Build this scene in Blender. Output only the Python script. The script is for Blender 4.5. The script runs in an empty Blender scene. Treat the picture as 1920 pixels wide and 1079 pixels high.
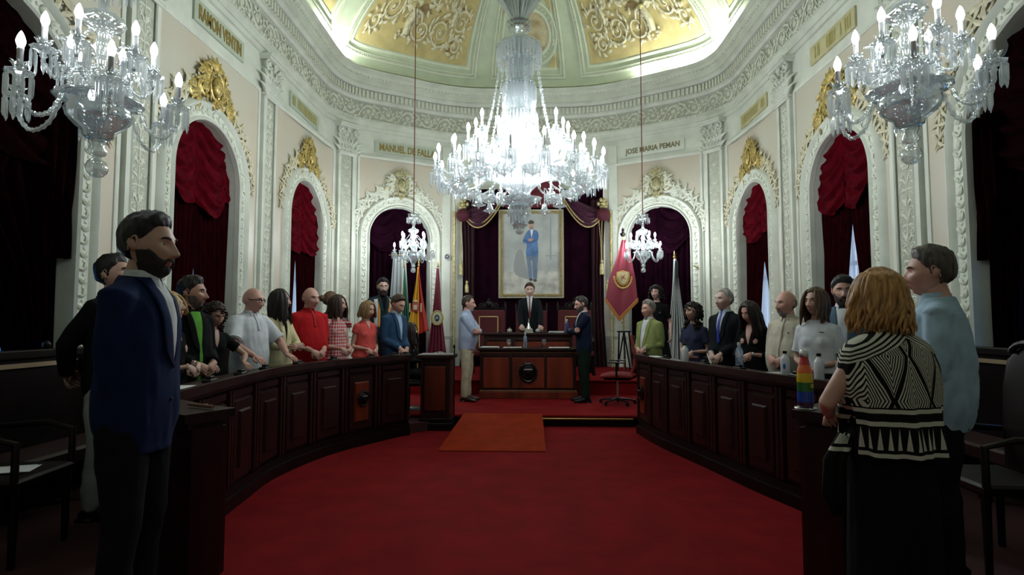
import bpy, math, random
from mathutils import Vector, Matrix, noise
from mathutils.bvhtree import BVHTree
from math import sin, cos, pi, sqrt, atan2, radians, exp
random.seed(7)
sc = bpy.context.scene
col = sc.collection

# ------------------------------------------------------------------ materials
MATS = {}
def mat(name, c, rough=.6, metal=0., var=0., vscale=6., bump=0., bscale=30., emit=0., spec=.5, sheen=0., coat=0., vcol=None, stretch=None):
    if name in MATS: return MATS[name]
    m = bpy.data.materials.new(name); m.use_nodes = True
    nt = m.node_tree; b = nt.nodes['Principled BSDF']
    b.inputs['Base Color'].default_value = (*c, 1)
    b.inputs['Roughness'].default_value = rough
    b.inputs['Metallic'].default_value = metal
    b.inputs['Specular IOR Level'].default_value = spec
    if sheen: b.inputs['Sheen Weight'].default_value = sheen
    if coat: b.inputs['Coat Weight'].default_value = coat; b.inputs['Coat Roughness'].default_value = .15
    if emit:
        b.inputs['Emission Color'].default_value = (*c, 1); b.inputs['Emission Strength'].default_value = emit
    if var or bump:
        tc = nt.nodes.new('ShaderNodeTexCoord'); mp = nt.nodes.new('ShaderNodeMapping')
        if stretch: mp.inputs['Scale'].default_value = stretch
        nt.links.new(tc.outputs['Object'], mp.inputs[0])
    if var:
        n = nt.nodes.new('ShaderNodeTexNoise'); n.inputs['Scale'].default_value = vscale; n.inputs['Detail'].default_value = 5
        nt.links.new(mp.outputs[0], n.inputs['Vector'])
        r = nt.nodes.new('ShaderNodeValToRGB')
        c2 = vcol or tuple(x*(1-var) for x in c); c1 = c if vcol else tuple(min(1, x*(1+var)) for x in c)
        r.color_ramp.elements[0].color = (*c2, 1); r.color_ramp.elements[1].color = (*c1, 1)
        r.color_ramp.elements[0].position = .35; r.color_ramp.elements[1].position = .65
        nt.links.new(n.outputs['Fac'], r.inputs[0]); nt.links.new(r.outputs[0], b.inputs['Base Color'])
    if bump:
        n2 = nt.nodes.new('ShaderNodeTexNoise'); n2.inputs['Scale'].default_value = bscale; n2.inputs['Detail'].default_value = 3
        nt.links.new(mp.outputs[0], n2.inputs['Vector'])
        bp = nt.nodes.new('ShaderNodeBump'); bp.inputs['Strength'].default_value = bump; bp.inputs['Distance'].default_value = .01
        nt.links.new(n2.outputs['Fac'], bp.inputs['Height']); nt.links.new(bp.outputs[0], b.inputs['Normal'])
    MATS[name] = m
    return m

plaster = mat('plaster_cream', (.64, .67, .585), .7, var=.08, vscale=3)
plaster_orn = mat('plaster_ornament', (.67, .69, .58), .6, var=.06, vscale=12)
orn_dark = mat('ornament_ground', (.44, .455, .37), .8, var=.1, vscale=9)
olive = mat('ornament_olive', (.40, .37, .20), .5, var=.4, vscale=22)
orn_warm = mat('ornament_warm', (.58, .54, .38), .55, var=.15, vscale=15)
gold = mat('gold_leaf', (.50, .38, .13), .42, .55, var=.5, vscale=30)
oldgold = mat('old_gold', (.42, .36, .17), .5, .3, var=.3, vscale=20)
marble = mat('pink_marble', (.575, .505, .40), .4, var=.3, vscale=1.3, vcol=(.56, .545, .45))
dado = mat('grey_marble', (.36, .39, .36), .35, var=.12, vscale=3)
greenpl = mat('green_plaster', (.52, .59, .43), .7, var=.06, vscale=4)
greenpl2 = mat('pale_green_plaster', (.64, .69, .53), .7, var=.05, vscale=4)
ochre = mat('ochre_panel', (.52, .43, .19), .75, var=.12, vscale=5)
relief = mat('relief_cream', (.64, .60, .42), .6, var=.15, vscale=18)
relief_sh = mat('relief_umber_shade', (.30, .21, .09), .7, var=.2, vscale=12)  # dark scrolls under the cream relief, its shade put into the colour
signgreen = mat('sign_green', (.44, .50, .40), .6)
carpet = mat('red_carpet', (.185, .0065, .009), .95, var=.13, vscale=3.5, bump=.4, bscale=220, spec=.1)
rampmat = mat('ramp_carpet', (.27, .026, .007), .95, var=.12, vscale=5, bump=.3, bscale=250, spec=.1)
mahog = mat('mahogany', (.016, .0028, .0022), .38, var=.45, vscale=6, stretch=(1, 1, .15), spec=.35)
mahog_lit = mat('mahogany_lit', (.11, .016, .006), .36, var=.5, vscale=5, stretch=(1, 1, .15), spec=.35)  # brighter red copy of mahogany; light on the panels put into the colour
darkwood = mat('dark_wood', (.0045, .0014, .0012), .4, var=.4, vscale=7, stretch=(1, 1, .2), spec=.22)
blk = mat('black_plastic', (.003, .003, .0035), .4, spec=.3)
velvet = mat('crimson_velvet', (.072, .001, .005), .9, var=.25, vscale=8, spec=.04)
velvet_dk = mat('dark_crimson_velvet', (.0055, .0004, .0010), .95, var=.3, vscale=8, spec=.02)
plum = mat('plum_velvet', (.010, .0016, .0058), .95, var=.25, vscale=5, spec=.02)
silver = mat('silver', (.75, .75, .74), .22, 1.)
steel = mat('brushed_steel', (.6, .6, .6), .35, 1.)
brass = mat('brass', (.6, .42, .15), .3, 1.)
paper = mat('paper', (.75, .76, .76), .7)
white = mat('white_paint', (.75, .76, .76), .4)

def glassy(name, tint, tr=.55, gl=.25, rough=.08, dif=.5):
    m = bpy.data.materials.new(name); m.use_nodes = True
    nt = m.node_tree; nt.nodes.clear()
    out = nt.nodes.new('ShaderNodeOutputMaterial')
    t = nt.nodes.new('ShaderNodeBsdfTransparent'); t.inputs[0].default_value = (*[.6+.4*x for x in tint], 1)
    g = nt.nodes.new('ShaderNodeBsdfGlossy'); g.inputs[0].default_value = (*tint, 1); g.inputs['Roughness'].default_value = rough
    d = nt.nodes.new('ShaderNodeBsdfTranslucent'); d.inputs[0].default_value = (*tint, 1)
    fr = nt.nodes.new('ShaderNodeLayerWeight'); fr.inputs[0].default_value = .35
    m1 = nt.nodes.new('ShaderNodeMixShader'); m1.inputs[0].default_value = dif
    nt.links.new(g.outputs[0], m1.inputs[1]); nt.links.new(d.outputs[0], m1.inputs[2])
    mr = nt.nodes.new('ShaderNodeMapRange'); mr.inputs[3].default_value = 1-tr; mr.inputs[4].default_value = min(1, 1-tr+gl)
    nt.links.new(fr.outputs['Facing'], mr.inputs[0])
    m2 = nt.nodes.new('ShaderNodeMixShader'); nt.links.new(mr.outputs[0], m2.inputs[0])
    nt.links.new(t.outputs[0], m2.inputs[1]); nt.links.new(m1.outputs[0], m2.inputs[2])
    nt.links.new(m2.outputs[0], out.inputs[0]); MATS[name] = m
    return m
crystal = glassy('cut_crystal', (.90, .95, .96), .58, .38, .06, .22)
crystal_d = glassy('thick_crystal', (.72, .78, .80), .42, .5, .1, .25)
drops = glassy('crystal_drops', (.92, .96, .98), .50, .4, .10, .42)
sheer = glassy('sheer_white', (.90, .93, .98), .45, .3, .8, .9)
sheer_b = glassy('sheer_blue', (.55, .80, .98), .6, .2, .8, .9)
clearg = glassy('clear_glass', (.9, .95, .97), .8, .18, .04, .1)
def emitter(name, c, s):
    m = bpy.data.materials.new(name); m.use_nodes = True; nt = m.node_tree; nt.nodes.clear()
    o = nt.nodes.new('ShaderNodeOutputMaterial'); e = nt.nodes.new('ShaderNodeEmission')
    e.inputs[0].default_value = (*c, 1); e.inputs[1].default_value = s
    nt.links.new(e.outputs[0], o.inputs[0]); MATS[name] = m; return m

# ------------------------------------------------------------------ mesh builder
class MB:
    def __init__(s): s.v = []; s.f = []; s.m = []
    def add(s, vs, fs, mi=0):
        b = len(s.v); s.v.extend([tuple(p) for p in vs]); s.f.extend([tuple(i+b for i in f) for f in fs]); s.m.extend([mi]*len(fs))
        return s
    def box(s, x0, x1, y0, y1, z0, z1, mi=0):
        return s.add([(x0,y0,z0),(x1,y0,z0),(x1,y1,z0),(x0,y1,z0),(x0,y0,z1),(x1,y0,z1),(x1,y1,z1),(x0,y1,z1)],
                     [(0,3,2,1),(4,5,6,7),(0,1,5,4),(1,2,6,5),(2,3,7,6),(3,0,4,7)], mi)
    def bbox(s, x0, x1, y0, y1, z0, z1, b=.01, mi=0):          # bevelled box
        vs = []
        for z, i in ((z0, b), (z0+b, 0), (z1-b, 0), (z1, b)):
            vs += [(x0+i+(b if not i else 0)*0, y0+i, z), (x1-i, y0+i, z), (x1-i, y1-i, z), (x0+i, y1-i, z)]
        fs = [(3,2,1,0), (12,13,14,15)]
        for k in range(3):
            for j in range(4): fs.append((k*4+j, k*4+(j+1)%4, k*4+4+(j+1)%4, k*4+4+j))
        return s.add(vs, fs, mi)
    def obox(s, c, ux, uy, uz, mi=0):
        c = Vector(c); ux = Vector(ux); uy = Vector(uy); uz = Vector(uz)
        vs = [c+ux*a+uy*b+uz*d for d in (-1, 1) for a, b in ((-1,-1),(1,-1),(1,1),(-1,1))]
        return s.add(vs, [(0,3,2,1),(4,5,6,7),(0,1,5,4),(1,2,6,5),(2,3,7,6),(3,0,4,7)], mi)
    def tube(s, pts, rad, n=8, cap=True, mi=0, up=None, closed=False, pw=2.0):
        pts = [Vector(p) for p in pts]; N = len(pts)
        if not isinstance(rad, (list, tuple)) : rad = [rad]*N
        if isinstance(rad, tuple) and len(rad) == 2 and N != 2: rad = [rad]*N
        vs = []; fs = []
        T0 = (pts[1]-pts[0]).normalized()
        ref = Vector(up) if up is not None else (Vector((0,0,1)) if abs(T0.z) < .9 else Vector((0,1,0)))
        A = (ref - T0*ref.dot(T0)); A = A.normalized() if A.length > 1e-6 else T0.orthogonal().normalized()
        for i in range(N):
            if closed: T = pts[(i+1) % N]-pts[i-1]
            else: T = pts[min(i+1, N-1)]-pts[max(i-1, 0)]
            T = T.normalized() if T.length > 1e-9 else T0
            A = A - T*A.dot(T); A = A.normalized() if A.length > 1e-6 else T.orthogonal().normalized()
            B = T.cross(A); r = rad[i]; ra, rb = (r if isinstance(r, (tuple, list)) else (r, r))
            for k in range(n):
                a = 2*pi*k/n; ca, sa = cos(a), sin(a)
                if pw != 2.0: ca = math.copysign(abs(ca)**(2/pw), ca); sa = math.copysign(abs(sa)**(2/pw), sa)
                vs.append(pts[i]+A*(ca*ra)+B*(sa*rb))
        for i in range(N if closed else N-1):
            j = (i+1) % N
            for k in range(n): fs.append((i*n+k, i*n+(k+1)%n, j*n+(k+1)%n, j*n+k))
        if cap and not closed: fs.append(tuple(range(n-1, -1, -1))); fs.append(tuple((N-1)*n+k for k in range(n)))
        return s.add(vs, fs, mi)
    def lathe(s, prof, c=(0,0,0), n=24, mi=0, fl=0., nf=0, cap=True):   # prof: (r,z); fl: flute depth, nf: number of flutes
        vs = []; fs = []; N = len(prof)
        for r, z in prof:
            for k in range(n):
                a = 2*pi*k/n; rr = r*(1+fl*cos(a*nf)) if fl else r
                vs.append((c[0]+rr*cos(a), c[1]+rr*sin(a), c[2]+z))
        for i in range(N-1):
            for k in range(n): fs.append((i*n+k, i*n+(k+1)%n, (i+1)*n+(k+1)%n, (i+1)*n+k))
        if cap: fs.append(tuple(range(n-1, -1, -1))); fs.append(tuple((N-1)*n+k for k in range(n)))
        return s.add(vs, fs, mi)
    def ell(s, c, r, nu=12, nv=8, mi=0, M=None):
        vs = []; fs = []
        if not isinstance(r, (tuple, list)): r = (r, r, r)
        for j in range(1, nv):
            t = pi*j/nv
            for i in range(nu):
                a = 2*pi*i/nu; vs.append(Vector((r[0]*sin(t)*cos(a), r[1]*sin(t)*sin(a), r[2]*cos(t))))
        vs += [Vector((0,0,r[2])), Vector((0,0,-r[2]))]; T = len(vs)-2
        for j in range(nv-2):
            for i in range(nu): fs.append((j*nu+i, (j+1)*nu+i, (j+1)*nu+(i+1)%nu, j*nu+(i+1)%nu))
        for i in range(nu): fs.append((T, i, (i+1)%nu)); fs.append((T+1, (nv-2)*nu+(i+1)%nu, (nv-2)*nu+i))
        if M: vs = [M @ v for v in vs]
        return s.add([v+Vector(c) for v in vs], fs, mi)
    def grid(s, f, nu, nv, mi=0, closeu=False):
        vs = [f(i/nu if not closeu else i/nu, j/nv) for j in range(nv+1) for i in range(nu+(0 if closeu else 1))]
        w = nu if closeu else nu+1; fs = []
        for j in range(nv):
            for i in range(nu): fs.append((j*w+i, j*w+(i+1)%w, (j+1)*w+(i+1)%w, (j+1)*w+i))
        return s.add(vs, fs, mi)
    def slab(s, poly, z0, z1, mi=0):
        n = len(poly)
        return s.add([(x,y,z0) for x,y in poly]+[(x,y,z1) for x,y in poly],
            [tuple(range(n-1,-1,-1)), tuple(range(n,2*n))]+[(i,(i+1)%n,n+(i+1)%n,n+i) for i in range(n)], mi)
    def map(s, f): s.v = [tuple(f(*p)) for p in s.v]; return s
    def mat4(s, M): s.v = [tuple(M @ Vector(p)) for p in s.v]; return s
    def join(s, o, M=None, mi=None):
        vs = [M @ Vector(p) for p in o.v] if M else o.v
        b = len(s.v); s.v.extend([tuple(p) for p in vs]); s.f.extend([tuple(i+b for i in f) for f in o.f]); s.m.extend(o.m if mi is None else [mi]*len(o.f)); return s
    def mesh(s, name, mats, smooth=True):
        me = bpy.data.meshes.new(name); me.from_pydata(s.v, [], s.f)
        if not isinstance(mats, (list, tuple)): mats = [mats]
        for m in mats: me.materials.append(m)
        me.polygons.foreach_set('material_index', s.m)
        me.polygons.foreach_set('use_smooth', [bool(smooth)]*len(s.f))
        me.update(); return me
    def build(s, name, mats, parent=None, smooth=True, sharp=True, **kw):
        me = s.mesh(name, mats, smooth)
        if smooth and sharp:
            try: me.set_sharp_from_angle(angle=radians(42))
            except Exception: pass
        o = bpy.data.objects.new(name, me); col.objects.link(o)
        if parent is not None: o.parent = parent
        return tag(o, **kw)
def tag(o, label=None, cat=None, group=None, kind=None):
    if label: o['label'] = label
    if cat: o['category'] = cat
    if group: o['group'] = group
    if kind: o['kind'] = kind
    return o
def empty(name, loc, rz=0., **kw):
    o = bpy.data.objects.new(name, None); col.objects.link(o); o.location = loc; o.rotation_euler = (0, 0, rz); o.empty_display_size = .1
    return tag(o, **kw)
def kids(o): return [c for c in bpy.data.objects if c.parent == o]
def copy_tree(o, parent=None, tree=None):
    c = o.copy(); col.objects.link(c)
    c.parent = parent
    for ch in (tree or {}).get(o.name, []): copy_tree(ch, c, tree)
    return c
def make_tree(o):
    t = {}
    for x in list(bpy.data.objects):
        if x.parent: t.setdefault(x.parent.name, []).append(x)
    return t
def Tr(x=0, y=0, z=0, rz=0, sc_=1, rx=0, ry=0):
    return Matrix.Translation((x, y, z)) @ Matrix.Rotation(rz, 4, 'Z') @ Matrix.Rotation(rx, 4, 'X') @ Matrix.Rotation(ry, 4, 'Y') @ Matrix.Scale(sc_, 4)
def lerp(a, b, t): return a+(b-a)*t
def interp(tab, x):                       # piecewise-linear with smoothstep-free; tab: [(x, y)]
    if x <= tab[0][0]: return tab[0][1]
    for (a, p), (b, q) in zip(tab, tab[1:]):
        if x <= b: return p+(q-p)*(x-a)/(b-a)
    return tab[-1][1]
def sstep(a, b, x):
    t = max(0, min(1, (x-a)/(b-a))); return t*t*(3-2*t)
def catmull(pts, n=8):
    out = []; P = [Vector(p) for p in pts]
    for i in range(len(P)-1):
        p0 = P[max(i-1, 0)]; p1 = P[i]; p2 = P[i+1]; p3 = P[min(i+2, len(P)-1)]
        for k in range(n):
            t = k/n; out.append(.5*((2*p1)+(p2-p0)*t+(2*p0-5*p1+4*p2-p3)*t*t+(3*p1-p0-3*p2+p3)*t**3))
    out.append(P[-1]); return out

# ------------------------------------------------------------------ room plan: a long hall that ends in a rounded apse
XC = .10
half = catmull([(0,13.32), (.9,13.31), (1.6,13.22), (2.25,12.98), (2.9,12.60), (3.55,12.22), (3.95,11.88), (4.17,11.45), (4.25,11.0), (4.25,10.0)], 8)
half += [Vector((4.25, v)) for v in [9.5-.5*k for k in range(25)]]
SL = [0.]
for a, b in zip(half, half[1:]): SL.append(SL[-1]+(b-a).length)
def Wp(s):
    a = abs(s); lo, hi = 0, len(SL)-1
    if a >= SL[-1]: k = len(SL)-2
    else:
        while hi-lo > 1:
            mid = (lo+hi)//2
            if SL[mid] <= a: lo = mid
            else: hi = mid
        k = lo
    t = (a-SL[k])/(SL[k+1]-SL[k]); p = half[k].lerp(half[k+1], t)
    def nrm(i):
        i0 = max(i-1, 0); i1 = min(i+1, len(half)-1); T = half[i1]-half[i0]
        if i == 0: T = Vector((1, 0))
        return Vector((T.y, -T.x)).normalized()
    n = nrm(k).lerp(nrm(k+1), t).normalized()
    sg = 1 if s >= 0 else -1
    return XC+sg*p.x, p.y, sg*n.x, n.y
def P(s, z, d=0.):
    x, y, nx, ny = Wp(s); return (x+nx*d, y+ny*d, z)
def s_of_v(v):                          # arclength of the straight side wall at depth v
    return SL[-1]+(half[-1].y-v) if v < half[-1].y else next(SL[i]+(half[i].y-v) for i in range(len(half)-1) if half[i].y >= v > half[i+1].y)
def s_of_x(dx):
    for i in range(len(half)-1):
        if half[i].x <= dx <= half[i+1].x: return SL[i]+(SL[i+1]-SL[i])*(dx-half[i].x)/(half[i+1].x-half[i].x)
SEND = s_of_v(-2.4)
# openings: (s centre, half width, spring height)
OP = []
for sg, v0, v1, sp in ((-1,3.05,5.05,3.2),(-1,6.44,7.94,3.36),(-1,9.69,11.2,3.38),(1,3.4,5.42,3.2),(1,6.95,8.41,3.36),(1,9.87,11.27,3.38)):
    a, b = s_of_v(v1), s_of_v(v0); OP.append((sg*(a+b)/2, (b-a)/2, sp))
SA = s_of_x(2.92)
OP += [(-SA, .71, 3.35), (SA, .71, 3.35)]
def arch_z(s):
    for c, r, sp in OP:
        if abs(s-c) < r-1e-6: return sp+sqrt(r*r-(s-c)**2)
    return None
def ssamples(s0, s1, step=.12):
    S = set(); n = max(1, int((s1-s0)/step))
    for i in range(n+1): S.add(round(s0+(s1-s0)*i/n, 4))
    for c, r, sp in OP:
        if c+r > s0 and c-r < s1:
            for i in range(25):
                x = c-r*cos(pi*i/24)
                if s0 <= x <= s1: S.add(round(x, 4))
            for x in (c-r-.0005, c+r+.0005):
                if s0 <= x <= s1: S.add(round(x, 4))
    return sorted(S)
def wallstrip(mb, s0, s1, z0, z1, d, mi=0, grow=0., step=.12, edge=0.):
    """wall surface between two heights with the arched openings left out (grow: how far outside the opening it stops)"""
    S = ssamples(s0, s1, step)
    if grow:
        for c, r, sp in OP:
            R = r+grow
            for i in range(25):
                x = c-R*cos(pi*i/24)
                if s0 <= x <= s1: S.append(x)
            S += [x for x in (c-R-.0005, c+R+.0005) if s0 <= x <= s1]
        S = sorted(set(round(x, 4) for x in S))
    def az(s):
        for c, r, sp in OP:
            if abs(s-c) < r+grow-1e-6: return sp+sqrt(max(0, (r+grow)**2-(s-c)**2))
        return None
    for a, b in zip(S, S[1:]):
        m = az((a+b)/2)
        if m is None: za = zb = z0
        else:
            za = az(a) or min(c[2] for c in OP if abs((a+b)/2-c[0]) < c[1]+grow); zb = az(b) or min(c[2] for c in OP if abs((a+b)/2-c[0]) < c[1]+grow)
        za = max(z0, min(z1, za)); zb = max(z0, min(z1, zb))
        if za >= z1 and zb >= z1: continue
        mb.add([P(a, za, d), P(b, zb, d), P(b, z1, d), P(a, z1, d)], [(3, 2, 1, 0)], mi)
        if edge: mb.add([P(a, z1, d), P(b, z1, d), P(b, z1, d-edge), P(a, z1, d-edge), P(a, za, d), P(b, zb, d), P(b, zb, d-edge), P(a, za, d-edge)], [(0,1,2,3), (7,6,5,4)], mi)
    return mb
def reveal(mb, c, r, sp, depth, z0=.0, d=0., mi=0):
    pts = [(c-r, z0), (c-r, sp)]+[(c-r*cos(pi*i/24), sp+r*sin(pi*i/24)) for i in range(1, 24)]+[(c+r, sp), (c+r, z0)]
    for (a, za), (b, zb) in zip(pts, pts[1:]):
        mb.add([P(a, za, d), P(b, zb, d), P(b, zb, -depth), P(a, za, -depth)], [(0, 1, 2, 3)], mi)
WMAT = [plaster]
for nm, s0, s1 in (('wall_left', -SEND, -4.6), ('wall_apse', -4.6, 4.6), ('wall_right', 4.6, SEND)):
    mb = MB(); wallstrip(mb, s0, s1, 0, 6.7, 0)
    for c, r, sp in OP:
        if s0 < c < s1: reveal(mb, c, r, sp, .45)
    mb.build(nm, WMAT, smooth=False, kind='structure')
MB().add([P(-SEND,0,0), P(SEND,0,0), P(SEND,6.7,0), P(-SEND,6.7,0)], [(0,1,2,3)]).build('wall_rear', [plaster], kind='structure')
# wall backs behind the openings
# sweeps along the wall: profile [(z, d)...]
def wsweep(mb, prof, s0, s1, step=.15, mi=0, openp=True):
    S = ssamples(s0, s1, step) if False else [s0+(s1-s0)*i/max(1, int((s1-s0)/step)) for i in range(max(1, int((s1-s0)/step))+1)]
    n = len(prof); vs = [P(s, z, d) for s in S for z, d in prof]; fs = []
    for i in range(len(S)-1):
        for k in range(n-1): fs.append((i*n+k, (i+1)*n+k, (i+1)*n+k+1, i*n+k+1))
    mb.add(vs, fs, mi); return mb
def psweep(mb, path, prof, mi=0, close=False):
    """moulding along a path [(s,z)] on the wall; prof: [(o, d)] with o the offset to the left of the path"""
    N = len(path); n = len(prof); vs = []; fs = []
    for i in range(N):
        a = path[i-1] if (i or close) else path[0]; b = path[(i+1) % N] if (i < N-1 or close) else path[-1]
        p = path[i]; t1 = Vector((p[0]-a[0], p[1]-a[1])); t2 = Vector((b[0]-p[0], b[1]-p[1]))
        t1 = t1.normalized() if t1.length > 1e-7 else t2.normalized(); t2 = t2.normalized() if t2.length > 1e-7 else t1
        T = (t1+t2).normalized(); k = 1/max(.5, T.dot(t1)); N_ = Vector((-T.y, T.x))*k
        for o, d in prof: vs.append(P(p[0]+N_.x*o, p[1]+N_.y*o, d))
    for i in range(N if close else N-1):
        j = (i+1) % N
        for k in range(n-1): fs.append((i*n+k, j*n+k, j*n+k+1, i*n+k+1))
    mb.add(vs, fs, mi); return mb

# ------------------------------------------------------------------ entablature
TN = [0]
def trim(mb, mats, **kw):
    TN[0] += 1; return mb.build('trim_%d' % TN[0], mats, kind='structure', **kw)
cor = MB()
CP = [(5.72,0),(5.72,.05),(5.80,.05),(5.80,.08),(5.88,.08),(5.90,.12),(5.95,.12),(5.95,.06),(6.33,.06),(6.33,.12),(6.38,.15),(6.38,.17),(6.56,.17),(6.56,.26),(6.60,.30),(6.64,.30),(6.64,.34),
      (6.76,.34),(6.80,.40),(6.84,.42),(6.90,.42),(6.92,.46),(6.94,.46),(6.94,.20),(6.70,.18)]
wsweep(cor, CP, -SEND, SEND, .12)
trim(cor, [plaster], smooth=False)
fg_ = MB(); wsweep(fg_, [(5.955,.061),(6.325,.061)], -SEND, SEND, .12); trim(fg_, [orn_dark])
# ornament units (flat, in metres: a along, b up, c out)
def spiral(mb, cx, cz, r, turns, a0, sgn, th, c0=0., n=22, taper=.35, sides=5, mi=0):
    pts = []; rad = []
    for i in range(n+1):
        t = i/n; rr = r*(1-.86*t); a = a0+sgn*turns*2*pi*t
        pts.append((cx+rr*cos(a), cz+rr*sin(a), c0)); rad.append(th*(1-(1-taper)*t))
    mb.tube(pts, rad, sides, mi=mi, up=(0,0,1)); mb.ell((cx, cz, c0), (th*1.5, th*1.5, th*1.1), 6, 4, mi)
def leaf(mb, x, z, ang, L, w, c0=0., h=None, mi=0, curl=.3):
    h = h or w*.6; pts = []; rad = []
    for i in range(6):
        t = i/5; a = ang+curl*t*1.6
        pts.append((x+cos(ang+curl*t)*L*t, z+sin(ang+curl*t)*L*t, c0+h*.5*sin(pi*t))); rad.append((h*(.15+.85*sin(pi*min(1, t+.12))), w*(.12+.88*sin(pi*min(1, .1+t*.9)))))
    mb.tube(pts, rad, 5, mi=mi, up=(0,0,1))
def rosette(mb, x, z, r, c0=0., n=6, mi=0):
    for k in range(n):
        a = 2*pi*k/n; mb.ell((x+cos(a)*r*.6, z+sin(a)*r*.6, c0), (r*.42, r*.42, r*.3), 6, 4, mi)
    mb.ell((x, z, c0+r*.12), (r*.33, r*.33, r*.33), 6, 4, mi)
def wmap(mb, s0, z0, d, scale=1., flip=1):
    return mb.map(lambda a, b, c: P(s0+flip*a*scale, z0+b*scale, d+c*scale))
fr = MB(); unit = .46; n = int(2*(SEND-4.)/unit); S0 = -(SEND-4.)
for i in range(n):
    s = S0+(i+.5)*unit; up = 1 if i % 2 else -1
    u = MB()
    spiral(u, 0, 0, .135, 1.35, pi*.9*up, -up, .019)
    pts = [(-.23, -.10*up, 0), (-.18, -.02*up, 0), (-.13, .07*up, 0), (-.05, .13*up, 0), (.05, .14*up, 0), (.14, .06*up, 0), (.19, -.04*up, 0), (.23, -.1*up, 0)]
    u.tube(pts, .014, 5, up=(0,0,1))
    for (x, z, a, L) in ((-.15,.06,2.2,.10),(.10,.12,.9,.10),(.18,0,.1,.09),(-.2,-.08,-2.4,.10),(.02,-.13,-1.2,.08),(-.08,-.11,-2.2,.08)):
        leaf(u, x, z*up, a*up, L, .022, mi=0)
    for q in range(8):
        a = q*.8; leaf(u, .11*cos(a), .11*sin(a), a+1.2, .075, .020)
    for (x, z, a, L) in ((-.2,.10,.4,.10),(.2,.12,2.6,.10),(.2,-.13,2.2,.09),(-.12,-.15,.3,.09)): leaf(u, x, z*up, a*up, L, .022)
    rosette(u, 0, 0, .05)
    wmap(u, s, 6.14, .07); fr.join(u)
for m_ in (6.335, 5.945):
    pass
trim(fr, [plaster_orn])
dn = MB(); k = -SEND+4
while k < SEND-4:                                       # dentils and egg beads
    for a, b, z0, z1, d0, d1 in ((0, .055, 6.40, 6.545, .165, .225),):
        dn.add([P(k+a,z0,d0),P(k+b,z0,d0),P(k+b,z1,d0),P(k+a,z1,d0),P(k+a,z0,d1),P(k+b,z0,d1),P(k+b,z1,d1),P(k+a,z1,d1)],
               [(4,5,6,7),(0,4,7,3),(1,2,6,5),(0,1,5,4)])
    k += .10
k = -SEND+4
while k < SEND-4:
    u = MB(); u.ell((0, 0, 0), (.034, .05, .03), 6, 4); leaf(u, .045, -.04, pi/2, .08, .010); wmap(u, k, 6.80, .375); dn.join(u); k += .09
k = -SEND+4
while k < SEND-4:
    u = MB(); u.ell((0,0,0), (.026,.02,.02), 5, 4); wmap(u, k, 5.92, .125); dn.join(u); k += .075
trim(dn, [plaster_orn])

# ------------------------------------------------------------------ vault
def V(s, th, d=0.):
    """point on the coved vault; s along the wall, th 0..90 degrees up the cove, d metres inward (below the surface)"""
    def q(s, th):
        x, y, nx, ny = Wp(s); x += nx*.2; y += ny*.2
        k = .78*(1-cos(radians(th))); cx, cy = XC, min(y, 9.7)
        return Vector((x+(cx-x)*k, y+(cy-y)*k, 6.70+2.35*sin(radians(th))))
    p = q(s, th)
    if d:
        e = q(s+.02, th)-q(s-.02, th); f = q(s, min(89.9, th+.5))-q(s, th-.5); N = e.cross(f).normalized()
        ref = Vector((XC, min(p.y, 9.7), 4))-p
        if N.dot(ref) < 0: N = -N
        p = p+N*d
    return p
def vstrip(mb, s0, s1, t0, t1, d, mi=0, step=.2, nt=10, edge=.03):
    ns = max(2, int((s1-s0)/step)); mb.grid(lambda u, v: V(lerp(s0, s1, u), lerp(t0, t1, v), d), ns, nt, mi)
    if edge:
        for a, b, fu in ((0, 1, lambda u, e: V(lerp(s0, s1, u), t0, d-edge*e)), (0, 1, lambda u, e: V(lerp(s0, s1, u), t1, d-edge*e)), (0, 1, lambda u, e: V(s0, lerp(t0, t1, u), d-edge*e)), (0, 1, lambda u, e: V(s1, lerp(t0, t1, u), d-edge*e))):
            mb.grid(lambda u, v: fu(u, v), ns, 1, mi)
def vframe(mb, s0, s1, t0, t1, w, prof, mi=0, n=30):
    """moulding around a panel of the vault"""
    path = [(lerp(s0, s1, i/n), t0) for i in range(n)]+[(s1, lerp(t0, t1, i/n)) for i in range(n)]+[(lerp(s1, s0, i/n), t1) for i in range(n)]+[(s0, lerp(t1, t0, i/n)) for i in range(n)]
    cs, ct = (s0+s1)/2, (t0+t1)/2; R = 2.35*pi/180
    m = len(prof); vs = []; fs = []; N = len(path)
    for (s, t) in path:
        fs_ = 1 if s >= cs else -1; ft = 1 if t >= ct else -1
        es = 1 if abs(s-s0) < 1e-6 or abs(s-s1) < 1e-6 else max(0, 0)
        et = 1 if abs(t-t0) < 1e-6 or abs(t-t1) < 1e-6 else 0
        for o, d in prof:
            vs.append(V(s-fs_*o*es, t-ft*(o/R)*et, d))
    for i in range(N):
        j = (i+1) % N
        for k in range(m-1): fs.append((i*m+k, j*m+k, j*m+k+1, i*m+k+1))
    mb.add(vs, fs, mi)
SV = s_of_v(1.0)
vb = MB(); vb.grid(lambda u, v: V(lerp(-SEND, SEND, u), 90*v, 0), int(2*SEND/.3), 16)
cap = [V(lerp(-SEND, SEND, i/60), 90, 0) for i in range(61)]; vb.add(cap, [tuple(range(61))])
vb.add([V(-SEND, 90*i/10) for i in range(11)]+[V(SEND, 90-90*i/10) for i in range(11)], [tuple(range(22))])
vb.build('ceiling', [greenpl], kind='structure')
PROF = [(0,0),(0,.03),(.03,.05),(.05,.05),(.05,.025),(.09,.025),(.09,.05),(.12,.045),(.13,0)]
pan = MB(); och = MB(); bead = MB()
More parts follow.
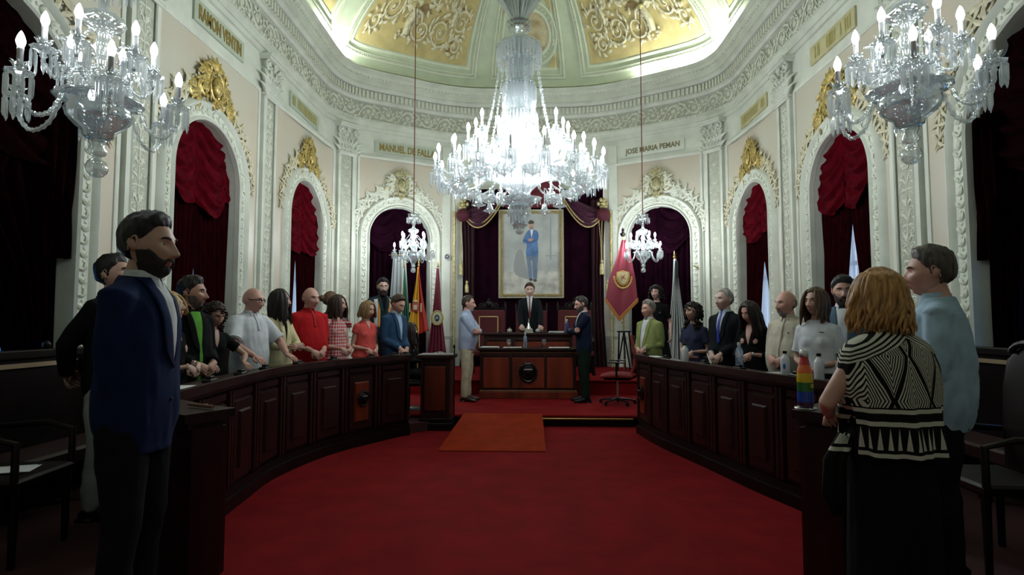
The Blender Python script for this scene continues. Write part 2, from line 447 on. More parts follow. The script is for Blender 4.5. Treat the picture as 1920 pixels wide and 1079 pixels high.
panels = [(-.92,.92,1), (1.3,4.85,0), (-4.85,-1.3,0), (5.45,8.3,0), (-8.3,-5.45,0), (8.8,11.6,0), (-11.6,-8.8,0)]
for s0, s1, med in panels:
    vframe(pan, s0, s1, 13, 66, .13, PROF)
    vframe(pan, s0+.2, s1-.2, 18, 61, .06, [(0,0),(.0,.02),(.03,.03),(.06,.02),(.06,0)])
    if not med: vstrip(och, s0+.3, s1-.3, 20, 59, .012, edge=0)
    for (a, b, t) in ((s0+.07, s1-.07, 13+.07/2.35*57.3),):
        m = int((b-a)/.06)
        for i in range(m+1):
            bead.ell(V(a+(b-a)*i/m, t, .03), .016, 5, 4)
        for i in range(34):
            for e in (a, b): bead.ell(V(e, t+i*1.45, .03), .016, 5, 4)
wd = MB()
wd.grid(lambda u, v: V(lerp(-SV, SV, u), lerp(8.2, 9.6, v), [0, .04, .04, .0][int(v*3+.01)]), int(2*SV/.2), 3)
wd.grid(lambda u, v: V(lerp(-SV, SV, u), lerp(2.5, 4.3, v), [0, .05, .03, .0][int(v*3+.01)]), int(2*SV/.2), 3)
trim(wd, [greenpl2]); trim(pan, [greenpl2]); trim(och, [ochre]); trim(bead, [plaster_orn])
# relief scroll work with figures on the ochre panels
for sg in (-1, 1):
  for (c0, c1) in ((1.6, 4.55),):
    u = MB(); um = MB()
    W = c1-c0
    for (x, z, r, t, a0, sn) in ((.38,.62,.24,1.6,2.5,-1),(.42,.18,.17,1.4,.6,1),(.9,.38,.28,1.7,-2.4,1),(1.42,.34,.25,1.5,.8,-1),(2.35,.62,.27,1.6,2.2,1),(2.0,.95,.22,1.5,3.6,-1),(2.65,.30,.17,1.3,-.6,-1),(.75,.95,.2,1.4,1,1),(1.3,1.0,.18,1.3,4,1)):
        spiral(u, x, z, r, t, a0, sn, .032, n=26, sides=6)
        for k in range(9):
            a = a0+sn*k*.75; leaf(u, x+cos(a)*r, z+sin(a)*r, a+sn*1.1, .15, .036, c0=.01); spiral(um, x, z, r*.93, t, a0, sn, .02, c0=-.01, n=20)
    for k in range(26):
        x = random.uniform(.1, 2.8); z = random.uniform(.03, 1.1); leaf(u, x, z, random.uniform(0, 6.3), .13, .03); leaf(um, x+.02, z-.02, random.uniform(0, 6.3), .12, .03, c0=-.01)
    # winged putto growing out of the scrolls
    for fx, fz, sc2 in ((1.75, .50, 1.), (.62, .72, .6)):
        u.tube([(fx, fz-.28*sc2, .0), (fx+.04*sc2, fz-.1*sc2, .03), (fx+.01, fz+.05*sc2, .03), (fx, fz+.2*sc2, .03)], [.09*sc2, .085*sc2, .10*sc2, .06*sc2], 8, up=(0,0,1))
        u.ell((fx-.01, fz+.31*sc2, .04), (.065*sc2, .075*sc2, .06*sc2), 8, 6)
        u.tube([(fx+.06*sc2, fz+.17*sc2, .04), (fx+.2*sc2, fz+.24*sc2, .03), (fx+.33*sc2, fz+.18*sc2, .02)], [.035*sc2, .03*sc2, .02*sc2], 6, up=(0,0,1))
        u.tube([(fx-.06*sc2, fz+.17*sc2, .04), (fx-.2*sc2, fz+.12*sc2, .03), (fx-.28*sc2, fz-.02, .02)], [.035*sc2, .03*sc2, .02*sc2], 6, up=(0,0,1))
        for q in range(6):
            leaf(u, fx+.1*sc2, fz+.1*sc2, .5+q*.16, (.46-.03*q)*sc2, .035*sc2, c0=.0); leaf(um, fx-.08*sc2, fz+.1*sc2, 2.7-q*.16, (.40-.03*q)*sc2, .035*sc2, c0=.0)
        for q in range(14):
            a = random.uniform(0, 6.3); rr = random.uniform(0, .15)*sc2; u.ell((fx+.05+rr*cos(a)*1.6, fz-.32*sc2+rr*sin(a), .02), .035*sc2, 6, 4)
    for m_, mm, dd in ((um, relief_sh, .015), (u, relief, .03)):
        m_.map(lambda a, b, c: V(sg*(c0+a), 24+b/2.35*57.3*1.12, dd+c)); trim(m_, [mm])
# medallion with a painted portrait head in the middle panel
me_ = MB(); n = 40
def ringm(mb, r0, r1, d0, d1, mi=0):
    vs = []; fs = []
    for k in range(n):
        a = 2*pi*k/n
        for r, d in ((r0, 0), (r0, d0), ((r0+r1)/2, d1), (r1, d0), (r1, 0)): vs.append(V(.16+r*cos(a), 37+r*1.08*sin(a)/2.35*57.3, d))
    for k in range(n):
        for j in range(4): fs.append((k*5+j, ((k+1)%n)*5+j, ((k+1)%n)*5+j+1, k*5+j+1))
    mb.add(vs, fs, mi)
ringm(me_, .40, .47, .03, .05); ringm(me_, .58, .64, .03, .05)
for k in range(30): me_.ell(V(.16+.525*cos(k*pi/15), 37+.525*1.08*sin(k*pi/15)/2.35*57.3, .02), .028, 6, 4)
trim(me_, [greenpl2])
md = MB(); md.add([V(.16+.41*cos(2*pi*k/n), 37+.41*1.08*sin(2*pi*k/n)/2.35*57.3, .012) for k in range(n)], [tuple(range(n))])
trim(md, [mat('medallion_ground', (.36, .27, .13), .7, var=.4, vscale=4, vcol=(.60, .54, .34))])
for cx in (-.75, .75):
    for cz, up in ((19, 1), (55, -1)):
        t3 = MB(); 
        t3.add([V(cx, cz, .02), V(cx-.28*(1 if cx > 0 else -1), cz, .02), V(cx, cz+up*9, .02)], [(0,1,2)]); trim(t3, [ochre])
# ------------------------------------------------------------------ pilasters
def capital(mb, sc_, w):
    """composite capital: bell, two rows of acanthus, volutes, abacus"""
    u = MB()
    u.box(-w*.46, w*.46, 0, .52, -.02, .06)
    for row, (z0, L, nn) in enumerate(((.0, .24, 5), (.14, .26, 4))):
        for k in range(nn):
            x = (k-(nn-1)/2)*w*.98/nn
            for a in (-.55, -.2, .2, .55):
                leaf(u, x+a*.08, z0, pi/2-a*1.1, L*(1-.25*abs(a)), .030, c0=.075, h=.04, curl=-a*.8)
            u.ell((x, z0+L*.98, .135), (.035, .026, .03), 6, 4)
    for sg in (-1, 1):
        spiral(u, sg*w*.47, .43, .085, 1.5, pi/2, -sg, .020, c0=.12, sides=6)
        u.tube([(sg*.04, .22, .08), (sg*w*.2, .38, .10), (sg*w*.42, .50, .12)], [.012, .02, .022], 5, up=(0,0,1))
    rosette(u, 0, .48, .06, .13)
    u.box(-w*.62, w*.62, .52, .56, -.02, .17); u.box(-w*.66, w*.66, .56, .60, -.02, .20)
    u.box(-w*.55, w*.55, -.05, -.01, -.02, .11); u.tube([(-w*.52, -.055, .08), (w*.52, -.055, .08)], .022, 6)
    wmap(u, sc_, 5.12, 0); mb.join(u)
def candelabra(mb, sc_, z0, z1, w, d):
    z = z0; i = 0
    while z < z1-.25:
        u = MB(); h = .40
        u.tube([(0, 0, 0), (0, h, 0)], .010, 5, up=(1,0,0))
        for sg in (-1, 1):
            spiral(u, sg*w*.22, .10, w*.20, 1.2, -pi/2, sg, .012, n=14)
            spiral(u, sg*w*.20, .27, w*.15, 1.1, pi/2, -sg, .010, n=12)
            leaf(u, 0, .15, pi/2-sg*.9, w*.42, .018, curl=sg*.4); leaf(u, 0, .33, pi/2-sg*1.2, w*.36, .016, curl=-sg*.4); leaf(u, sg*.01, .0, pi/2-sg*.5, w*.4, .015)
            leaf(u, sg*w*.3, .19, pi/2+sg*.6, w*.22, .014); leaf(u, sg*w*.28, .02, -pi/2+sg*.9, w*.2, .014)
        if i % 3 == 1: rosette(u, 0, .2, w*.15, .01)
        else: u.ell((0, .2, .005), (w*.09, .05, .02), 6, 5)
        wmap(u, sc_, z, d); mb.join(u); z += h; i += 1
def pilaster(s, w=.46):
    m = MB()
    for a, b, z0, z1, d in ((-w/2, w/2, 1.2, 5.1, .07),):
        m.add([P(s+a,z0,0),P(s+a,z0,d),P(s-w*.34,z0,d),P(s-w*.34,z0,d-.03),P(s+w*.34,z0,d-.03),P(s+w*.34,z0,d),P(s+b,z0,d),P(s+b,z0,0)]+
              [P(s+a,z1,0),P(s+a,z1,d),P(s-w*.34,z1,d),P(s-w*.34,z1,d-.03),P(s+w*.34,z1,d-.03),P(s+w*.34,z1,d),P(s+b,z1,d),P(s+b,z1,0)],
              [(i, i+1, i+9, i+8) for i in range(7)]+[tuple(range(8, 16))])
    for e in (-w*.34, w*.34):
        m.add([P(s+e-.012,1.3,d),P(s+e+.012,1.3,d),P(s+e+.012,5.05,d),P(s+e-.012,5.05,d),P(s+e,1.3,d+.014),P(s+e,5.05,d+.014)], [(0,4,5,3),(4,1,2,5)])
    u = MB(); u.box(-w*.60, w*.60, 0, .95, -.02, .12); u.box(-w*.66, w*.66, .95, 1.02, -.02, .15); u.box(-w*.58, w*.58, 1.02, 1.12, -.02, .12); u.tube([(-w*.56,1.15,.09),(w*.56,1.15,.09)], .035, 8); u.box(-w*.53, w*.53, 1.16, 1.24, -.02, .09)
    wmap(u, s, 0, 0); m.join(u)
    capital(m, s, w); trim(m, [plaster])
    o = MB(); candelabra(o, s, 1.40, 5.0, w*.62, .045); trim(o, [plaster_orn])
    g = MB(); g.add([P(s-w*.33,1.3,.046),P(s+w*.33,1.3,.046),P(s+w*.33,5.05,.046),P(s-w*.33,5.05,.046)], [(0,1,2,3)]); trim(g, [orn_dark])
PS = [-s_of_v(5.84), -s_of_v(8.80), s_of_v(6.28), s_of_v(9.14)]
SP1 = s_of_x(3.90)+.12
for s in PS+[-SP1, SP1]: pilaster(s)
# dado along the walls
dm = MB()
for s0, s1 in ((-SEND, -1.75), (1.75, SEND)):
    wallstrip(dm, s0, s1, 0, 1.05, .03, edge=.03); wallstrip(dm, s0, s1, 1.05, 1.12, .055, edge=.055)
trim(dm, [dado])
# marble fields, sign boards, arch surrounds
def field(s0, s1, z0=1.25, z1=5.12):
    m = MB(); wallstrip(m, s0, s1, z0, z1, .012, grow=.27); trim(m, [marble])
    f = MB(); pr = [(-.02, 0), (-.02, .025), (0, .035), (.03, .03), (.03, 0)]
    psweep(f, [(s0, z1), (s1, z1), (s1, z0)], pr); psweep(f, [(s1, z0), (s1, z0)], pr)
    psweep(f, [(s0, z0), (s0, z1)], pr); trim(f, [plaster])
def surround(c, r, sp, big=False):
    arc = lambda R, n=36: [(c-R, 0)]+[(c-R, sp*k/4) for k in (1, 2, 3)]+[(c-R*cos(pi*i/n), sp+R*sin(pi*i/n)) for i in range(n+1)]+[(c+R, sp*k/4) for k in (3, 2, 1)]+[(c+R, 0)]
    m = MB()
    psweep(m, arc(r), [(-.002,-.02), (0,.05), (.02,.07), (.04,.05), (.05,.035), (.17,.035), (.19,.07), (.215,.09), (.24,.075), (.27,.03), (.285,0)])
    trim(m, [plaster])
    o = MB(); path = []
    L = sp-1.0; k = 0
    for sg in (-1, 1):
        z = 1.0
        while z < sp: path.append((c+sg*(r+.11), z, pi/2)); z += .125
    na = int(pi*(r+.11)/.125)
    for i in range(na+1):
        a = pi*i/na; path.append((c-(r+.11)*cos(a), sp+(r+.11)*sin(a), pi/2-a))
    for i, (s, z, a) in enumerate(path):
        u = MB()
        leaf(u, 0, -.05, pi/2+.5*(1 if i % 2 else -1), .10, .022, h=.02); leaf(u, 0, -.05, pi/2-.9*(1 if i % 2 else -1), .07, .016, h=.018); u.ell((0, .045, 0), (.02, .02, .014), 5, 4)
        ca, sa = cos(a-pi/2), sin(a-pi/2)
        u.map(lambda x, y, q: P(s+x*ca-y*sa, z+x*sa+y*ca, .036+q)); o.join(u)
    trim(o, [plaster_orn])
def crest(c, r, sp, golden):
    """carved crest over the arch: cartouche, scrolls running down the shoulders of the arch"""
    R = r+.36; cream = MB(); gd = MB()
    def pt(a, o=0): return c-(R+o)*cos(a), sp+(R+o)*sin(a)
    for sg in (-1, 1):
        for k in range(11):
            t = k/10; a = pi/2-sg*(.30+t*1.18); s, z = pt(a, .05-.04*t)
            u = MB(); rr = .12*(1-.55*t)+.02
            spiral(u, 0, 0, rr, 1.3, a*1.0+k, -sg*(1 if k % 2 else -1), .020*(1-.4*t), n=16)
            for q in range(4): leaf(u, 0, 0, a+q*1.5+k, rr*1.7, rr*.24, c0=.01)
            wmap(u, s, z, .03); cream.join(u)
    top = sp+R
    u = MB()
    for sg in (-1, 1):
        spiral(u, sg*.22, .16, .15, 1.5, pi/2+sg*1.2, sg, .028, n=20, sides=6, c0=.03)
        spiral(u, sg*.42, .02, .13, 1.4, pi/2, -sg, .025, n=18, sides=6, c0=.02)
        spiral(u, sg*.16, .40, .10, 1.3, 0 if sg > 0 else pi, sg, .022, n=16, sides=6, c0=.04)
        for q in range(7):
            leaf(u, sg*.10, .22, pi/2-sg*(.1+q*.34), .34-.02*q, .042, c0=.03, curl=-sg*.5)
            leaf(u, sg*.30, .02, pi/2-sg*(.3+q*.4), .24, .032, c0=.03)
    wmap(u, c, top-.10, .03); (gd if golden else cream).join(u)
    u = MB(); u.ell((0, .22, .07), (.10, .14, .06), 12, 8); u.tube([(0.15*cos(a*pi/8), .22+.2*sin(a*pi/8), .06) for a in range(16)], .022, 6, closed=True, up=(0,0,1))
    for q in range(5): leaf(u, 0, .42, pi/2+(q-2)*.42, .22, .04, c0=.05, curl=(q-2)*.15)
    rosette(u, 0, .0, .08, .06)
    for q in range(26):
        a = q*.63; rr = .10+.012*q; leaf(u, rr*cos(a)*.9, .2+rr*sin(a)*.75, a+.9, .13, .024, c0=.05)
    wmap(u, c, top-.10, .03); gd.join(u)
    trim(cream, [orn_warm if golden else plaster_orn]); trim(gd, [gold if golden else olive])
for i, (c, r, sp) in enumerate(OP):
    surround(c, r, sp)
    crest(c, r, sp, i < 6)
e1 = SP1
flds = [(-s_of_v(6.12), -s_of_v(8.5)), (-s_of_v(9.1), -(SP1+.33)), (s_of_v(8.84), s_of_v(6.57)), (SP1+.33, s_of_v(9.45)), (-(SP1-.33), -(SA-1.28)), (SA-1.28, SP1-.33)]
for a, b in flds: field(min(a, b), max(a, b))
for s0, s1 in ((-s_of_v(3.0)-2, -s_of_v(5.55)), (s_of_v(5.98), s_of_v(3.)+2)):
    field(min(s0,s1), max(s0,s1))
def flat_text(txt, size, depth=.012):
    cu = bpy.data.curves.new('t', 'FONT'); cu.body = txt; cu.size = size; cu.extrude = depth; cu.align_x = 'CENTER'; cu.align_y = 'CENTER'; cu.resolution_u = 3; cu.offset = .006*size/.2
    o = bpy.data.objects.new('t', cu); col.objects.link(o); dg = bpy.context.evaluated_depsgraph_get(); me = o.evaluated_get(dg).to_mesh()
    vs = [tuple(v.co) for v in me.vertices]; fs = [tuple(p.vertices) for p in me.polygons]
    o.evaluated_get(dg).to_mesh_clear(); bpy.data.objects.remove(o); bpy.data.curves.remove(cu)
    return vs, fs
def sign(txt, s0, s1, z0, z1, bg, fgm, where):
    c = (s0+s1)/2; w = (s1-s0)/2; m = MB(); n = 10
    for i in range(n):
        a, b = lerp(s0, s1, i/n), lerp(s0, s1, (i+1)/n)
        m.add([P(a,z0,.03),P(b,z0,.03),P(b,z1,.03),P(a,z1,.03),P(a,z0,.004),P(b,z0,.004),P(b,z1,.004),P(a,z1,.004)], [(0,1,2,3),(4,5,1,0),(3,2,6,7)])
    m.add([P(s0,z0,.03),P(s0,z1,.03),P(s0,z1,.004),P(s0,z0,.004)],[(0,1,2,3)]); m.add([P(s1,z0,.03),P(s1,z1,.03),P(s1,z1,.004),P(s1,z0,.004)],[(0,1,2,3)])
    o = m.build('name_board', [bg], smooth=False, cat='sign', label=where)
    if txt is None:                    # lettering too blurred in the photograph to read: worn upright strokes
        rr = random.Random(int(abs(s0)*100)); t = MB(); x = s0+(s1-s0)*.06
        while x < s1-(s1-s0)*.07:
            if rr.random() < .85:
                t.add([P(x,z0+.05,.036),P(x+.030,z0+.05,.036),P(x+.030,z1-.05,.036),P(x,z1-.05,.036)], [(0,1,2,3)])
            x += rr.choice((.035,.04,.055,.07))
        t.build('lettering', [mat('worn_gold', (.40,.36,.13), .6)], o, smooth=False); return
    vs, fs = flat_text(txt, 1.0, .03)
    xs = [v[0] for v in vs]; ys = [v[1] for v in vs]; kx = (s1-s0)*.86/(max(xs)-min(xs)); ky = (z1-z0)*.66/(max(ys)-min(ys)); cx = (max(xs)+min(xs))/2; cy = (max(ys)+min(ys))/2
    t = MB(); t.add([P(c+(x-cx)*kx, (z0+z1)/2+(y-cy)*ky, .034+z*.15) for x, y, z in vs], fs)
    t.build('lettering', [fgm], o, smooth=False)
sgold = mat('sign_gold', (.27, .20, .05), .6, .1)
sgrey = mat('sign_bronze', (.22, .20, .12), .5, .3)
boardpale = mat('board_pale_gold', (.50, .46, .26), .6, var=.1)
sign('RAMON VENTIN', -s_of_v(6.75), -s_of_v(7.98), 5.30, 5.60, signgreen, sgold, 'green name board with tall gold letters above the arch behind the white polo')
sign(None, -s_of_v(9.62), -s_of_v(10.95), 5.30, 5.58, signgreen, sgold, 'dull gold name board high over the narrow window behind the man in the red polo')
sign('MANUEL DE FALLA', -SA-.62, -SA+.92, 5.27, 5.52, signgreen, sgold, 'green board reading MANUEL DE FALLA over the alcove with three flags')
sign('JOSE MARIA PEMAN', SA-.85, SA+.62, 5.27, 5.52, plaster, sgrey, 'cream board reading JOSE MARIA PEMAN over the alcove by the crimson standard')
sign(None, s_of_v(11.05), s_of_v(9.85), 5.28, 5.54, boardpale, sgold, 'pale gold name board over the narrow window above the woman in black')
sign(None, s_of_v(8.3), s_of_v(7.15), 5.28, 5.56, boardpale, sgold, 'pale gold name board above the arch behind the man in slate blue jacket')

# ------------------------------------------------------------------ windows: daylight panes, sheers, velvet
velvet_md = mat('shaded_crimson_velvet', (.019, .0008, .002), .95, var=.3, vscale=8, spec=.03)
day = emitter('daylight_pane', (.62, .78, 1.0), 1.25); dayb = emitter('daylight_pane_blue', (.10, .42, .90), 1.3)
winw = mat('window_frame', (.35, .33, .28), .5)
wn = 0
def festoon(c, r, sp, z_low, lob, seed, m, d0=.04, nm='festoon', parent=None, skew=0.):
    """ruched swag that fills the arch head; lob: scalloped lower edge"""
    rnd = random.Random(seed); ph = [rnd.uniform(0, 6) for _ in range(6)]
    def f(u, v):
        x = -r*1.0+2*r*u; top = sp+sqrt(max(0, r*r-x*x))*1.0-.0
        low = z_low-.22*abs(sin(pi*lob*u+.3))+.10*cos(2*pi*u)+skew*u
        z = lerp(top, low, v); q = abs(((u*lob+.1) % 1)-.5)*2         # 0 centre of lobe .. 1 at the gather
        sag = (1-q*q)
        hh = z+.30*sag*(r/.73)
        w = (.034*sin(hh*30+ph[0])+.014*sin(hh*53+ph[2]+x*3))*(.25+.75*sag)+.05*sag*v-.05*q**6+.010*sin(x*50+ph[1])*q
        return P(c+x*.995, z, -d0-.06+w)
    mb = MB(); mb.grid(f, 56, 90)
    return mb.build(nm, m, parent)
def hang(c, x0, x1, zt, zb, gather, seed, m, nm, parent, d=-.16, folds=7):
    """side curtain: full at the top, pulled toward x0-side lower down (gather: list of (z, keep fraction))"""
    rnd = random.Random(seed); ph = rnd.uniform(0, 6)
    def f(u, v):
        z = lerp(zt, zb, v); k = interp(gather, z); x = x0+(x1-x0)*u*k
        w = .05*sin(u*folds*2*pi+ph+.5*sin(v*4))+.012*sin(u*40+v*5)
        return P(c+x, z, d+w)
    mb = MB(); mb.grid(f, 60, 26); return mb.build(nm, m, parent)
descs = ['heavy dark curtain of the near balcony opening behind the bearded man in navy', 'crimson velvet curtain with ruched swag in the arch behind the bald man in white polo',
 'narrow looking crimson curtain in the arch behind the woman in pale yellow', 'heavy dark curtain of the near balcony opening behind the man in light blue shirt',
 'crimson swagged curtain with wide sheer gap in the arch behind the slate blue jacket', 'crimson curtain with pale sheer gap behind the woman with long dark hair in black',
 'dark plum curtain filling the alcove with three flags', 'dark plum curtain filling the alcove behind the man in the green jacket']
for i, (c, r, sp) in enumerate(OP):
    if i < 6:
        wn += 1
        w = empty('window_%d' % wn, P(c, 0, -.44), kind='structure')
        inv = w.matrix_world.inverted() if False else None
        def wb(mb, nm, m_):
            o = mb.build(nm, m_); o.parent = w; o.matrix_parent_inverse = Matrix.Translation(w.location).inverted(); return o
        a = MB(); a.add([P(c-r-.1, 0, -.44), P(c+r+.1, 0, -.44), P(c+r+.1, sp+r+.1, -.44), P(c-r-.1, sp+r+.1, -.44)], [(0,1,2,3)]); wb(a, 'pane', [dayb if i in (0, 3) else day])
        a = MB()
        for x in (-r, 0, r): psweep(a, [(c+x, 0), (c+x, sp+r)], [(-.04,-.43),(-.04,-.38),(.04,-.38),(.04,-.43)])
        for z in (1.2, 2.3, sp): psweep(a, [(c-r, z), (c+r, z)], [(-.03,-.43),(-.03,-.39),(.03,-.39),(.03,-.43)])
        wb(a, 'window_frame', [winw])
    root = empty('velvet_curtain', P(c, 0, -.1), label=descs[i], cat='curtain', group='arch curtains')
    root_inv = Matrix.Translation(root.location).inverted()
    before = set(bpy.data.objects)
    if i in (1, 2, 4, 5):
        zl = {1: 3.22, 2: 3.02, 4: 3.16, 5: 3.18}[i]
        festoon(c, r, sp, zl, 2.0 if i in (1, 4) else 1.6, i, [velvet], d0=.03, skew=(-.12 if i < 3 else .12))
        # the two long drops meet at the top and are parted lower down
        if i == 1: ga = [(0, .84), (1.6, .88), (2.2, .93), (3.0, .98)]
        elif i == 2: ga = [(0, .66), (1.6, .72), (2.3, .84), (2.9, .97)]
        elif i == 4: ga = [(0, .60), (1.3, .64), (2.2, .78), (2.9, .95), (3.3, 1.)]
        else: ga = [(0, .42), (1.3, .46), (2.2, .66), (2.9, .94), (3.3, 1.)]
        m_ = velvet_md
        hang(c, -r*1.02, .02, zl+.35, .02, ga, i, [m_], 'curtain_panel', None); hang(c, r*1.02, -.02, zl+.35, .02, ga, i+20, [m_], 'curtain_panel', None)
        hang(c, -r*.98, r*.98, zl+.5, .02, [(0, 1), (4, 1)], i+40, [sheer], 'sheer_curtain', None, d=-.30, folds=11)
    elif i in (0, 3):
        festoon(c, r, sp, 3.0, 1.5, i, [velvet_dk], d0=.03)
        sg = -1 if i == 0 else 1
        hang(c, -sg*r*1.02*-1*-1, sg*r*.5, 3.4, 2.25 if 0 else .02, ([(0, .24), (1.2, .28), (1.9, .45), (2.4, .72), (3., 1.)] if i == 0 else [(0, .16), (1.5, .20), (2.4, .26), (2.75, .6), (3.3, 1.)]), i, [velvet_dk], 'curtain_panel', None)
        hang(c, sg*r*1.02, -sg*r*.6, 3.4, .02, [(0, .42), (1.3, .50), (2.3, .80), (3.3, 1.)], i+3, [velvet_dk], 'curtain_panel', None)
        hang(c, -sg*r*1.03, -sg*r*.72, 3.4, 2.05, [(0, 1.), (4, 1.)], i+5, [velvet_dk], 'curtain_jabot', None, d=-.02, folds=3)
        hang(c, -r*.8, r*.8, 3.4, .02, [(0, 1), (4, 1)], i+40, [sheer_b], 'sheer_curtain', None, d=-.32, folds=11)
    else:
        pm = [plum]
        hang(c, -r*1.02, r*1.02, sp+r, .02, [(0, 1), (4.2, 1)], i, pm, 'curtain_panel', None, d=-.2, folds=12)
        festoon(c, r, sp, 3.25, 2.0, i, pm, d0=.08)
    for o in set(bpy.data.objects)-before: o.parent = root; o.matrix_parent_inverse = root_inv

# ------------------------------------------------------------------ floor, platforms
fl = MB(); fl.box(-6, 6.2, -3, 14, -.1, 0); fl.build('floor', [carpet], kind='structure', smooth=False)
# desk line (inner edge), left and right
LK = [(-2.06,3.35),(-2.15,4.0),(-2.22,4.66),(-2.26,5.35),(-2.06,6.25),(-1.62,7.05),(-1.42,7.3)]
RK = [(2.36,3.80),(2.22,4.42),(2.04,5.02),(1.83,5.9),(1.62,6.7),(1.50,7.55)]
LC = [Vector(p) for p in catmull([(x, y) for x, y in LK], 6)]; RC = [Vector(p) for p in catmull([(x, y) for x, y in RK], 6)]
def offset(c, d):
    out = []
    for i, p in enumerate(c):
        T = (c[min(i+1, len(c)-1)]-c[max(i-1, 0)]).normalized(); out.append(p+Vector((T.y, -T.x))*d)
    return out
# raised platform behind the desks
pl = MB(); lo = offset(LC, -.12); ro = offset(RC, .12)
pl.slab([(-4.1, .6), (-1.5, .6), (-1.62, 2.3), (-1.9, 2.95)]+[tuple(p) for p in lo]+[(-1.1, 7.75), (-1.1, 8.6), (-4.1, 10.5)], 0, .12)
pl.slab([tuple(p) for p in ro][::-1]+[(1.9, 3.0), (1.65, 2.3), (1.5, .6), (4.3, .6), (4.3, 10.5), (1.65, 8.6)], 0, .12)
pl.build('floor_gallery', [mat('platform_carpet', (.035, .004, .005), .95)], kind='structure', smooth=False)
ds = MB()
ds.box(-4.1, 4.3, 7.98, 14, 0, .125); ds.build('floor_dais', [darkwood], kind='structure', smooth=False)
d2 = MB(); d2.bbox(-4.1, 4.3, 7.93, 14, .125, .165, .012); d2.build('floor_dais_carpet', [carpet], kind='structure', smooth=False)
d3 = MB(); d3.box(-2.2, 2.4, 10.1, 14, .165, .40); d3.box(-2.2, 2.4, 10.06, 14, .40, .42); d3.build('floor_podium', [carpet], kind='structure', smooth=False)
nz = MB(); nz.bbox(.27, 1.55, 7.90, 7.93, .105, .125, .004); trim(nz, [brass])
rp = MB(); rp.add([(-.93, 6.42, .012), (.29, 6.42, .012), (.29, 8.0, .172), (-.82, 8.0, .172), (-.93, 6.42, 0), (.29, 6.42, 0), (.29, 8.0, .16), (-.82, 8.0, .16)],
  [(0,1,2,3), (7,6,5,4), (0,4,5,1), (1,5,6,2), (2,6,7,3), (3,7,4,0)])
rp.build('access_ramp', [rampmat], smooth=False, cat='ramp', label='flat ramp covered in orange red carpet leading up to the dais')

# ------------------------------------------------------------------ desks
ZT = 1.02
def strip3(mb, c, d0, d1, z0, z1, mi=0, sg=1):
    """box swept along the desk line between two offsets (positive = away from the hall's middle)"""
    A = offset(c, sg*d0); B = offset(c, sg*d1); n = len(c); vs = []
    for p, q in zip(A, B): vs += [(p.x,p.y,z0), (q.x,q.y,z0), (q.x,q.y,z1), (p.x,p.y,z1)]
    fs = []
    for i in range(n-1):
        for k in range(4): fs.append((i*4+k, i*4+(k+1)%4, i*4+4+(k+1)%4, i*4+4+k))
    fs += [(3,2,1,0), ((n-1)*4, (n-1)*4+1, (n-1)*4+2, (n-1)*4+3)]
    return mb.add(vs, fs, mi)
def resample(c, n):
    L = [0]
    for a, b in zip(c, c[1:]): L.append(L[-1]+(b-a).length)
    out = []
    for i in range(n+1):
        t = L[-1]*i/n
        for k in range(len(c)-1):
            if L[k+1] >= t-1e-9: q = (t-L[k])/(L[k+1]-L[k]); out.append(c[k].lerp(c[k+1], q)); break
    return out
emblem_n = [0]
def emblem(parent, c, n, r, name='emblem'):
    """dark oval plaque with a raised rim, leaves and a small pale scroll"""
    e = MB(); N = Vector((n[0], n[1], 0)).normalized(); T = Vector((-N.y, N.x, 0)); Z = Vector((0,0,1)); C = Vector(c)
    u = MB(); u.tube([(r*cos(a*pi/10)*.9, r*sin(a*pi/10)*1.0, .012) for a in range(20)], r*.10, 6, closed=True, up=(0,0,1)); u.ell((0,0,0), (r*.85, r*.95, .02), 16, 8)
    for k in range(14): leaf(u, r*.9*cos(k*.449), r*sin(k*.449), k*.449+1.2, r*.5, r*.10, c0=.01)
    u.ell((0, -.0, .02), (r*.35, r*.45, .025), 10, 6)
    u.map(lambda a, b, q: C+T*a+Z*b+N*q); o = u.build(name, [mat('black_bronze', (.010,.009,.009), .3, .6)], parent)
    u = MB(); u.tube([(-r*.45, r*.32, .035), (-r*.2, r*.36, .045), (r*.2, r*.36, .045), (r*.45, r*.32, .035)], [(r*.05, r*.08)]*4, 6, up=(0,0,1))
    u.map(lambda a, b, q: C+T*a+Z*b+N*q); u.build('emblem_scroll', [mat('pewter', (.35,.36,.36), .4, .6)], o)
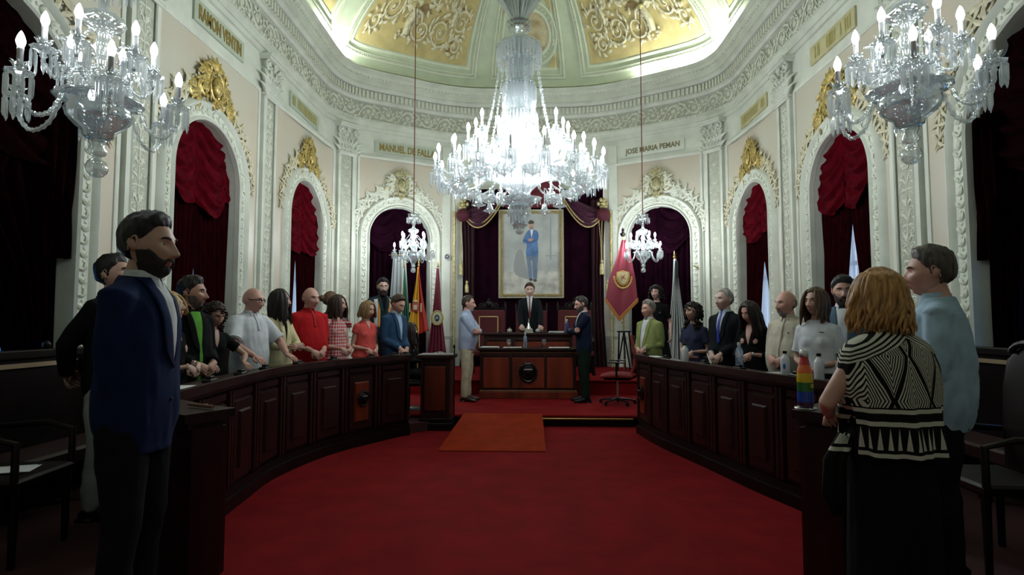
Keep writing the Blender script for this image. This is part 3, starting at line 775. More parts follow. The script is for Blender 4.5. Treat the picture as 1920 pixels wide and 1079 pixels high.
def desk(c, sg, n, label, emb, nm='council_desk', z0=0.):
    base = c[len(c)//2]; root = empty(nm, (base.x, base.y, 0), label=label, cat='desk', group='curved council desks'); inv = Matrix.Translation(root.location).inverted()
    before = set(bpy.data.objects)
    b = MB(); strip3(b, c, .07, .23, 0, ZT-.05, sg=sg); b.build('carcass', [mahog], smooth=False)
    b = MB(); strip3(b, c, .02, .12, 0, .10, sg=sg); strip3(b, c, .05, .12, .10, .16, sg=sg); strip3(b, c, .07, .12, .16, .18, sg=sg); b.build('plinth', [darkwood], smooth=False)
    b = MB(); strip3(b, c, .0, .27, ZT-.045, ZT, sg=sg); strip3(b, c, .03, .25, ZT-.075, ZT-.045, sg=sg); n > 1 and strip3(b, c, .0, .05, ZT, ZT+.018, sg=sg); b.build('desktop', [mahog], smooth=False)
    seg = resample(c, n)
    for i in range(n):
        p, q = seg[i], seg[i+1]; T = (q-p).normalized(); N = Vector((T.y, -T.x))*(-sg)   # toward the hall
        L = (q-p).length; a = p-N*.07; m = MB(); T3 = Vector((T.x,T.y,0)); N3 = Vector((N.x,N.y,0))
        def pnl(mm, x0, x1, za, zb, dd, bv):
            base3 = Vector((a.x, a.y, 0))
            vs = [base3+T3*x+Vector((0,0,z))+N3*w for x, z, w in ((x0,za,.0),(x1,za,0),(x1,zb,0),(x0,zb,0),(x0+bv,za+bv,dd),(x1-bv,za+bv,dd),(x1-bv,zb-bv,dd),(x0+bv,zb-bv,dd))]
            mm.add(vs, [(0,1,5,4),(1,2,6,5),(2,3,7,6),(3,0,4,7),(4,5,6,7)])
        pnl(m, .0, .05, .18, ZT-.08, .035, .008); pnl(m, L-.05, L, .18, ZT-.08, .035, .008)
        pnl(m, .07, L-.07, .86, .93, .02, .01); pnl(m, .07, L-.07, .20, .84, .025, .012)
        m.build('pilaster_strip', [mahog], smooth=False)
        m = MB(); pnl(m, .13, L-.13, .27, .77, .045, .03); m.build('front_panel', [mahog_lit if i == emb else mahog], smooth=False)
        if i == emb:
            cc = Vector((a.x, a.y, .56))+T3*(L/2)+N3*.055; emblem(None, cc, N, .085)
    for o in set(bpy.data.objects)-before:
        if o.parent is None: o.parent = root; o.matrix_parent_inverse = inv
    return root
desk(LC, -1, 8, 'long curved mahogany desk in front of the row with the man in the white polo', 6)
desk(RC, 1, 8, 'long curved mahogany desk in front of the row with the man in the green jacket', 7)
NL = [Vector((-1.45, 2.98)), Vector((-1.93, 3.32))]; NR = [Vector((1.50, 3.0)), Vector((2.22, 3.72))]
desk([Vector((-1.45,2.95)), Vector((-1.70,3.08)), Vector((-1.96,3.27))], -1 if False else 1 if False else -1, 1, 'short dark desk block below the bearded man in navy', -1)
desk([Vector((1.86,3.34)), Vector((1.66,3.16)), Vector((1.46,2.98))], -1, 1, 'near desk block with rainbow bottle in front of the woman in patterned shawl', -1)
# square end cabinet closing the left row
ec = empty('desk_end_cabinet', (-1.13, 7.62, 0), label='square mahogany cabinet at the end of the row beside the ramp', cat='cabinet')
b = MB(); b.bbox(-.27, .19, -.02, .40, 0, .10, .01); b.bbox(-.26, .18, 0, .40, .10, .16, .01); b.build('plinth', [darkwood], ec, smooth=False)
b = MB(); b.box(-.24, .16, .02, .38, .16, .96); b.build('carcass', [mahog], ec, smooth=False)
b = MB(); b.bbox(-.29, .21, -.03, .42, .96, 1.02, .012); b.build('cabinet_top', [mahog], ec, smooth=False)
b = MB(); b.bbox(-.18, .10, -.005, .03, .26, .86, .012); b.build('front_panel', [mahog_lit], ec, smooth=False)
b = MB(); b.bbox(-.215, .135, .01, .03, .88, .93, .006); b.bbox(-.235, -.2, .0, .03, .16, .95, .006); b.bbox(.12, .155, .0, .03, .16, .95, .006); b.build('rail', [mahog], ec, smooth=False)
# ------------------------------------------------------------------ chandeliers of cut crystal
BULB = emitter('lit_bulb', (.90, .965, 1.0), 350)
BULB2 = emitter('lit_bulb_weak', (.90, .965, 1.0), 75)
candle = mat('candle_sleeve', (.78, .80, .80), .35)
cord_m = mat('red_cord', (.16, .035, .030), .7)
def prism(mb, x, y, z, L, w=.009, tilt=None):
    """a hanging lustre: faceted bar with a pointed foot and a button on top"""
    n = 4; pr = [(w*.35, 0), (w, -.10*L), (w*.95, -.82*L), (w*.2, -L)]
    mb.lathe(pr, (x, y, z-.012), n); mb.ell((x, y, z-.004), .006, 4, 3)
def droplets(mb, c, R, n, z, L, w=.009, ph=0.):
    for k in range(n):
        a = 2*pi*k/n+ph; prism(mb, c[0]+R*cos(a), c[1]+R*sin(a), z, L*(1 if k % 2 else .86), w)
_m = {}
def meshc(key, fn):
    if key not in _m: _m[key] = fn()
    return _m[key]
def inst(name, me, parent, loc=(0,0,0), rz=0., sc_=1., **kw):
    o = bpy.data.objects.new(name, me); col.objects.link(o); o.parent = parent; o.location = loc; o.rotation_euler = (0,0,rz); o.scale = (sc_,)*3
    return tag(o, **kw)
def pan_mesh():
    m = MB(); m.lathe([(.004,-.075),(.012,-.07),(.010,-.05),(.020,-.035),(.012,-.02),(.030,-.008),(.062,.006),(.066,.012),(.060,.012),(.028,.004),(.018,.012),(.026,.03),(.020,.045),(.017,.045),(.012,.02)], n=16, fl=.05, nf=8)
    for k in range(7):                       # leaf crown round the socket
        a = 2*pi*k/7; m.tube([(.017*cos(a), .017*sin(a), .03), (.028*cos(a), .028*sin(a), .055), (.046*cos(a), .046*sin(a), .066)], [(.004,.010),(.004,.011),(.001,.002)], 4)
    return m.mesh('drip_pan', [crystal], True)
def drops_mesh(L, n): 
    m = MB(); droplets(m, (0,0,0), .058, n, .004, L); return m.mesh('crystal_drops', [drops], False)
def bulb_mesh(m_=None):
    m = MB(); m.lathe([(.006,0),(.013,.006),(.020,.026),(.0215,.040),(.017,.062),(.009,.082),(.002,.095)], n=12); return m.mesh('bulb', [m_ or BULB], True)
def candle_mesh(h=.12):
    m = MB(); m.lathe([(.0145,0),(.0145,h-.012),(.016,h-.01),(.016,h)], n=12); return m.mesh('candle', [candle], True)
def arm_mesh(r0, z0, r1, z1, dip, th=.0125, twist=True):
    """rope-twisted glass arm from the hub (r0, z0) sagging by dip and rising to the pan (r1, z1)"""
    key = [Vector((r0, 0, z0)), Vector((lerp(r0, r1, .25), 0, z0+.03)), Vector((lerp(r0, r1, .5), 0, z0-dip*.75)), Vector((lerp(r0, r1, .78), 0, z0-dip)), Vector((lerp(r0, r1, .97), 0, lerp(z0-dip, z1, .45))), Vector((r1, 0, z1-.07))]
    pts = catmull(key, 12); rad = [th*(1+(.28 if twist else 0)*sin(i*1.9)) for i in range(len(pts))]
    m = MB(); m.tube(pts, rad, 7); return m.mesh('arm', [crystal], True)
def arms(root, hub, tiers, L, n, cz=.12, weak=False):
    pm = meshc('pan', pan_mesh); bm = meshc('bulb_weak', lambda: bulb_mesh(BULB2)) if weak else meshc('bulb', bulb_mesh); cm = meshc(('candle', cz), lambda: candle_mesh(cz))
    for (N, r0, z0, r1, z1, dip, ph) in tiers:
        am = meshc((r0, z0, r1, z1, dip), lambda: arm_mesh(r0, z0, r1, z1, dip)); dm_ = meshc((L, n), lambda: drops_mesh(L, n))
        for k in range(N):
            a = 2*pi*k/N+ph; A = inst('arm', am, root, (0,0,0), a)
            inst('drip_pan', pm, A, (r1, 0, z1)); inst('crystal_drops', dm_, A, (r1, 0, z1), random.uniform(0, 1)); inst('candle', cm, A, (r1, 0, z1+.02)); inst('bulb', bm, A, (r1, 0, z1+.02+cz))
def small_chandelier(loc, sc_, rz, label, rod_top, rod):
    root = empty('crystal_chandelier', loc, rz, label=label, cat='chandelier', group='twelve light chandeliers'); root.scale = (sc_,)*3
    if 'sb' not in _m:
        m = MB(); m.lathe([(.0,0),(.03,.008),(.052,.035),(.058,.06),(.048,.095),(.025,.115),(.02,.13),(.04,.14),(.05,.165),(.035,.19),(.045,.215),(.05,.24)], n=20, fl=.04, nf=10); _m['finial'] = m.mesh('finial', [crystal], True)
        m = MB(); m.lathe([(.05,.235),(.075,.25),(.082,.285),(.125,.315),(.160,.355),(.172,.40),(.155,.432),(.18,.452),(.225,.465),(.23,.478),(.17,.475),(.12,.46),(.06,.40)], n=28, fl=.02, nf=14); _m['sb'] = m.mesh('bowl', [crystal_d], True)
        m = MB(); m.lathe([(.055,.46),(.035,.50),(.055,.56),(.085,.60),(.09,.62),(.05,.66),(.028,.70),(.034,.76),(.05,.80),(.03,.83),(.026,.88),(.045,.91),(.10,.935),(.12,.97),(.105,1.0),(.05,1.02),(.028,1.05),(.024,1.2)], n=24, fl=.05, nf=12); _m['stem'] = m.mesh('stem', [crystal], True)
        m = MB(); m.lathe([(.03,1.20),(.12,1.235),(.16,1.25),(.165,1.262),(.05,1.27),(.03,1.30),(.10,1.335),(.13,1.345),(.13,1.355),(.02,1.36)], n=24, fl=.06, nf=12)
        _m['crown'] = m.mesh('crown', [crystal], True)
        m = MB(); droplets(m, (0,0,0), .155, 22, 1.25, .10, .008); droplets(m, (0,0,0), .12, 16, 1.345, .09, .008); _m['crown_drops'] = m.mesh('crystal_drops', [drops], False)
        m = MB()
        for k in range(12):                    # bead swags between the tiers
            a0 = k*pi/6; a1 = a0+pi/6
            for q in range(11):
                t = q/10; a = lerp(a0, a1, t); R = .17+.07*sin(pi*t); z = .74-.10*sin(pi*t); m.ell((R*cos(a), R*sin(a), z), .008, 5, 4)
        for k in range(6):
            a = k*pi/3+.2
            for q in range(16): t = q/15; R = lerp(.03, .30, t); m.ell((R*cos(a), R*sin(a), lerp(.98, .72, t)-.07*sin(pi*t)), .0085, 5, 4)
        _m['swag'] = m.mesh('bead_swags', [drops], True)
    for nm, key in (('finial','finial'),('bowl','sb'),('stem','stem'),('crown','crown'),('crystal_drops','crown_drops'),('bead_swags','swag')): inst(nm, _m[key], root)
    arms(root, None, [(6, .10, .47, .43, .46, .20, 0.), (6, .06, .62, .27, .70, .06, pi/6)], .135, 10, weak=not rod)
    top = (rod_top-loc[2])/sc_
    m = MB(); m.tube([(0,0,1.34), (0,0,top)], .011 if rod else .012, 8)
    o = m.build('suspension_cord' if rod else 'suspension_rod', [cord_m if rod else crystal], root)
    m = MB(); m.lathe([(.10,top-.02),(.09,top-.05),(.03,top-.08),(.012,top-.1)], n=16); m.build('ceiling_rose', [oldgold], root)
small_chandelier((-2.27, 11.4, 2.46), .90, .1, 'small crystal chandelier on a red cord before the alcove with three flags', 8.2, True)
small_chandelier((2.48, 11.64, 2.47), .90, .35, 'small crystal chandelier on a red cord before the alcove by the crimson standard', 8.2, True)
small_chandelier((-2.14, 2.80, 2.22), .86, .25, 'crystal chandelier hanging above the bearded man in navy', 7.6, False)
small_chandelier((2.14, 3.0, 2.31), .86, .0, 'crystal chandelier hanging above the man in light blue shirt', 7.6, False)

root = empty('crystal_chandelier', (-.01, 6.8, 0), 0, label='huge many-tiered crystal chandelier hanging over the middle of the red carpet', cat='chandelier')
def lat(nm, prof, m=None, n=32, fl=.03, nf=16): return MB().lathe(prof, n=n, fl=fl, nf=nf).build(nm, [m or crystal], root)
lat('finial', [(.0,2.53),(.03,2.54),(.05,2.57),(.04,2.61),(.07,2.63),(.10,2.65),(.03,2.67)])
m = MB(); droplets(m, (0,0,0), .105, 14, 2.82, .15, .011); droplets(m, (0,0,0), .065, 10, 2.72, .12, .010); droplets(m, (0,0,0), .135, 18, 2.86, .11, .010); m.build('crystal_drops', [drops], root, smooth=False)
lat('drop_basket', [(.06,2.66),(.07,2.78),(.13,2.84),(.14,2.87),(.09,2.88)])
lat('bowl', [(.07,2.87),(.13,2.90),(.185,2.94),(.20,2.975),(.17,3.0),(.12,3.01)], crystal_d, 48, .02, 24)
lat('fluted_dish', [(.10,3.0),(.15,3.08),(.24,3.17),(.36,3.24),(.50,3.29),(.62,3.32),(.64,3.335),(.50,3.31),(.30,3.24),(.12,3.13)], drops, 72, .025, 36)
lat('hub', [(.10,3.1),(.16,3.2),(.13,3.3),(.20,3.36),(.22,3.40),(.12,3.44),(.10,3.5)])
lat('stem', [(.10,3.4),(.08,3.6),(.05,3.9),(.05,4.4),(.05,4.9),(.06,5.05),(.10,5.08),(.13,5.11),(.15,5.13),(.14,5.17),(.16,5.19),(.15,5.22),(.09,5.24)], fl=.05)
lat('fluted_cone', [(.09,5.24),(.14,5.32),(.22,5.45),(.30,5.58),(.38,5.66),(.34,5.66),(.12,5.45)], crystal_d, 48, .04, 24)
for (R, z, L, N, nm) in ((.27, 4.90, .26, 36, 'upper_tier'), (.155, 4.74, .34, 26, 'middle_tier'), (.205, 4.40, .30, 30, 'lower_tier'), (.155, 4.42, .28, 24, 'inner_tier'), (.215, 4.04, .34, 30, 'skirt_tier'), (.26, 3.76, .3, 32, 'base_tier')):
    o = MB().lathe([(.05,z+.05),(R*.7,z+.045),(R*.97,z+.02),(R+.01,z),(R+.012,z-.012),(R*.9,z-.012),(.05,z+.02)], n=32, fl=.02, nf=16).build(nm, [crystal], root)
    m = MB(); droplets(m, (0,0,0), R, N, z, L, .0125); m.build('crystal_drops', [drops], o, smooth=False)
for k in range(8):                               # long chains of cut beads
    a = 2*pi*k/8+.25; m = MB(); n_ = 30
    for q in range(n_+1):
        t = q/n_; R = lerp(.23, .50, t**1.3); z = lerp(4.84, 3.42, t)-.05*sin(pi*t)
        m.lathe([(.003,.03),(.014,.012),(.014,-.012),(.003,-.03)] if q % 3 else [(.004,.016),(.02,.006),(.02,-.006),(.004,-.016)], (R*cos(a), R*sin(a), z), 6)
    m.build('bead_chain', [drops], root, smooth=False)
for k in range(8):                               # small bell shaped pendants under the arms
    a = 2*pi*k/8+.1; m = MB(); c = (.50*cos(a), .50*sin(a), 2.97)
    m.tube([(c[0],c[1],3.2), (c[0],c[1],2.98)], .006, 5); m.lathe([(.008,.03),(.028,.01),(.034,-.03),(.05,-.06),(.085,-.075),(.08,-.085),(.03,-.07),(.012,-.075),(.016,-.10),(.004,-.13)], c, 12, fl=.06, nf=6)
    m.build('bell_pendant', [crystal], root)
for k in range(16):                              # scalloped glass saucers between the outer arms
    a = 2*pi*k/16+pi/16; m = MB(); m.lathe([(.01,-.07),(.05,-.05),(.10,-.01),(.13,.03),(.125,.035),(.05,0),(.01,0)], (.80*cos(a), .80*sin(a), 3.13), 18, fl=.09, nf=9); droplets(m, (.80*cos(a), .80*sin(a)), .115, 8, 3.16, .10)
    m.tube([(.80*cos(a), .80*sin(a), 3.1), (.6*cos(a), .6*sin(a), 3.22)], .008, 5); m.build('glass_saucer', [crystal], root)
arms(root, None, [(18, .20, 3.36, 1.03, 3.26, .16, .1), (12, .18, 3.42, .80, 3.46, .10, .25), (10, .16, 3.50, .54, 3.72, .04, .0)], .16, 10, .16)
for k in range(9):                               # bulbs inside the tiers, seen through the prisms
    a = k*2.4; R, z = (.11, 3.56+.04*(k % 3)) if k < 3 else ((.09, 3.84) if k < 5 else (.30, 3.30)); inst('inner_bulb', meshc('bulb', bulb_mesh), root, (R*cos(a), R*sin(a), z))
m = MB(); m.tube([(0,0,5.2), (0,0,9.05)], .018, 8); m.build('suspension_rod', [steel], root)
# ------------------------------------------------------------------ throne wall: plum backcloth, swags, portrait
gtrim = mat('gold_braid', (.36, .27, .11), .6, .2, var=.3, vscale=40)
gold_f = mat('gold_frame', (.55, .45, .24), .4, .5, var=.25, vscale=30)
bc = empty('throne_drapery', (.18, 13.1, .42), label='dark plum canopy drapery with gold braid around the framed portrait', cat='drapery')
binv = Matrix.Translation(bc.location).inverted()
def into(root, before, inv):
    for o in set(bpy.data.objects)-before:
        if o.parent is None: o.parent = root; o.matrix_parent_inverse = inv
before = set(bpy.data.objects)
m = MB(); m.grid(lambda u, v: (lerp(-1.45, 1.86, u), 13.12+.02*sin(u*70), lerp(.42, 4.6, v)), 120, 4); m.build('backcloth', [plum])
for sg in (-1, 1):
    m = MB(); m.grid(lambda u, v: (.20+sg*(1.36+.34*u*(1-.25*sin(pi*v))), 12.98+.06*sin(u*22+v)+.0, lerp(.42, 4.3, v)), 40, 14); m.build('side_curtain', [mat('plum_side', (.035,.004,.010), .85)])
    # deep swag hanging from the boss to the portrait's top corner
    def f(u, v, sg=sg):
        x0, x1 = (1.60, .62); x = .20+sg*lerp(x0, x1, u)
        zt = lerp(4.02, 4.45, u); zb = zt-.08-(.52*sin(pi*min(1, u*1.05))**.8)*(1-.25*u)
        z = lerp(zt, zb, v); return (x, 12.90-.10*sin(pi*u)*v+.03*sin(v*26+u*4)*(.3+sin(pi*u)), z)
    m = MB(); m.grid(f, 34, 40); m.build('swag', [mat('plum_swag', (.045, .006, .022), .7, var=.3, vscale=6)])
    for q in (0, .09):
        pts = [Vector(f(i/24, 1))+Vector((0, -.02, -.015+q)) for i in range(25)]; m = MB(); m.tube(pts, .016, 6); m.build('gold_braid', [gtrim])
    m = MB(); C = (.20+sg*1.62, 12.82, 3.92)
    m.ell(C, (.15, .11, .15), 18, 12)
    for k in range(18):
        a = 2*pi*k/18; m.tube([(C[0]+.02*cos(a), C[1]-.11, C[2]+.02*sin(a)), (C[0]+.10*cos(a), C[1]-.095, C[2]+.10*sin(a)), (C[0]+.16*cos(a), C[1]-.02, C[2]+.16*sin(a))], [.006, .016, .012], 5)
    m.build('velvet_boss', [mat('boss_velvet', (.075, .006, .016), .8)])
    m = MB(); m.tube([(C[0]-.03, 12.84, 3.8), (C[0]-.035, 12.85, 2.85)], .009, 6); m.tube([(C[0]-.10, 12.85, 3.8), (C[0]-.06, 12.85, 3.3), (C[0]-.045, 12.85, 2.85)], .008, 6)
    m.build('cord', [gtrim])
    m = MB(); m.lathe([(.008,.06),(.03,.04),(.035,0),(.022,-.02),(.045,-.06),(.05,-.28),(.01,-.285)], (C[0]-.04, 12.85, 2.82), 14, fl=.06, nf=7); m.build('tassel', [oldgold])
    m = MB(); m.lathe([(.01,.06),(.03,.03),(.03,0),(.02,-.02),(.045,-.06),(.045,-.22),(.01,-.225)], (C[0]+.09, 12.9, 2.35), 14); m.build('tassel', [oldgold])
    m = MB()
    for k in range(3): m.ell((C[0]+sg*.02, 12.9, 4.12+.07*k), (.10-.02*k, .05, .05), 8, 6); leaf2 = [(C[0]+.1*cos(a), 12.88, 4.15+.14*sin(a)) for a in (0.3, 1.2, 2.0, 2.9)]
    for p in leaf2: m.ell(p, (.04, .03, .05), 6, 5)
    m.build('gilt_bracket', [oldgold])
m = MB(); m.grid(lambda u, v: (lerp(-.45, .85, u), 12.98+.03*sin(v*20+u*3), lerp(4.75, 4.12-.10*sin(pi*u)*0, v)), 20, 12); m.build('valance', [mat('valance_red', (.10, .006, .014), .8)])
into(bc, before, binv)
for nm_, xx in (('fluted_post', -1.64), ('fluted_post', 2.02)):
    m = MB(); m.lathe([(.05,.165),(.05,.25),(.035,.3),(.035,4.0),(.05,4.05)], (xx, 13.0, 0), 12); m.build('trim_%d' % (90 if xx < 0 else 91), [oldgold], kind='structure')
for xx in (-1.86, 2.10):   # plain strips beside the niche
    s = (-1 if xx < XC else 1)*s_of_x(abs(xx-XC)); m = MB()
    m.add([P(s-.10,.4,.0),P(s-.10,.4,.05),P(s+.10,.4,.05),P(s+.10,.4,0),P(s-.10,5.6,.0),P(s-.10,5.6,.05),P(s+.10,5.6,.05),P(s+.10,5.6,0)], [(0,1,5,4),(1,2,6,5),(2,3,7,6)])
    trim(m, [plaster], smooth=False)
# portrait
pt = empty('framed_portrait', (.16, 13.0, 2.0), label='tall gilt framed painting of a man in blue suit with folded arms', cat='painting')
X0, X1, Z0, Z1 = -.76, .76, .0, 2.08
m = MB()
def fbar(mb, x0, x1, z0, z1, w, d, y):
    pr = [(0, y), (0, y-d*.6), (w*.2, y-d), (w*.5, y-d*.55), (w*.8, y-d*.8), (w, y-d*.3), (w, y)]
    cs = [(x0, z0, 1, 1), (x1, z0, -1, 1), (x1, z1, -1, -1), (x0, z1, 1, -1)]; vs = []; n = len(pr)
    for cx, cz, sx, sz in cs:
        for o, yy in pr: vs.append((cx+sx*o, yy, cz+sz*o))
    fs = []
    for i in range(4):
        j = (i+1) % 4
        for k in range(n-1): fs.append((i*n+k, j*n+k, j*n+k+1, i*n+k+1))
    mb.add(vs, fs)
fbar(m, X0, X1, Z0, Z1, .05, .05, 0); m.build('outer_frame', [mat('frame_ivory', (.60,.56,.42), .5, .2)], pt, smooth=False)
m = MB(); fbar(m, X0+.05, X1-.05, Z0+.05, Z1-.05, .055, .07, 0); m.build('gilt_frame', [gold_f], pt, smooth=False)
m = MB(); m.box(X0+.09, X1-.09, -.02, -.015, Z0+.09, Z1-.09); cv = m.build('canvas', [mat('canvas_grey', (.36, .38, .36), .7, var=.18, vscale=2.2)], pt, smooth=False)
flat_n = [0]
def flat(poly, y, m_, nm='painted_shape', par=cv):
    mb = MB(); mb.add([(x, y, z) for x, z in poly], [tuple(range(len(poly)))]); return mb.build(nm, [m_], par, smooth=False)
def smoothpoly(pts, n=4):
    q = pts+pts[:1]; return [(p.x, p.y) for p in catmull([Vector(a) for a in [pts[-1]]+q+[pts[1]]], n)][n:-n-1]
flat([(X0+.09,.09),(X1-.09,.09),(X1-.09,.62),(.3,.64),(-.2,.60),(X0+.09,.62)], -.021, mat('painted_floor', (.44,.43,.38), .7, var=.25, vscale=5), 'painted_floor')
flat(smoothpoly([(-.40,.62),(-.35,1.05),(-.20,1.12),(-.12,.7),(.02,.45),(-.2,.48)]), -.022, mat('painted_shadow', (.26,.275,.27), .7), 'painted_shadow')
flat([(.44,.9),(.47,.9),(.47,1.9),(.44,1.9)], -.022, mat('painted_grey', (.26,.27,.25), .7), 'painted_column'); flat([(.34,.98),(.60,.98),(.60,1.0),(.34,1.0)], -.0225, MATS['painted_grey'], 'painted_ledge')
trs = mat('painted_trousers', (.13,.18,.25), .7, var=.15, vscale=7); jk = mat('painted_jacket', (.075,.16,.33), .7, var=.25, vscale=7); sk_p = mat('painted_skin', (.42,.27,.20), .7); hr_p = mat('painted_hair', (.06,.045,.035), .7)
flat(smoothpoly([(-.10,1.06),(.14,1.06),(.145,.75),(.13,.42),(.05,.42),(.025,.85),(.0,.85),(.03,.44),(-.04,.43),(-.08,.75)],3), -.023, trs, 'painted_trousers')
flat(smoothpoly([(-.04,1.60),(.07,1.60),(.16,1.55),(.175,1.42),(.15,1.30),(.16,1.0),(.02,.98),(-.12,1.02),(-.10,1.25),(-.19,1.30),(-.17,1.40),(-.11,1.53)],4), -.024, jk, 'painted_jacket')
jd = mat('painted_sleeve', (.045,.10,.22), .7)
flat(smoothpoly([(-.18,1.33),(-.02,1.28),(.12,1.34),(.13,1.38),(-.02,1.34),(-.16,1.39)],3), -.025, jd, 'painted_sleeve')
flat([(-.02,1.60),(.05,1.60),(.03,1.50),(.01,1.42)], -.025, mat('painted_white', (.7,.7,.7), .7), 'painted_shirt')
flat(smoothpoly([(-.07,1.375),(.0,1.40),(.05,1.37),(.0,1.33),(-.06,1.335)],3), -.026, sk_p, 'painted_hands')
flat(smoothpoly([(-.025,1.62),(.04,1.62),(.065,1.70),(.055,1.78),(.0,1.80),(-.05,1.77),(-.05,1.69)],4), -.026, sk_p, 'painted_face')
flat(smoothpoly([(-.055,1.74),(.065,1.75),(.06,1.80),(.0,1.83),(-.055,1.80)],4), -.027, hr_p, 'painted_hair'); flat(smoothpoly([(-.03,1.625),(.045,1.625),(.05,1.66),(.0,1.67),(-.035,1.66)],3), -.027, mat('painted_beard', (.25,.18,.14), .7), 'painted_beard')
flat(smoothpoly([(-.05,.42),(.03,.42),(.03,.45),(-.02,.46)],3), -.027, hr_p, 'painted_shoe'); flat(smoothpoly([(.05,.40),(.13,.39),(.12,.43),(.06,.44)],3), -.027, hr_p, 'painted_shoe')

# ------------------------------------------------------------------ presiding desk (two tiers)
pd = empty('presidential_desk', (.09, 9.6, .165), label='low mahogany desk with three panels and a dark oval emblem on the dais', cat='desk')
def B_(par, nm, m_, *bx, bv=.008):
    m = MB()
    for b in bx: m.bbox(*b, min(bv, (b[1]-b[0])/3, (b[3]-b[2])/3, (b[5]-b[4])/3))
    return m.build(nm, [m_], par, smooth=False)
B_(pd, 'carcass', mahog, (-.80,.80,-.02,.42,.12,.80))
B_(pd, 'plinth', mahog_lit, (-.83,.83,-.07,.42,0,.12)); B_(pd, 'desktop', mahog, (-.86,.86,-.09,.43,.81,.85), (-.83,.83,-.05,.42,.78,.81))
B_(pd, 'brass_line', mat('pale_moulding', (.26,.13,.06), .4), (-.815,.815,-.045,-.03,.125,.14), (-.815,.815,-.045,-.03,.765,.778))
for a, b in ((-.76,-.32),(-.27,.27),(.32,.76)):
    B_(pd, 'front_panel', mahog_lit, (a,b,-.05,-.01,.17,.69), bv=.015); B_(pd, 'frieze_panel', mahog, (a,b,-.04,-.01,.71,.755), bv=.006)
for x in (-.80,-.30,.29,.79): B_(pd, 'stile', mahog, (x-.015,x+.02,-.045,-.01,.15,.76))
emblem(pd, (0, -.055, .44), (0,-1), .15)
ud = empty('upper_bench_desk', (.09, 10.25, .42), label='raised mahogany bench desk behind the low desk with papers and silver inkstand', cat='desk')
B_(ud, 'carcass', mahog, (-.80,.80,-.12,.30,.0,.80)); B_(ud, 'desktop', mahog, (-.86,.86,-.18,.36,.80,.84))
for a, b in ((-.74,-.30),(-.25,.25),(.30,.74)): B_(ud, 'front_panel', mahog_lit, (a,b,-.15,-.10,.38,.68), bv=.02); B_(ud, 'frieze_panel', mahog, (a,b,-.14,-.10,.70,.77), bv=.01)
B_(pd, 'side_wing', mahog, (-.80,-.76,.40,.52,.0,.8), (.76,.80,.40,.52,.0,.8))
ZD, ZU = 1.015, 1.26
def thing(mb, nm, m_, loc, label, cat, rz=0, group=None, smooth=True):
    o = mb.build(nm, m_, None, smooth=smooth, label=label, cat=cat, group=group); o.location = loc; o.rotation_euler = (0,0,rz); return o
def goblet(loc, label):
    m = MB(); m.lathe([(.03,0),(.03,.004),(.005,.008),(.004,.05),(.02,.065),(.034,.09),(.036,.12),(.030,.15),(.028,.15),(.033,.12),(.03,.09),(.005,.07)], n=16); return thing(m, 'goblet', [clearg], loc, label, 'glass', group='stemmed glasses on the low desk')
goblet((-.24, 9.62, ZD), 'stemmed water glass on the low desk, the one before its silver jar'); goblet((.36, 9.60, ZD), 'stemmed water glass on the low desk, below the bench desk flag stand side')
def wbottle(loc, label, body, cap, h=.22, r=.033, name='water_bottle', capm=None, grp=None):
    o = empty(name, loc, label=label, cat='bottle', group=grp)
    MB().lathe([(r*.9,0),(r,.01),(r,h*.68),(r*.85,h*.76),(r*.42,h*.86),(r*.40,h*.93)], n=18).build('bottle_body', [body], o)
    MB().lathe([(r*.46,h*.91),(r*.48,h*.93),(r*.46,h*1.02),(r*.1,h*1.03)], n=14).build('bottle_cap', [capm or blk], o); return o
bluebot = mat('blue_bottle_glass', (.02,.04,.16), .15)
clearblue = glassy('clear_water_plastic', (.55,.68,.82), .5, .3, .08, .4)
wbottle((.04, 9.66, ZD), 'clear blue water bottle standing mid way on the low desk', clearblue, None, .25, .032, capm=mat('cap_white', (.6,.6,.62), .4))
b1 = wbottle((.80, 10.3, ZU), 'dark blue bottle with white cap at the end of the raised bench desk', bluebot, None, .24, .032, capm=mat('cap_white', (.6,.6,.62), .4))
def papers(loc, w, h, n, label, rz=0, cat='papers', mt=None):
    m = MB(); rnd = random.Random(n+int(w*1000))
    for k in range(n):
        dx, dy, a = rnd.uniform(-.012,.012), rnd.uniform(-.012,.012), rnd.uniform(-.09,.09); z = k*.0022
        u = MB().box(-w/2, w/2, -h/2, h/2, 0, .0018); u.mat4(Tr(dx, dy, z, a)); m.join(u)
    return thing(m, 'paper_stack', [mt or paper], loc, label, cat, rz, smooth=False)
papers((-.57, 9.72, ZD), .30, .21, 8, 'thick loose white papers on the low desk beside the man in pale blue shirt')
papers((-.18, 9.74, ZD), .30, .21, 4, 'thin pile of white papers on the low desk beside the clear bottle')
papers((.62, 9.72, ZD), .34, .21, 4, 'spread white papers on the low desk end near the bearded man in dark blazer')
papers((.60, 10.25, ZU), .26, .19, 14, 'tall block of white papers on the raised bench desk beside the blue bottle')
ink = empty('silver_inkstand', (.10, 10.3, ZU), label='silver inkstand with small figure on a square stepped base on the bench desk', cat='inkstand')
m = MB(); m.bbox(-.075,.075,-.06,.06,0,.075,.008); m.bbox(-.085,.085,-.07,.07,0,.015,.004); m.build('base', [silver], ink)
m = MB(); m.lathe([(.05,.075),(.045,.09),(.03,.12),(.022,.14),(.018,.17),(.01,.18)], n=16); m.tube([(0,0,.17),(.003,0,.20),(0,0,.235)], [.012,.015,.008], 8); m.ell((0,0,.25), .011, 8, 6); m.tube([(0,0,.222),(.018,-.005,.235),(.022,-.01,.26)], .004, 5); m.build('figure', [silver], ink)
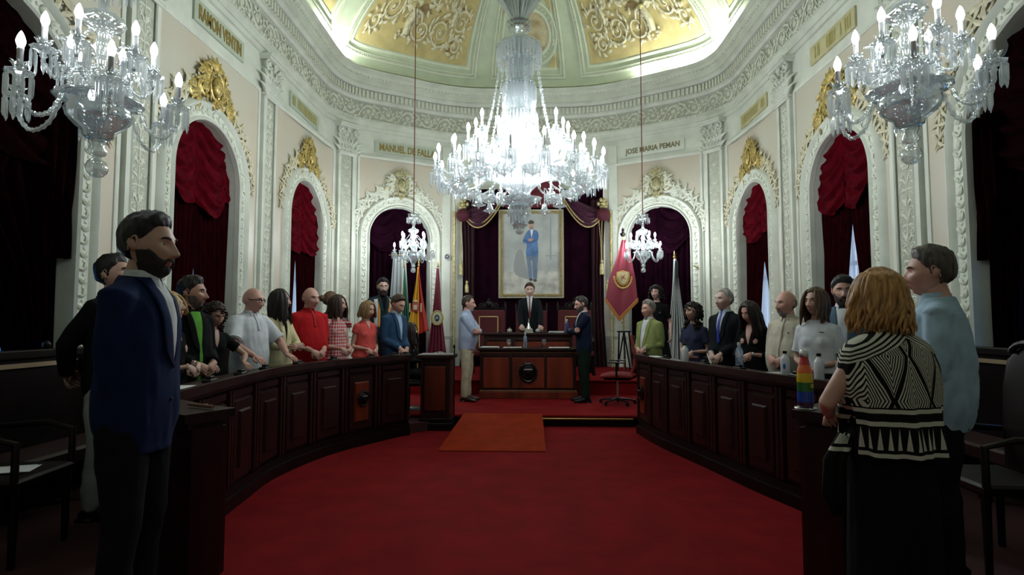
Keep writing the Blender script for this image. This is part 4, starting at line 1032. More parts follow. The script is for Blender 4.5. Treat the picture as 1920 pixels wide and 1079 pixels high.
for x, w in ((-.25, 'silver lidded jar on the bench desk nearest the man in pale blue shirt'), (.27, 'silver lidded jar on the bench desk right by the inkstand hand')):
    o = empty('lidded_jar', (x, 10.3, ZU), label=w.replace(' right', '').replace(' hand', ''), cat='jar', group='silver jars')
    MB().lathe([(.03,0),(.048,.01),(.05,.04),(.046,.06)], n=18).build('jar_body', [silver], o); MB().lathe([(.048,.06),(.03,.075),(.008,.08),(.01,.095),(.002,.10)], n=16).build('lid', [silver], o)
def deskmic(loc, rz, label, h=.22):
    o = empty('desk_microphone', loc, rz, label=label, cat='microphone', group='gooseneck microphones')
    MB().bbox(-.035,.035,-.05,.05,0,.022,.006).build('base', [blk], o); MB().tube([(0,.02,.02),(0,.025,h*.5),(0,-.01,h*.8),(0,-.07,h)], .0035, 6).build('gooseneck', [blk], o)
    MB().ell((0,-.085,h+.004), (.009,.018,.009), 8, 6).build('capsule', [blk], o); return o
deskmic((-.42, 10.22, ZU), .3, 'gooseneck microphone on the bench desk beside the silver jar')
deskmic((.36, 10.2, ZU), -.8, 'gooseneck microphone on the bench desk leaning across the papers')

# throne chairs with carved cresting
def throne(loc, label):
    o = empty('throne_chair', loc, label=label, cat='chair', group='red velvet throne chairs')
    tv = mat('throne_velvet', (.085,.006,.010), .8)
    B_(o, 'backrest', tv, (-.34,.34,.24,.30,.45,1.28), bv=.02)
    m = MB()
    for (x0,x1,z0,z1) in ((-.20,.20,1.13,1.155),(-.20,.20,.50,.525),(-.20,-.178,.50,1.155),(.178,.20,.50,1.155)): m.bbox(x0,x1,.222,.24,z0,z1,.004)
    m.build('gold_braid_frame', [mat('braid_gold', (.55,.38,.16), .5, .2)], o, smooth=False)
    B_(o, 'seat', tv, (-.32,.32,-.30,.26,.36,.48), bv=.03)
    m = MB(); u = MB()
    for sg in (-1,1):
        spiral(u, sg*.14, 1.36, .06, 1.3, pi/2, -sg, .014); 
        for q in range(4): leaf(u, sg*.05, 1.33, pi/2-sg*(.2+.4*q), .14, .02)
    u.ell((0,1.40,0), (.06,.08,.03), 10, 8); rosette(u, 0, 1.5, .03)
    for k in range(17): u.tube([(-.30+.0375*k,1.28,0),(-.30+.0375*k,1.335,0)], .008, 5)
    u.tube([(-.33,1.275,0),(.33,1.275,0)], .014, 6); u.tube([(-.33,1.34,0),(.33,1.34,0)], .010, 6)
    u.map(lambda a, b, c: (a, .27+c, b)); m.join(u)
    for x in (-.34,.34): m.lathe([(.025,.0),(.03,.1),(.022,.2),(.03,.35),(.022,.5),(.026,1.25),(.035,1.28),(.015,1.32),(.03,1.37),(.012,1.42),(.003,1.46)], (x,.27,0), 10)
    m.build('carved_crest', [darkwood], o)
    for x in (-.32,.32):
        for y in (-.27,.27) : MB().lathe([(.03,0),(.035,.05),(.02,.12),(.03,.25),(.035,.38)], (x,y,0), 10).build('leg', [darkwood], o)
        MB().tube([(x,.25,.72),(x,0,.74),(x,-.27,.70),(x,-.30,.64)], [(.02,.028)]*4, 8).build('armrest', [darkwood], o); MB().tube([(x,-.26,.40),(x,-.27,.70)], .02, 8).build('arm_post', [darkwood], o)
    return o
throne((-.72, 11.25, .42), 'red velvet throne chair with gold braid behind the man in pale blue shirt')
throne((1.04, 11.25, .42), 'red velvet throne chair with gold braid behind the bearded man in dark blazer')
throne((.16, 12.1, .42), 'tall red throne chair behind the standing chairman in dark suit')
# office swivel chair seen from the side
oc = empty('swivel_chair', (1.50, 8.98, .165), pi/2-.2, label='red office swivel chair with black shell beside the green jacket man', cat='chair')
ored = mat('office_red', (.19, .012, .014), .85)
m = MB(); m.grid(lambda u, v: (lerp(-.22,.22,u)*(1-.25*abs(2*v-.9)**3), -.235-.05*sin(pi*v)+.10*(v)+.03*abs(2*u-1)**2-.0, lerp(.52,1.10,v)), 10, 14); m.grid(lambda u, v: (lerp(.22,-.22,u)*(1-.25*abs(2*v-.9)**3), -.30-.05*sin(pi*v)+.10*v, lerp(.50,1.11,v)), 10, 14)
q = MB(); q.tube([(0,-.24,.52),(0,-.285,.62),(0,-.29,.78),(0,-.26,.95),(0,-.22,1.09)], [(.03,.18),(.04,.22),(.04,.23),(.035,.21),(.02,.13)], 20, up=(0,1,0), pw=3); q.build('backrest', [ored], oc)
q = MB(); q.tube([(0,-.275,.50),(0,-.325,.62),(0,-.33,.78),(0,-.30,.95),(0,-.255,1.08)], [(.02,.17),(.03,.21),(.03,.22),(.03,.20),(.015,.12)], 20, up=(0,1,0), pw=3); q.build('back_shell', [blk], oc)
q = MB(); q.tube([(0,-.24,.45),(0,-.1,.46),(0,.1,.46),(0,.25,.44)], [(.035,.22),(.045,.24),(.045,.24),(.025,.21)], 20, up=(0,0,1), pw=3); q.build('seat', [ored], oc)
q = MB(); q.tube([(0,-.2,.40),(0,.2,.40)], [(.02,.2)]*2, 12, up=(0,0,1)); q.tube([(0,-.2,.40),(0,-.30,.45),(0,-.33,.6)], .02, 8); q.build('seat_pan', [blk], oc)
MB().tube([(0,0,.08),(0,0,.40)], .018, 10).build('gas_lift', [steel], oc)
for x in (-.27,.27):
    q = MB(); q.tube([(x*.8,0,.42),(x,0,.44),(x,0,.66)], .016, 8); q.tube([(x,-.13,.67),(x,.13,.67)], [(.012,.03)]*2, 10, up=(0,0,1)); q.build('armrest', [blk], oc)
for k in range(5):
    a = 2*pi*k/5; q = MB(); q.tube([(0,0,.09),(.28*cos(a),.28*sin(a),.06)], [.02,.014], 8); q.build('base_spoke', [blk], oc); q = MB(); q.tube([(.28*cos(a)-.02,.28*sin(a),.03),(.28*cos(a)+.02,.28*sin(a),.03)], .028, 10); q.build('caster', [blk], oc)

# ------------------------------------------------------------------ flags
def cloth_flag(nm, loc, rz, H, W, cols, label, fringe=None, emb=None, pole_h=2.0, pointed=False, folds=5, seed=1, tight=.42):
    """flag gathered on its pole: hangs as a narrow cone that opens downwards"""
    o = empty(nm, loc, rz, label=label, cat='flag'); rnd = random.Random(seed); ph = rnd.uniform(0, 6)
    MB().tube([(0,0,.05),(0,0,pole_h)], .014, 8).build('pole', [brass], o)
    MB().lathe([(.012,pole_h),(.03,pole_h+.02),(.012,pole_h+.05),(.02,pole_h+.07),(.002,pole_h+.16)], n=10).build('finial', [brass], o)
    MB().lathe([(.16,0),(.16,.02),(.05,.05),(.02,.09)], n=16).build('base', [darkwood], o)
    zt = pole_h-.02
    def f(u, v):
        wd = W*(.10+.90*v**.85); x = (u-.5)*wd*(tight+(1-tight)*v*.9); amp = .05*(1-.3*v)
        y = -.03+amp*sin(u*folds*2*pi+ph+v*1.5)-.04*v; z = zt-H*v-(.10*(1-abs(2*u-1)) if pointed else .04*sin(u*5+ph))*v
        if pointed: z = zt-H*v-.28*(1-abs(2*u-1))*v**3
        return (x, y, z)
    n = len(cols); ms = [c for c in cols]; mb = MB(); nu, nv = 48, 40
    mb.grid(f, nu, nv); k = 0
    for j in range(nv):
        for i in range(nu):
            u = (i+.5)/nu; v = (j+.5)/nv; mb.m[k] = stripe(u, v, seed, n); k += 1
    c = mb.build('cloth', ms, o, sharp=False)
    sm = c.modifiers.new('s', 'SOLIDIFY'); sm.thickness = .006
    if fringe:
        q = MB()
        for i in range(60):
            p = Vector(f(i/59, 1)); q.tube([p, p+Vector((0,-.005,-.05))], .008, 4)
        q.tube([Vector(f(i/59, 1)) for i in range(60)], .010, 5); q.build('fringe', [fringe], o)
    if emb: emb(o, f)
    return o
def stripe(u, v, seed, n):
    if n == 1: return 0
    if seed == 1: return 1 if (u < .36+.0*v) or v > .55 and u < .5 else (0 if u < .80 else 0)          # green/white
    if seed == 2: return 1 if u+v*.05 < .62 else 0    # yellow / red
    return 0
fg = mat('flag_green', (.015,.12,.065), .7); fw = mat('flag_cream', (.62,.60,.48), .7); frd = mat('flag_red', (.42,.03,.015), .6); fy = mat('flag_yellow', (.66,.36,.02), .6); fc = mat('flag_crimson', (.15,.012,.035), .6); fcr = mat('standard_crimson', (.20,.012,.030), .6, sheen=.1)
def emb_spain(o, f):
    q = MB(); C = Vector(f(.35,.60))+Vector((0,-.07,0))
    q.ell(C, (.085,.02,.11), 12, 8); q.build('coat_of_arms', [mat('arms_red', (.35,.05,.04), .6)], o)
    q = MB(); q.box(C.x-.04,C.x+.04,C.y-.03,C.y-.015,C.z-.05,C.z+.05); q.ell(C+Vector((0,-.01,.13)), (.05,.02,.03), 10, 6)
    for sx in (-.12,.12): q.box(C.x+sx-.014,C.x+sx+.014,C.y-.02,C.y,C.z-.10,C.z+.09)
    q.build('pillars_and_crown', [mat('arms_pale', (.55,.45,.30), .6)], o)
def emb_round(o, f):
    C = Vector(f(.52,.60))+Vector((.02,-.07,0)); q = MB(); q.tube([C+Vector((.125*cos(a*pi/12),0,.15*sin(a*pi/12))) for a in range(24)], .018, 6, closed=True); q.build('wreath', [mat('wreath_gold', (.36,.30,.10), .6)], o)
    q = MB(); q.ell(C, (.115,.012,.14), 20, 8); q.build('shield_ground', [mat('shield_pale', (.48,.46,.30), .6)], o)
    q = MB(); q.ell(C+Vector((0,-.008,0)), (.06,.012,.08), 16, 8); s = q.build('shield', [mat('shield_navy', (.02,.04,.06), .5)], o)
    q = MB(); q.tube([C+Vector((-.03,-.022,-.03)), C+Vector((0,-.024,.03)), C+Vector((.02,-.022,-.02))], .010, 5); q.build('shield_figure', [mat('arms_white', (.6,.6,.55), .6)], s)
def emb_and(o, f):
    C = Vector(f(.3,.66))+Vector((0,-.06,0)); q = MB()
    for k in range(9): q.ell(C+Vector((.09*cos(k*.7),-.01,.11*sin(k*.7))), (.025,.012,.03), 6, 5)
    q.ell(C, (.05,.015,.07), 10, 6); q.build('coat_of_arms', [mat('arms_dark', (.06,.07,.04), .6)], o)
FZ = .30
sheerf = empty('hanging_cloth', (-2.86, 12.35, .165), label='pale grey cloth hanging behind the green and cream flag in the alcove', cat='cloth')
m = MB(); m.grid(lambda u, v: ((u-.5)*lerp(.28, .62, v)+.08, .03*sin(u*26), lerp(2.75, .1, v)), 40, 10); m.build('cloth', [mat('grey_cloth', (.30,.33,.33), .7)], sheerf); MB().tube([(-.15,0,2.78),(.3,0,2.78)], .012, 6).build('rod', [brass], sheerf)
cloth_flag('flag', (-2.60, 12.05, .165), .1, 1.80, .50, [fg, fw], 'green and cream flag with dark arms, nearest the man in navy blue suit', emb=emb_and, pole_h=2.46, seed=1)
cloth_flag('flag', (-2.265, 11.95, .165), 0, 1.40, .52, [frd, fy], 'red and yellow striped flag with arms, between the other two', emb=emb_spain, pole_h=2.48, seed=2, folds=3)
cloth_flag('flag', (-1.88, 12.15, .165), -.1, 1.84, .46, [fc], 'dark crimson flag with round gold wreath, nearest the wall dial', emb=emb_round, pole_h=2.48, seed=3)
# crimson standard with gold fringe on its stand
st = empty('standard', (2.15, 12.15, .165), 0, label='crimson pointed standard with gold fringe and embroidered shield on its stand', cat='flag')
MB().tube([(0,0,.05),(0,0,3.0)], .016, 8).build('pole', [brass], st); MB().lathe([(.016,3.0),(.05,3.03),(.06,3.07),(.02,3.10),(.03,3.14),(.002,3.2)], n=10).build('finial', [darkwood], st)
outl = [(-.02,0),(-.12,.40),(-.24,.80),(-.33,1.25)]
def fs_(u, v):
    L = interp([(0,-.03),(.3,-.14),(.65,-.30),(1,-.38)], v); R = interp([(0,.05),(.3,.16),(.65,.24),(1,.28)], v)
    x = lerp(L, R, u); tri = 1-abs(u-.42)/(.42 if u < .42 else .58)
    z = 2.93-1.24*v-.40*max(0, tri)*v**2.2; return (x, -.05+.028*sin(u*13+v*2)*(1.1-v), z)
m = MB(); m.grid(fs_, 40, 40); o = m.build('cloth', [fcr], st, sharp=False); o.modifiers.new('s','SOLIDIFY').thickness = .006
m = MB()
for i in range(64): p = Vector(fs_(i/63, 1)); m.tube([p+Vector((0,-.004,.03)), p+Vector((0,-.006,-.05))], .010, 4)
m.tube([Vector(fs_(i/63, .985))+Vector((0,-.01,0)) for i in range(64)], .012, 5); m.build('fringe', [mat('fringe_gold', (.50,.22,.06), .6, .1)], st)
C = Vector(fs_(.5,.56))+Vector((0,-.035,0)); m = MB(); m.tube([C+Vector((x,0,z)) for x, z in ((-.12,.11),(0,.14),(.12,.11),(.125,-.02),(.07,-.12),(0,-.16),(-.07,-.12),(-.125,-.02))], .014, 6, closed=True)
for k in range(18):
    a = pi*1.02+pi*.96*k/17; p = C+Vector((.18*cos(a),0,.03+.24*sin(a))); m.ell(p, (.022,.008,.022), 6, 4)
m.build('laurel', [mat('embroidery_gold', (.50,.33,.07), .5, .3)], st)
m = MB(); m.tube([C+Vector((0,-.0,z)) for z in (-.13,-.06,.03,.12)], [(.02,.03),(.02,.09),(.02,.115),(.02,.11)], 14, up=(0,1,0), pw=3); sh = m.build('shield', [mat('shield_sand', (.50,.42,.22), .6)], st)
m = MB(); 
for k in range(5): spiral(m, 0, 0, .02, 1, k, 1, .004)
m.v = []; m.f = []; m.m = []
for a, b in (((-.05,.05),(.05,-.03)), ((.03,.07),(-.04,-.06)), ((-.06,-.01),(.03,.03))): m.tube([C+Vector((a[0],-.024,a[1])), C+Vector((b[0],-.024,b[1]))], .007, 5)
m.build('shield_charges', [mat('charge_red', (.30,.08,.03), .6)], sh)
m = MB(); m.box(-.13,.13,-.1,.1,1.02,1.05); 
for a in range(3): m.tube([(0,0,1.04),(.20*cos(a*2.09+.5),.20*sin(a*2.09+.5),.0)], .016, 6)
m.tube([(-.1,0,1.03),(-.14,0,.0)], .018, 6); m.tube([(.1,0,1.03),(.2,0,.0)], .018, 6); m.build('stand', [blk], st, smooth=False); st.scale = (1.045,)*3
cloth_flag('flag', (3.15, 11.75, .165), .1, 2.15, .62, [mat('flag_white', (.42,.44,.42), .7)], 'white and dark green flag hanging straight behind the woman in black with curly hair', pole_h=2.62, seed=5, folds=6)
m = MB(); m.grid(lambda u, v: (-.03+u*.07-.0*v, -.10+.02*sin(v*3), 2.55-2.05*v), 4, 20)
o = m.build('dark_stripe_cloth', [mat('flag_dark', (.015,.03,.028), .7)], kids and [x for x in bpy.data.objects if x.get('label','').startswith('white and dark green')][0])
# small wall fittings
dl = empty('wall_dial', P(-s_of_x(1.93), 2.98, .06), label='small round dark wall dial with pale rim beside the flag alcove', cat='clock'); s_ = -s_of_x(1.93)
m = MB(); m.lathe([(.075,0),(.08,.012),(.07,.024),(.058,.020)], n=24, cap=False); m.mat4(Matrix.Rotation(pi/2, 4, 'X')); m.build('rim', [mat('rim_grey', (.45,.46,.44), .4)], dl)
m = MB(); m.lathe([(.0,.0),(.06,.014),(.0,.016)], n=24); m.mat4(Matrix.Rotation(pi/2, 4, 'X')); m.build('dial', [blk], dl); m = MB(); m.tube([(0,-.02,0),(.02,-.02,.03)], .004, 4); m.tube([(0,-.02,0),(-.03,-.02,.01)], .004, 4); m.build('hand', [white], dl)
wb_ = empty('wall_bracket', P(s_of_x(3.90)-.30, 2.62, .02), label='small gilt wall bracket beside the alcove by the crimson standard', cat='bracket')
m = MB(); m.ell((0,0,0), (.05,.03,.07), 10, 8); m.tube([(0,0,0),(-.06,-.08,.0),(-.12,-.10,.02)], .012, 6); m.ell((-.13,-.10,.03), (.03,.03,.012), 8, 5); m.build('arm', [oldgold], wb_)

# ------------------------------------------------------------------ things on the council desks
al = mat('white_aluminium', (.62,.65,.68), .3, .1)
def at_desk(c, sg, t, off):
    i = t*(len(c)-1); k = min(int(i), len(c)-2); p = c[k].lerp(c[k+1], i-k); T = (c[k+1]-c[k]).normalized(); return p+Vector((T.y,-T.x))*off*sg, atan2(T.y, T.x)
def on_desk(px, py_, c=None): pass
def coaster(x, y): pass
bl = mat('print_blue', (.03,.14,.42), .5)
def wb(x, y, label, logo=False):
    o = wbottle((x, y, ZT), label, al, None, .205, .036, grp='white aluminium bottles on the right desk')
    if logo:
        q = MB(); q.ell((-.020,-.030,.085), (.013,.006,.024), 10, 6); q.build('blue_mark', [bl], o)
    return o
wb(1.84, 6.32, 'white aluminium bottle with black cap before the woman in navy dress')
wb(2.23, 4.75, 'white aluminium bottle with blue mark before the man in beige shirt', True)
wb(2.33, 4.40, 'white aluminium bottle before the woman in the white T-shirt, half behind rainbow bottle')
wbottle((2.08, 5.36, ZT), 'clear plastic water bottle before the woman with long dark hair', clearblue, None, .25, .034, capm=mat('cap_white', (.6,.6,.62), .4))
rb = empty('rainbow_bottle', (1.555, 3.02, ZT), label='tall flask with red, orange, yellow, green and blue bands on the near desk block', cat='bottle')
cols = [('band_purple',(.05,.006,.05),0,.028),('band_blue',(.01,.06,.42),.028,.078),('band_green',(.02,.16,.03),.078,.122),('band_yellow',(.72,.50,.01),.122,.166),('band_orange',(.80,.14,.01),.166,.205),('band_red',(.55,.012,.012),.205,.245)]
def rbr(z): return interp([(0,.032),(.005,.036),(.14,.0365),(.175,.033),(.205,.026),(.235,.019),(.25,.0185)], z)
for nm_, c_, z0, z1 in cols:
    MB().lathe([(rbr(lerp(z0,z1,k/5)), lerp(z0,z1,k/5)) for k in range(6)], n=28, cap=(z0 == 0)).build('colour_band', [mat(nm_, c_, .3, coat=.4)], rb)
MB().lathe([(.0195,.243),(.021,.247),(.021,.272),(.017,.277),(.002,.278)], n=24).build('steel_cap', [steel], rb)
m = MB(); m.box(.008,.022,-.0385,-.036,.098,.116); m.build('printed_mark', [mat('mark_yellow', (.5,.5,.05), .5)], rb)
MB().lathe([(.05,0),(.052,.003),(.05,.005)], n=24).build('coaster', [silver], rb).location = (0,0,-.0055)
rb.location.z += .006; rb.scale = (1.08,)*3
# tablets, papers, microphones along the desks
k = 0
for (c, sg, t, nm2) in ((LC,-1,.06,'blonde woman in black'),(LC,-1,.20,'bearded man with green shirt'),(LC,-1,.34,'woman with curly dark hair and glasses'),(LC,-1,.47,'bald man in white polo'),(LC,-1,.58,'woman in pale yellow blazer'),(LC,-1,.68,'man in red polo'),(LC,-1,.78,'woman in red gingham dress'),(LC,-1,.87,'woman in coral dress'),(LC,-1,.96,'man in navy blue suit'),
    (RC,1,.10,'man in grey blue jacket'),(RC,1,.26,'bald bearded man in beige shirt'),(RC,1,.47,'woman with long dark hair'),(RC,1,.60,'tall man in black suit'),(RC,1,.80,'woman in navy dress'),(RC,1,.95,'man in green jacket')):
    p, a = at_desk(c, sg, t, .10); o = empty('desk_console', (p.x, p.y, ZT+.002), a, label='small black microphone console on the desk before the '+nm2, cat='microphone', group='black consoles on the council desks')
    MB().bbox(-.06,.06,-.035,.035,0.0,.028,.008).build('console_base', [blk], o); MB().bbox(-.03,.03,-.02,.02,.026,.05,.006).build('console_head', [blk], o)
p, a = at_desk(RC, 1, .34, .16); tb = empty('tablet', (p.x, p.y, ZT+.002), a+pi/2, label='pale tablet lying open before the bald man in beige shirt', cat='tablet')
MB().bbox(-.12,.12,-.07,.07,.0,.012,.003).build('case', [blk], tb); m = MB(); m.box(-.11,.11,-.062,.062,.012,.0135); m.build('screen', [mat('screen_grey', (.45,.47,.48), .3)], tb); tb.rotation_euler = (0,.0,a)
for t, c, sg, lab in ((.12, LC, -1, 'white papers on the desk before the bearded man with green shirt'), (.915, LC, -1, 'small white papers before the man in navy blue suit'), (.90, RC, 1, 'white papers before the man in the green jacket'), (.02, RC, 1, 'white papers on the desk behind the rainbow flask')):
    p, a = at_desk(c, sg, t, .16); papers((p.x, p.y, ZT+.002), .22, .14, 3, lab, a)
papers((-1.66, 3.0, ZT+.002), .05, .06, 2, 'tiny white card on the near dark desk block', .5)
stk = thing(MB().tube([(-.10,0,.012),(.10,.02,.012)], .010, 6), 'wooden_gavel_rod', [mat('pinkish_wood', (.20,.09,.06), .5)], (-1.63, 2.92, ZT+.003), 'thin reddish rod lying on the near dark desk block', 'rod', -.55)
stk2 = thing(MB().tube([(-.10,0,.010),(.10,.02,.010)], .009, 6), 'pen_rod', [MATS['pinkish_wood']], (1.76, 3.07, ZT+.003), 'thin reddish rod lying beside the rainbow flask', 'rod', .6)
# tall thin microphone mast at the left row's end
mm = empty('mast_microphone', (-.888, 7.45, 0), label='thin black microphone mast standing at the end of the left row', cat='microphone')
mm['label'] = 'thin black microphone mast standing beside the square end cabinet'
MB().tube([(0,0,.02),(0,0,1.12)], .009, 6).build('pole', [blk], mm); MB().lathe([(.028,0),(.028,.015),(.012,.03)], n=16).build('base', [blk], mm); MB().ell((0,-.01,1.14), (.016,.016,.03), 8, 6).build('capsule', [blk], mm)
# wall benches
def bench(x0, x1, y0, y1, face, label):
    o = empty('wall_bench', ((x0+x1)/2, (y0+y1)/2, .12), label=label, cat='bench', group='long dark wall benches'); cx, cy_ = o.location.x, o.location.y
    X0, X1, Y0, Y1 = x0-cx, x1-cx, y0-cy_, y1-cy_
    bx = (X0, X0+.07) if face > 0 else (X1-.07, X1)
    B_(o, 'backrest', darkwood, (bx[0], bx[1], Y0, Y1, .0, 1.08)); B_(o, 'top_rail', darkwood, (bx[0]-.03, bx[1]+.03, Y0-.02, Y1+.02, 1.08, 1.14))
    xx = bx[1]+.005 if face > 0 else bx[0]-.005
    B_(o, 'pale_strip', mat('pale_strip', (.30,.22,.13), .5), (min(xx, xx+face*.012), max(xx, xx+face*.012), Y0, Y1, 1.01, 1.045), bv=.002)
    B_(o, 'seat', mat('bench_leather', (.03,.006,.006), .5), (X0+.07 if face > 0 else X1-.47, X0+.47 if face > 0 else X1-.07, Y0, Y1, .30, .42), bv=.02)
    n = int((Y1-Y0)/.9)
    for k in range(n+1):
        y = lerp(Y0+.05, Y1-.05, k/n); f = X0+.42 if face > 0 else X1-.42
        B_(o, 'leg', darkwood, (f-.03, f+.03, y-.03, y+.03, 0, .31))
        MB().ell((bx[0]+.035, y, 1.17), (.03,.03,.035), 8, 6).build('finial_knob', [darkwood], o)
bench(-3.72, -3.2, 1.6, 7.9, 1, 'long dark wooden wall bench with pale strip behind the row with the white polo')
bench(3.50, 3.98, 1.6, 8.2, -1, 'long dark wooden wall bench with pale strip behind the man in light blue shirt')
def backchair(loc, rz, label):
    o = empty('carved_chair', loc, rz, label=label, cat='chair', group='dark carved chairs near the wall')
    B_(o, 'seat', darkwood, (-.24,.24,-.22,.22,.42,.48), bv=.015)
    MB().tube([(0,.22,.48),(0,.25,.72),(0,.27,.95),(0,.28,1.12),(0,.28,1.2)], [(.02,.18),(.025,.22),(.03,.23),(.03,.20),(.02,.10)], 24, up=(0,1,0), pw=2.5).build('backrest', [darkwood], o)
    MB().tube([(.13*cos(a*pi/8), .25, 1.17+.06*sin(a*pi/8)) for a in range(9)], .02, 8).build('crest', [darkwood], o)
    for x in (-.21,.21):
        for y in (-.19,.2): MB().tube([(x,y,0),(x,y,.43)], [.018,.024], 8).build('leg', [darkwood], o)
        MB().tube([(x*1.1,.24,.70),(x*1.15,-.05,.72),(x*1.1,-.2,.68),(x*1.1,-.2,.45)], .02, 8).build('armrest', [darkwood], o)
    return o
backchair((2.62, 2.45, .12), -1.9, 'dark carved chair with rounded back at the edge beside the light blue shirt')
backchair((-2.55, 2.3, .12), 1.9, 'dark carved chair with rounded back at the edge beyond the navy blazer')
backchair((-2.95, 3.25, .12), 1.7, 'dark carved chair with paper on its seat behind the bearded man in navy')
backchair((2.75, 3.35, .12), -1.6, 'dark carved chair hidden low behind the light blue shirt')
papers((-2.95, 3.25, .605), .24, .17, 3, 'white papers lying on the dark carved chair behind the bearded man', .4)
papers((2.58, 2.5, .605), .26, .19, 3, 'white papers lying on the dark chair beside the light blue shirt', -.5)
F = .12
# ------------------------------------------------------------------ people
def skin_m(c): return mat('skin_%d_%d' % (int(c[0]*100), int(c[1]*100)), c, .5, var=.08, vscale=14)
def cloth_m(name, c, **k): return mat(name, c, k.pop('rough', .85), var=k.pop('var', .12), vscale=9, bump=.15, bscale=400, spec=k.pop('spec', .2), **k)
def remesh(mb, vox, it=3, name='tmp'):
    me = mb.mesh(name, [blk]); o = bpy.data.objects.new(name, me); col.objects.link(o)
    r = o.modifiers.new('r', 'REMESH'); r.mode = 'VOXEL'; r.voxel_size = vox; r.use_smooth_shade = True
    s = o.modifiers.new('s', 'SMOOTH'); s.factor = .5; s.iterations = it
    dg = bpy.context.evaluated_depsgraph_get(); ev = o.evaluated_get(dg); em = ev.to_mesh()
    out = MB(); out.v = [tuple(v.co) for v in em.vertices]; out.f = [tuple(p.vertices) for p in em.polygons]; out.m = [0]*len(out.f)
    nr = [Vector(v.normal) for v in em.vertices]; ev.to_mesh_clear(); bpy.data.objects.remove(o); bpy.data.meshes.remove(me)
    return out, nr
def folds(mb, nr, amp, seed, zs=(0, 3), fx=9., fz=3.2):
    V3 = Vector; out = []
    for p, n in zip(mb.v, nr):
        if zs[0] < p[2] < zs[1]:
            q = noise.noise(V3((p[0]*fx+seed*3.1, p[1]*fx, p[2]*fz+p[0]*4)))*1.1+noise.noise(V3((p[0]*fx*2.3, p[1]*fx*2.3+seed, p[2]*fz*2.6-p[0]*9)))*.55
            q = q if q > -.1 else -.1+(q+.1)*.4
            p = (p[0]+n.x*q*amp, p[1]+n.y*q*amp, p[2]+n.z*q*amp*.5)
        out.append(p)
    mb.v = out; return mb
TM = [(.80,.155,.10,0),(.88,.172,.118,-.005),(.95,.170,.116,-.005),(1.03,.158,.108,0),(1.12,.155,.106,.0),(1.22,.166,.113,.0),(1.31,.170,.114,-.002),(1.37,.158,.104,-.008),(1.415,.128,.088,-.012),(1.455,.088,.070,-.014),(1.49,.064,.062,-.010),(1.54,.057,.060,.002),(1.60,.055,.058,.012)]
TF = [(.80,.158,.105,0),(.88,.178,.124,-.01),(.95,.174,.120,-.008),(1.03,.146,.102,0),(1.10,.130,.092,.0),(1.20,.138,.098,.0),(1.30,.150,.103,-.002),(1.36,.136,.090,-.008),(1.40,.108,.076,-.012),(1.44,.072,.058,-.014),(1.485,.052,.052,-.008),(1.53,.046,.050,.004),(1.60,.045,.050,.012)]
def trow(T, z, sp):
    r = [interp([(t[0], t[i]) for t in T], z) for i in (1, 2, 3)]
    b = sp.get('belly', 0)*exp(-((z-1.08)/.13)**2); w = sp.get('wide', 1.)
    if z < 1.42: r[0] *= w; r[1] *= w
    else: r[0] *= lerp(w, 1, min(1, (z-1.42)/.1))
    return r[0]+b*.35, r[1]+b*.5, r[2]+b*.5
def torso(mb, T, sp, z0, z1, inf, n=20, pw=2.25, shape=None, step=.035):
    z = z0; pts = []; rad = []
    N = max(3, int((z1-z0)/step))
    for i in range(N+1):
        z = lerp(z0, z1, i/N); rx, ry, yc = trow(T, max(z, .80), sp)
        e = inf(z) if callable(inf) else inf
        if shape: rx, ry, yc = shape(z, rx, ry, yc)
        pts.append((0, yc, z)); rad.append((ry+e, rx+e))
    return mb.tube(pts, rad, n, up=(0, 1, 0), pw=pw)
def ik(S, W, pole, a, b):
    S = Vector(S); W = Vector(W); d = W-S; L = d.length
    if L > (a+b)*.995: W = S+d*((a+b)*.995/L); d = W-S; L = d.length
    x = (a*a-b*b+L*L)/(2*L); h = sqrt(max(1e-6, a*a-x*x)); u = d/L; p = Vector(pole); p = (p-u*p.dot(u)).normalized()
    return S, S+u*x+p*h, W
def hand(mb, W, D, N, sg, curl=.6, spread=.06, sc_=1., fist=False):
    """W wrist, D direction of the fingers, N back-of-hand normal, sg +1 right hand (thumb on -X side of the body when palm is down)"""
    D = Vector(D).normalized(); N = Vector(N); N = (N-D*N.dot(D)).normalized(); X = D.cross(N)*sg
    def g(x, y, z): return Vector(W)+(X*x+D*y+N*z)*sc_
    mb.tube([g(0,-.02,0), g(0,.005,0), g(.001,.035,.002), g(.001,.065,.003), g(0,.09,0)], [(.020*sc_,.026*sc_),(.019*sc_,.027*sc_),(.017*sc_,.037*sc_),(.015*sc_,.041*sc_),(.010*sc_,.038*sc_)], 12, up=N)
    for x, L, c in ((-.031,.070,.9),(-.0105,.080,1.),(.0105,.075,1.05),(.030,.058,1.15)):
        p = g(x, .078, .0); pts = [p]; a = .15; sa = x*spread*18
        for q, f in enumerate((.45, .30, .25)):
            a += curl*c*(.55 if q == 0 else .9); d = (D*cos(a)-N*sin(a)+X*sa*.4).normalized(); pts.append(pts[-1]+d*L*f*sc_)
        mb.tube([pts[0], (pts[0]+pts[1])/2, pts[1], (pts[1]+pts[2])/2, pts[2], pts[3]], [r*sc_ for r in (.0095,.0088,.0092,.0080,.0082,.0058)], 8); mb.ell(pts[3], .0058*sc_, 6, 4)
    t0 = g(-.024, .018, -.004); t1 = g(-.052, .050, -.016-.01*curl); t2 = g(-.052+.022*curl, .078, -.022-.014*curl); t3 = g(-.046+.035*curl, .098, -.026-.016*curl)
    mb.tube([t0, t1, t2, t3], [.015*sc_, .0115*sc_, .010*sc_, .007*sc_], 8); mb.ell(t3, .007*sc_, 6, 4)
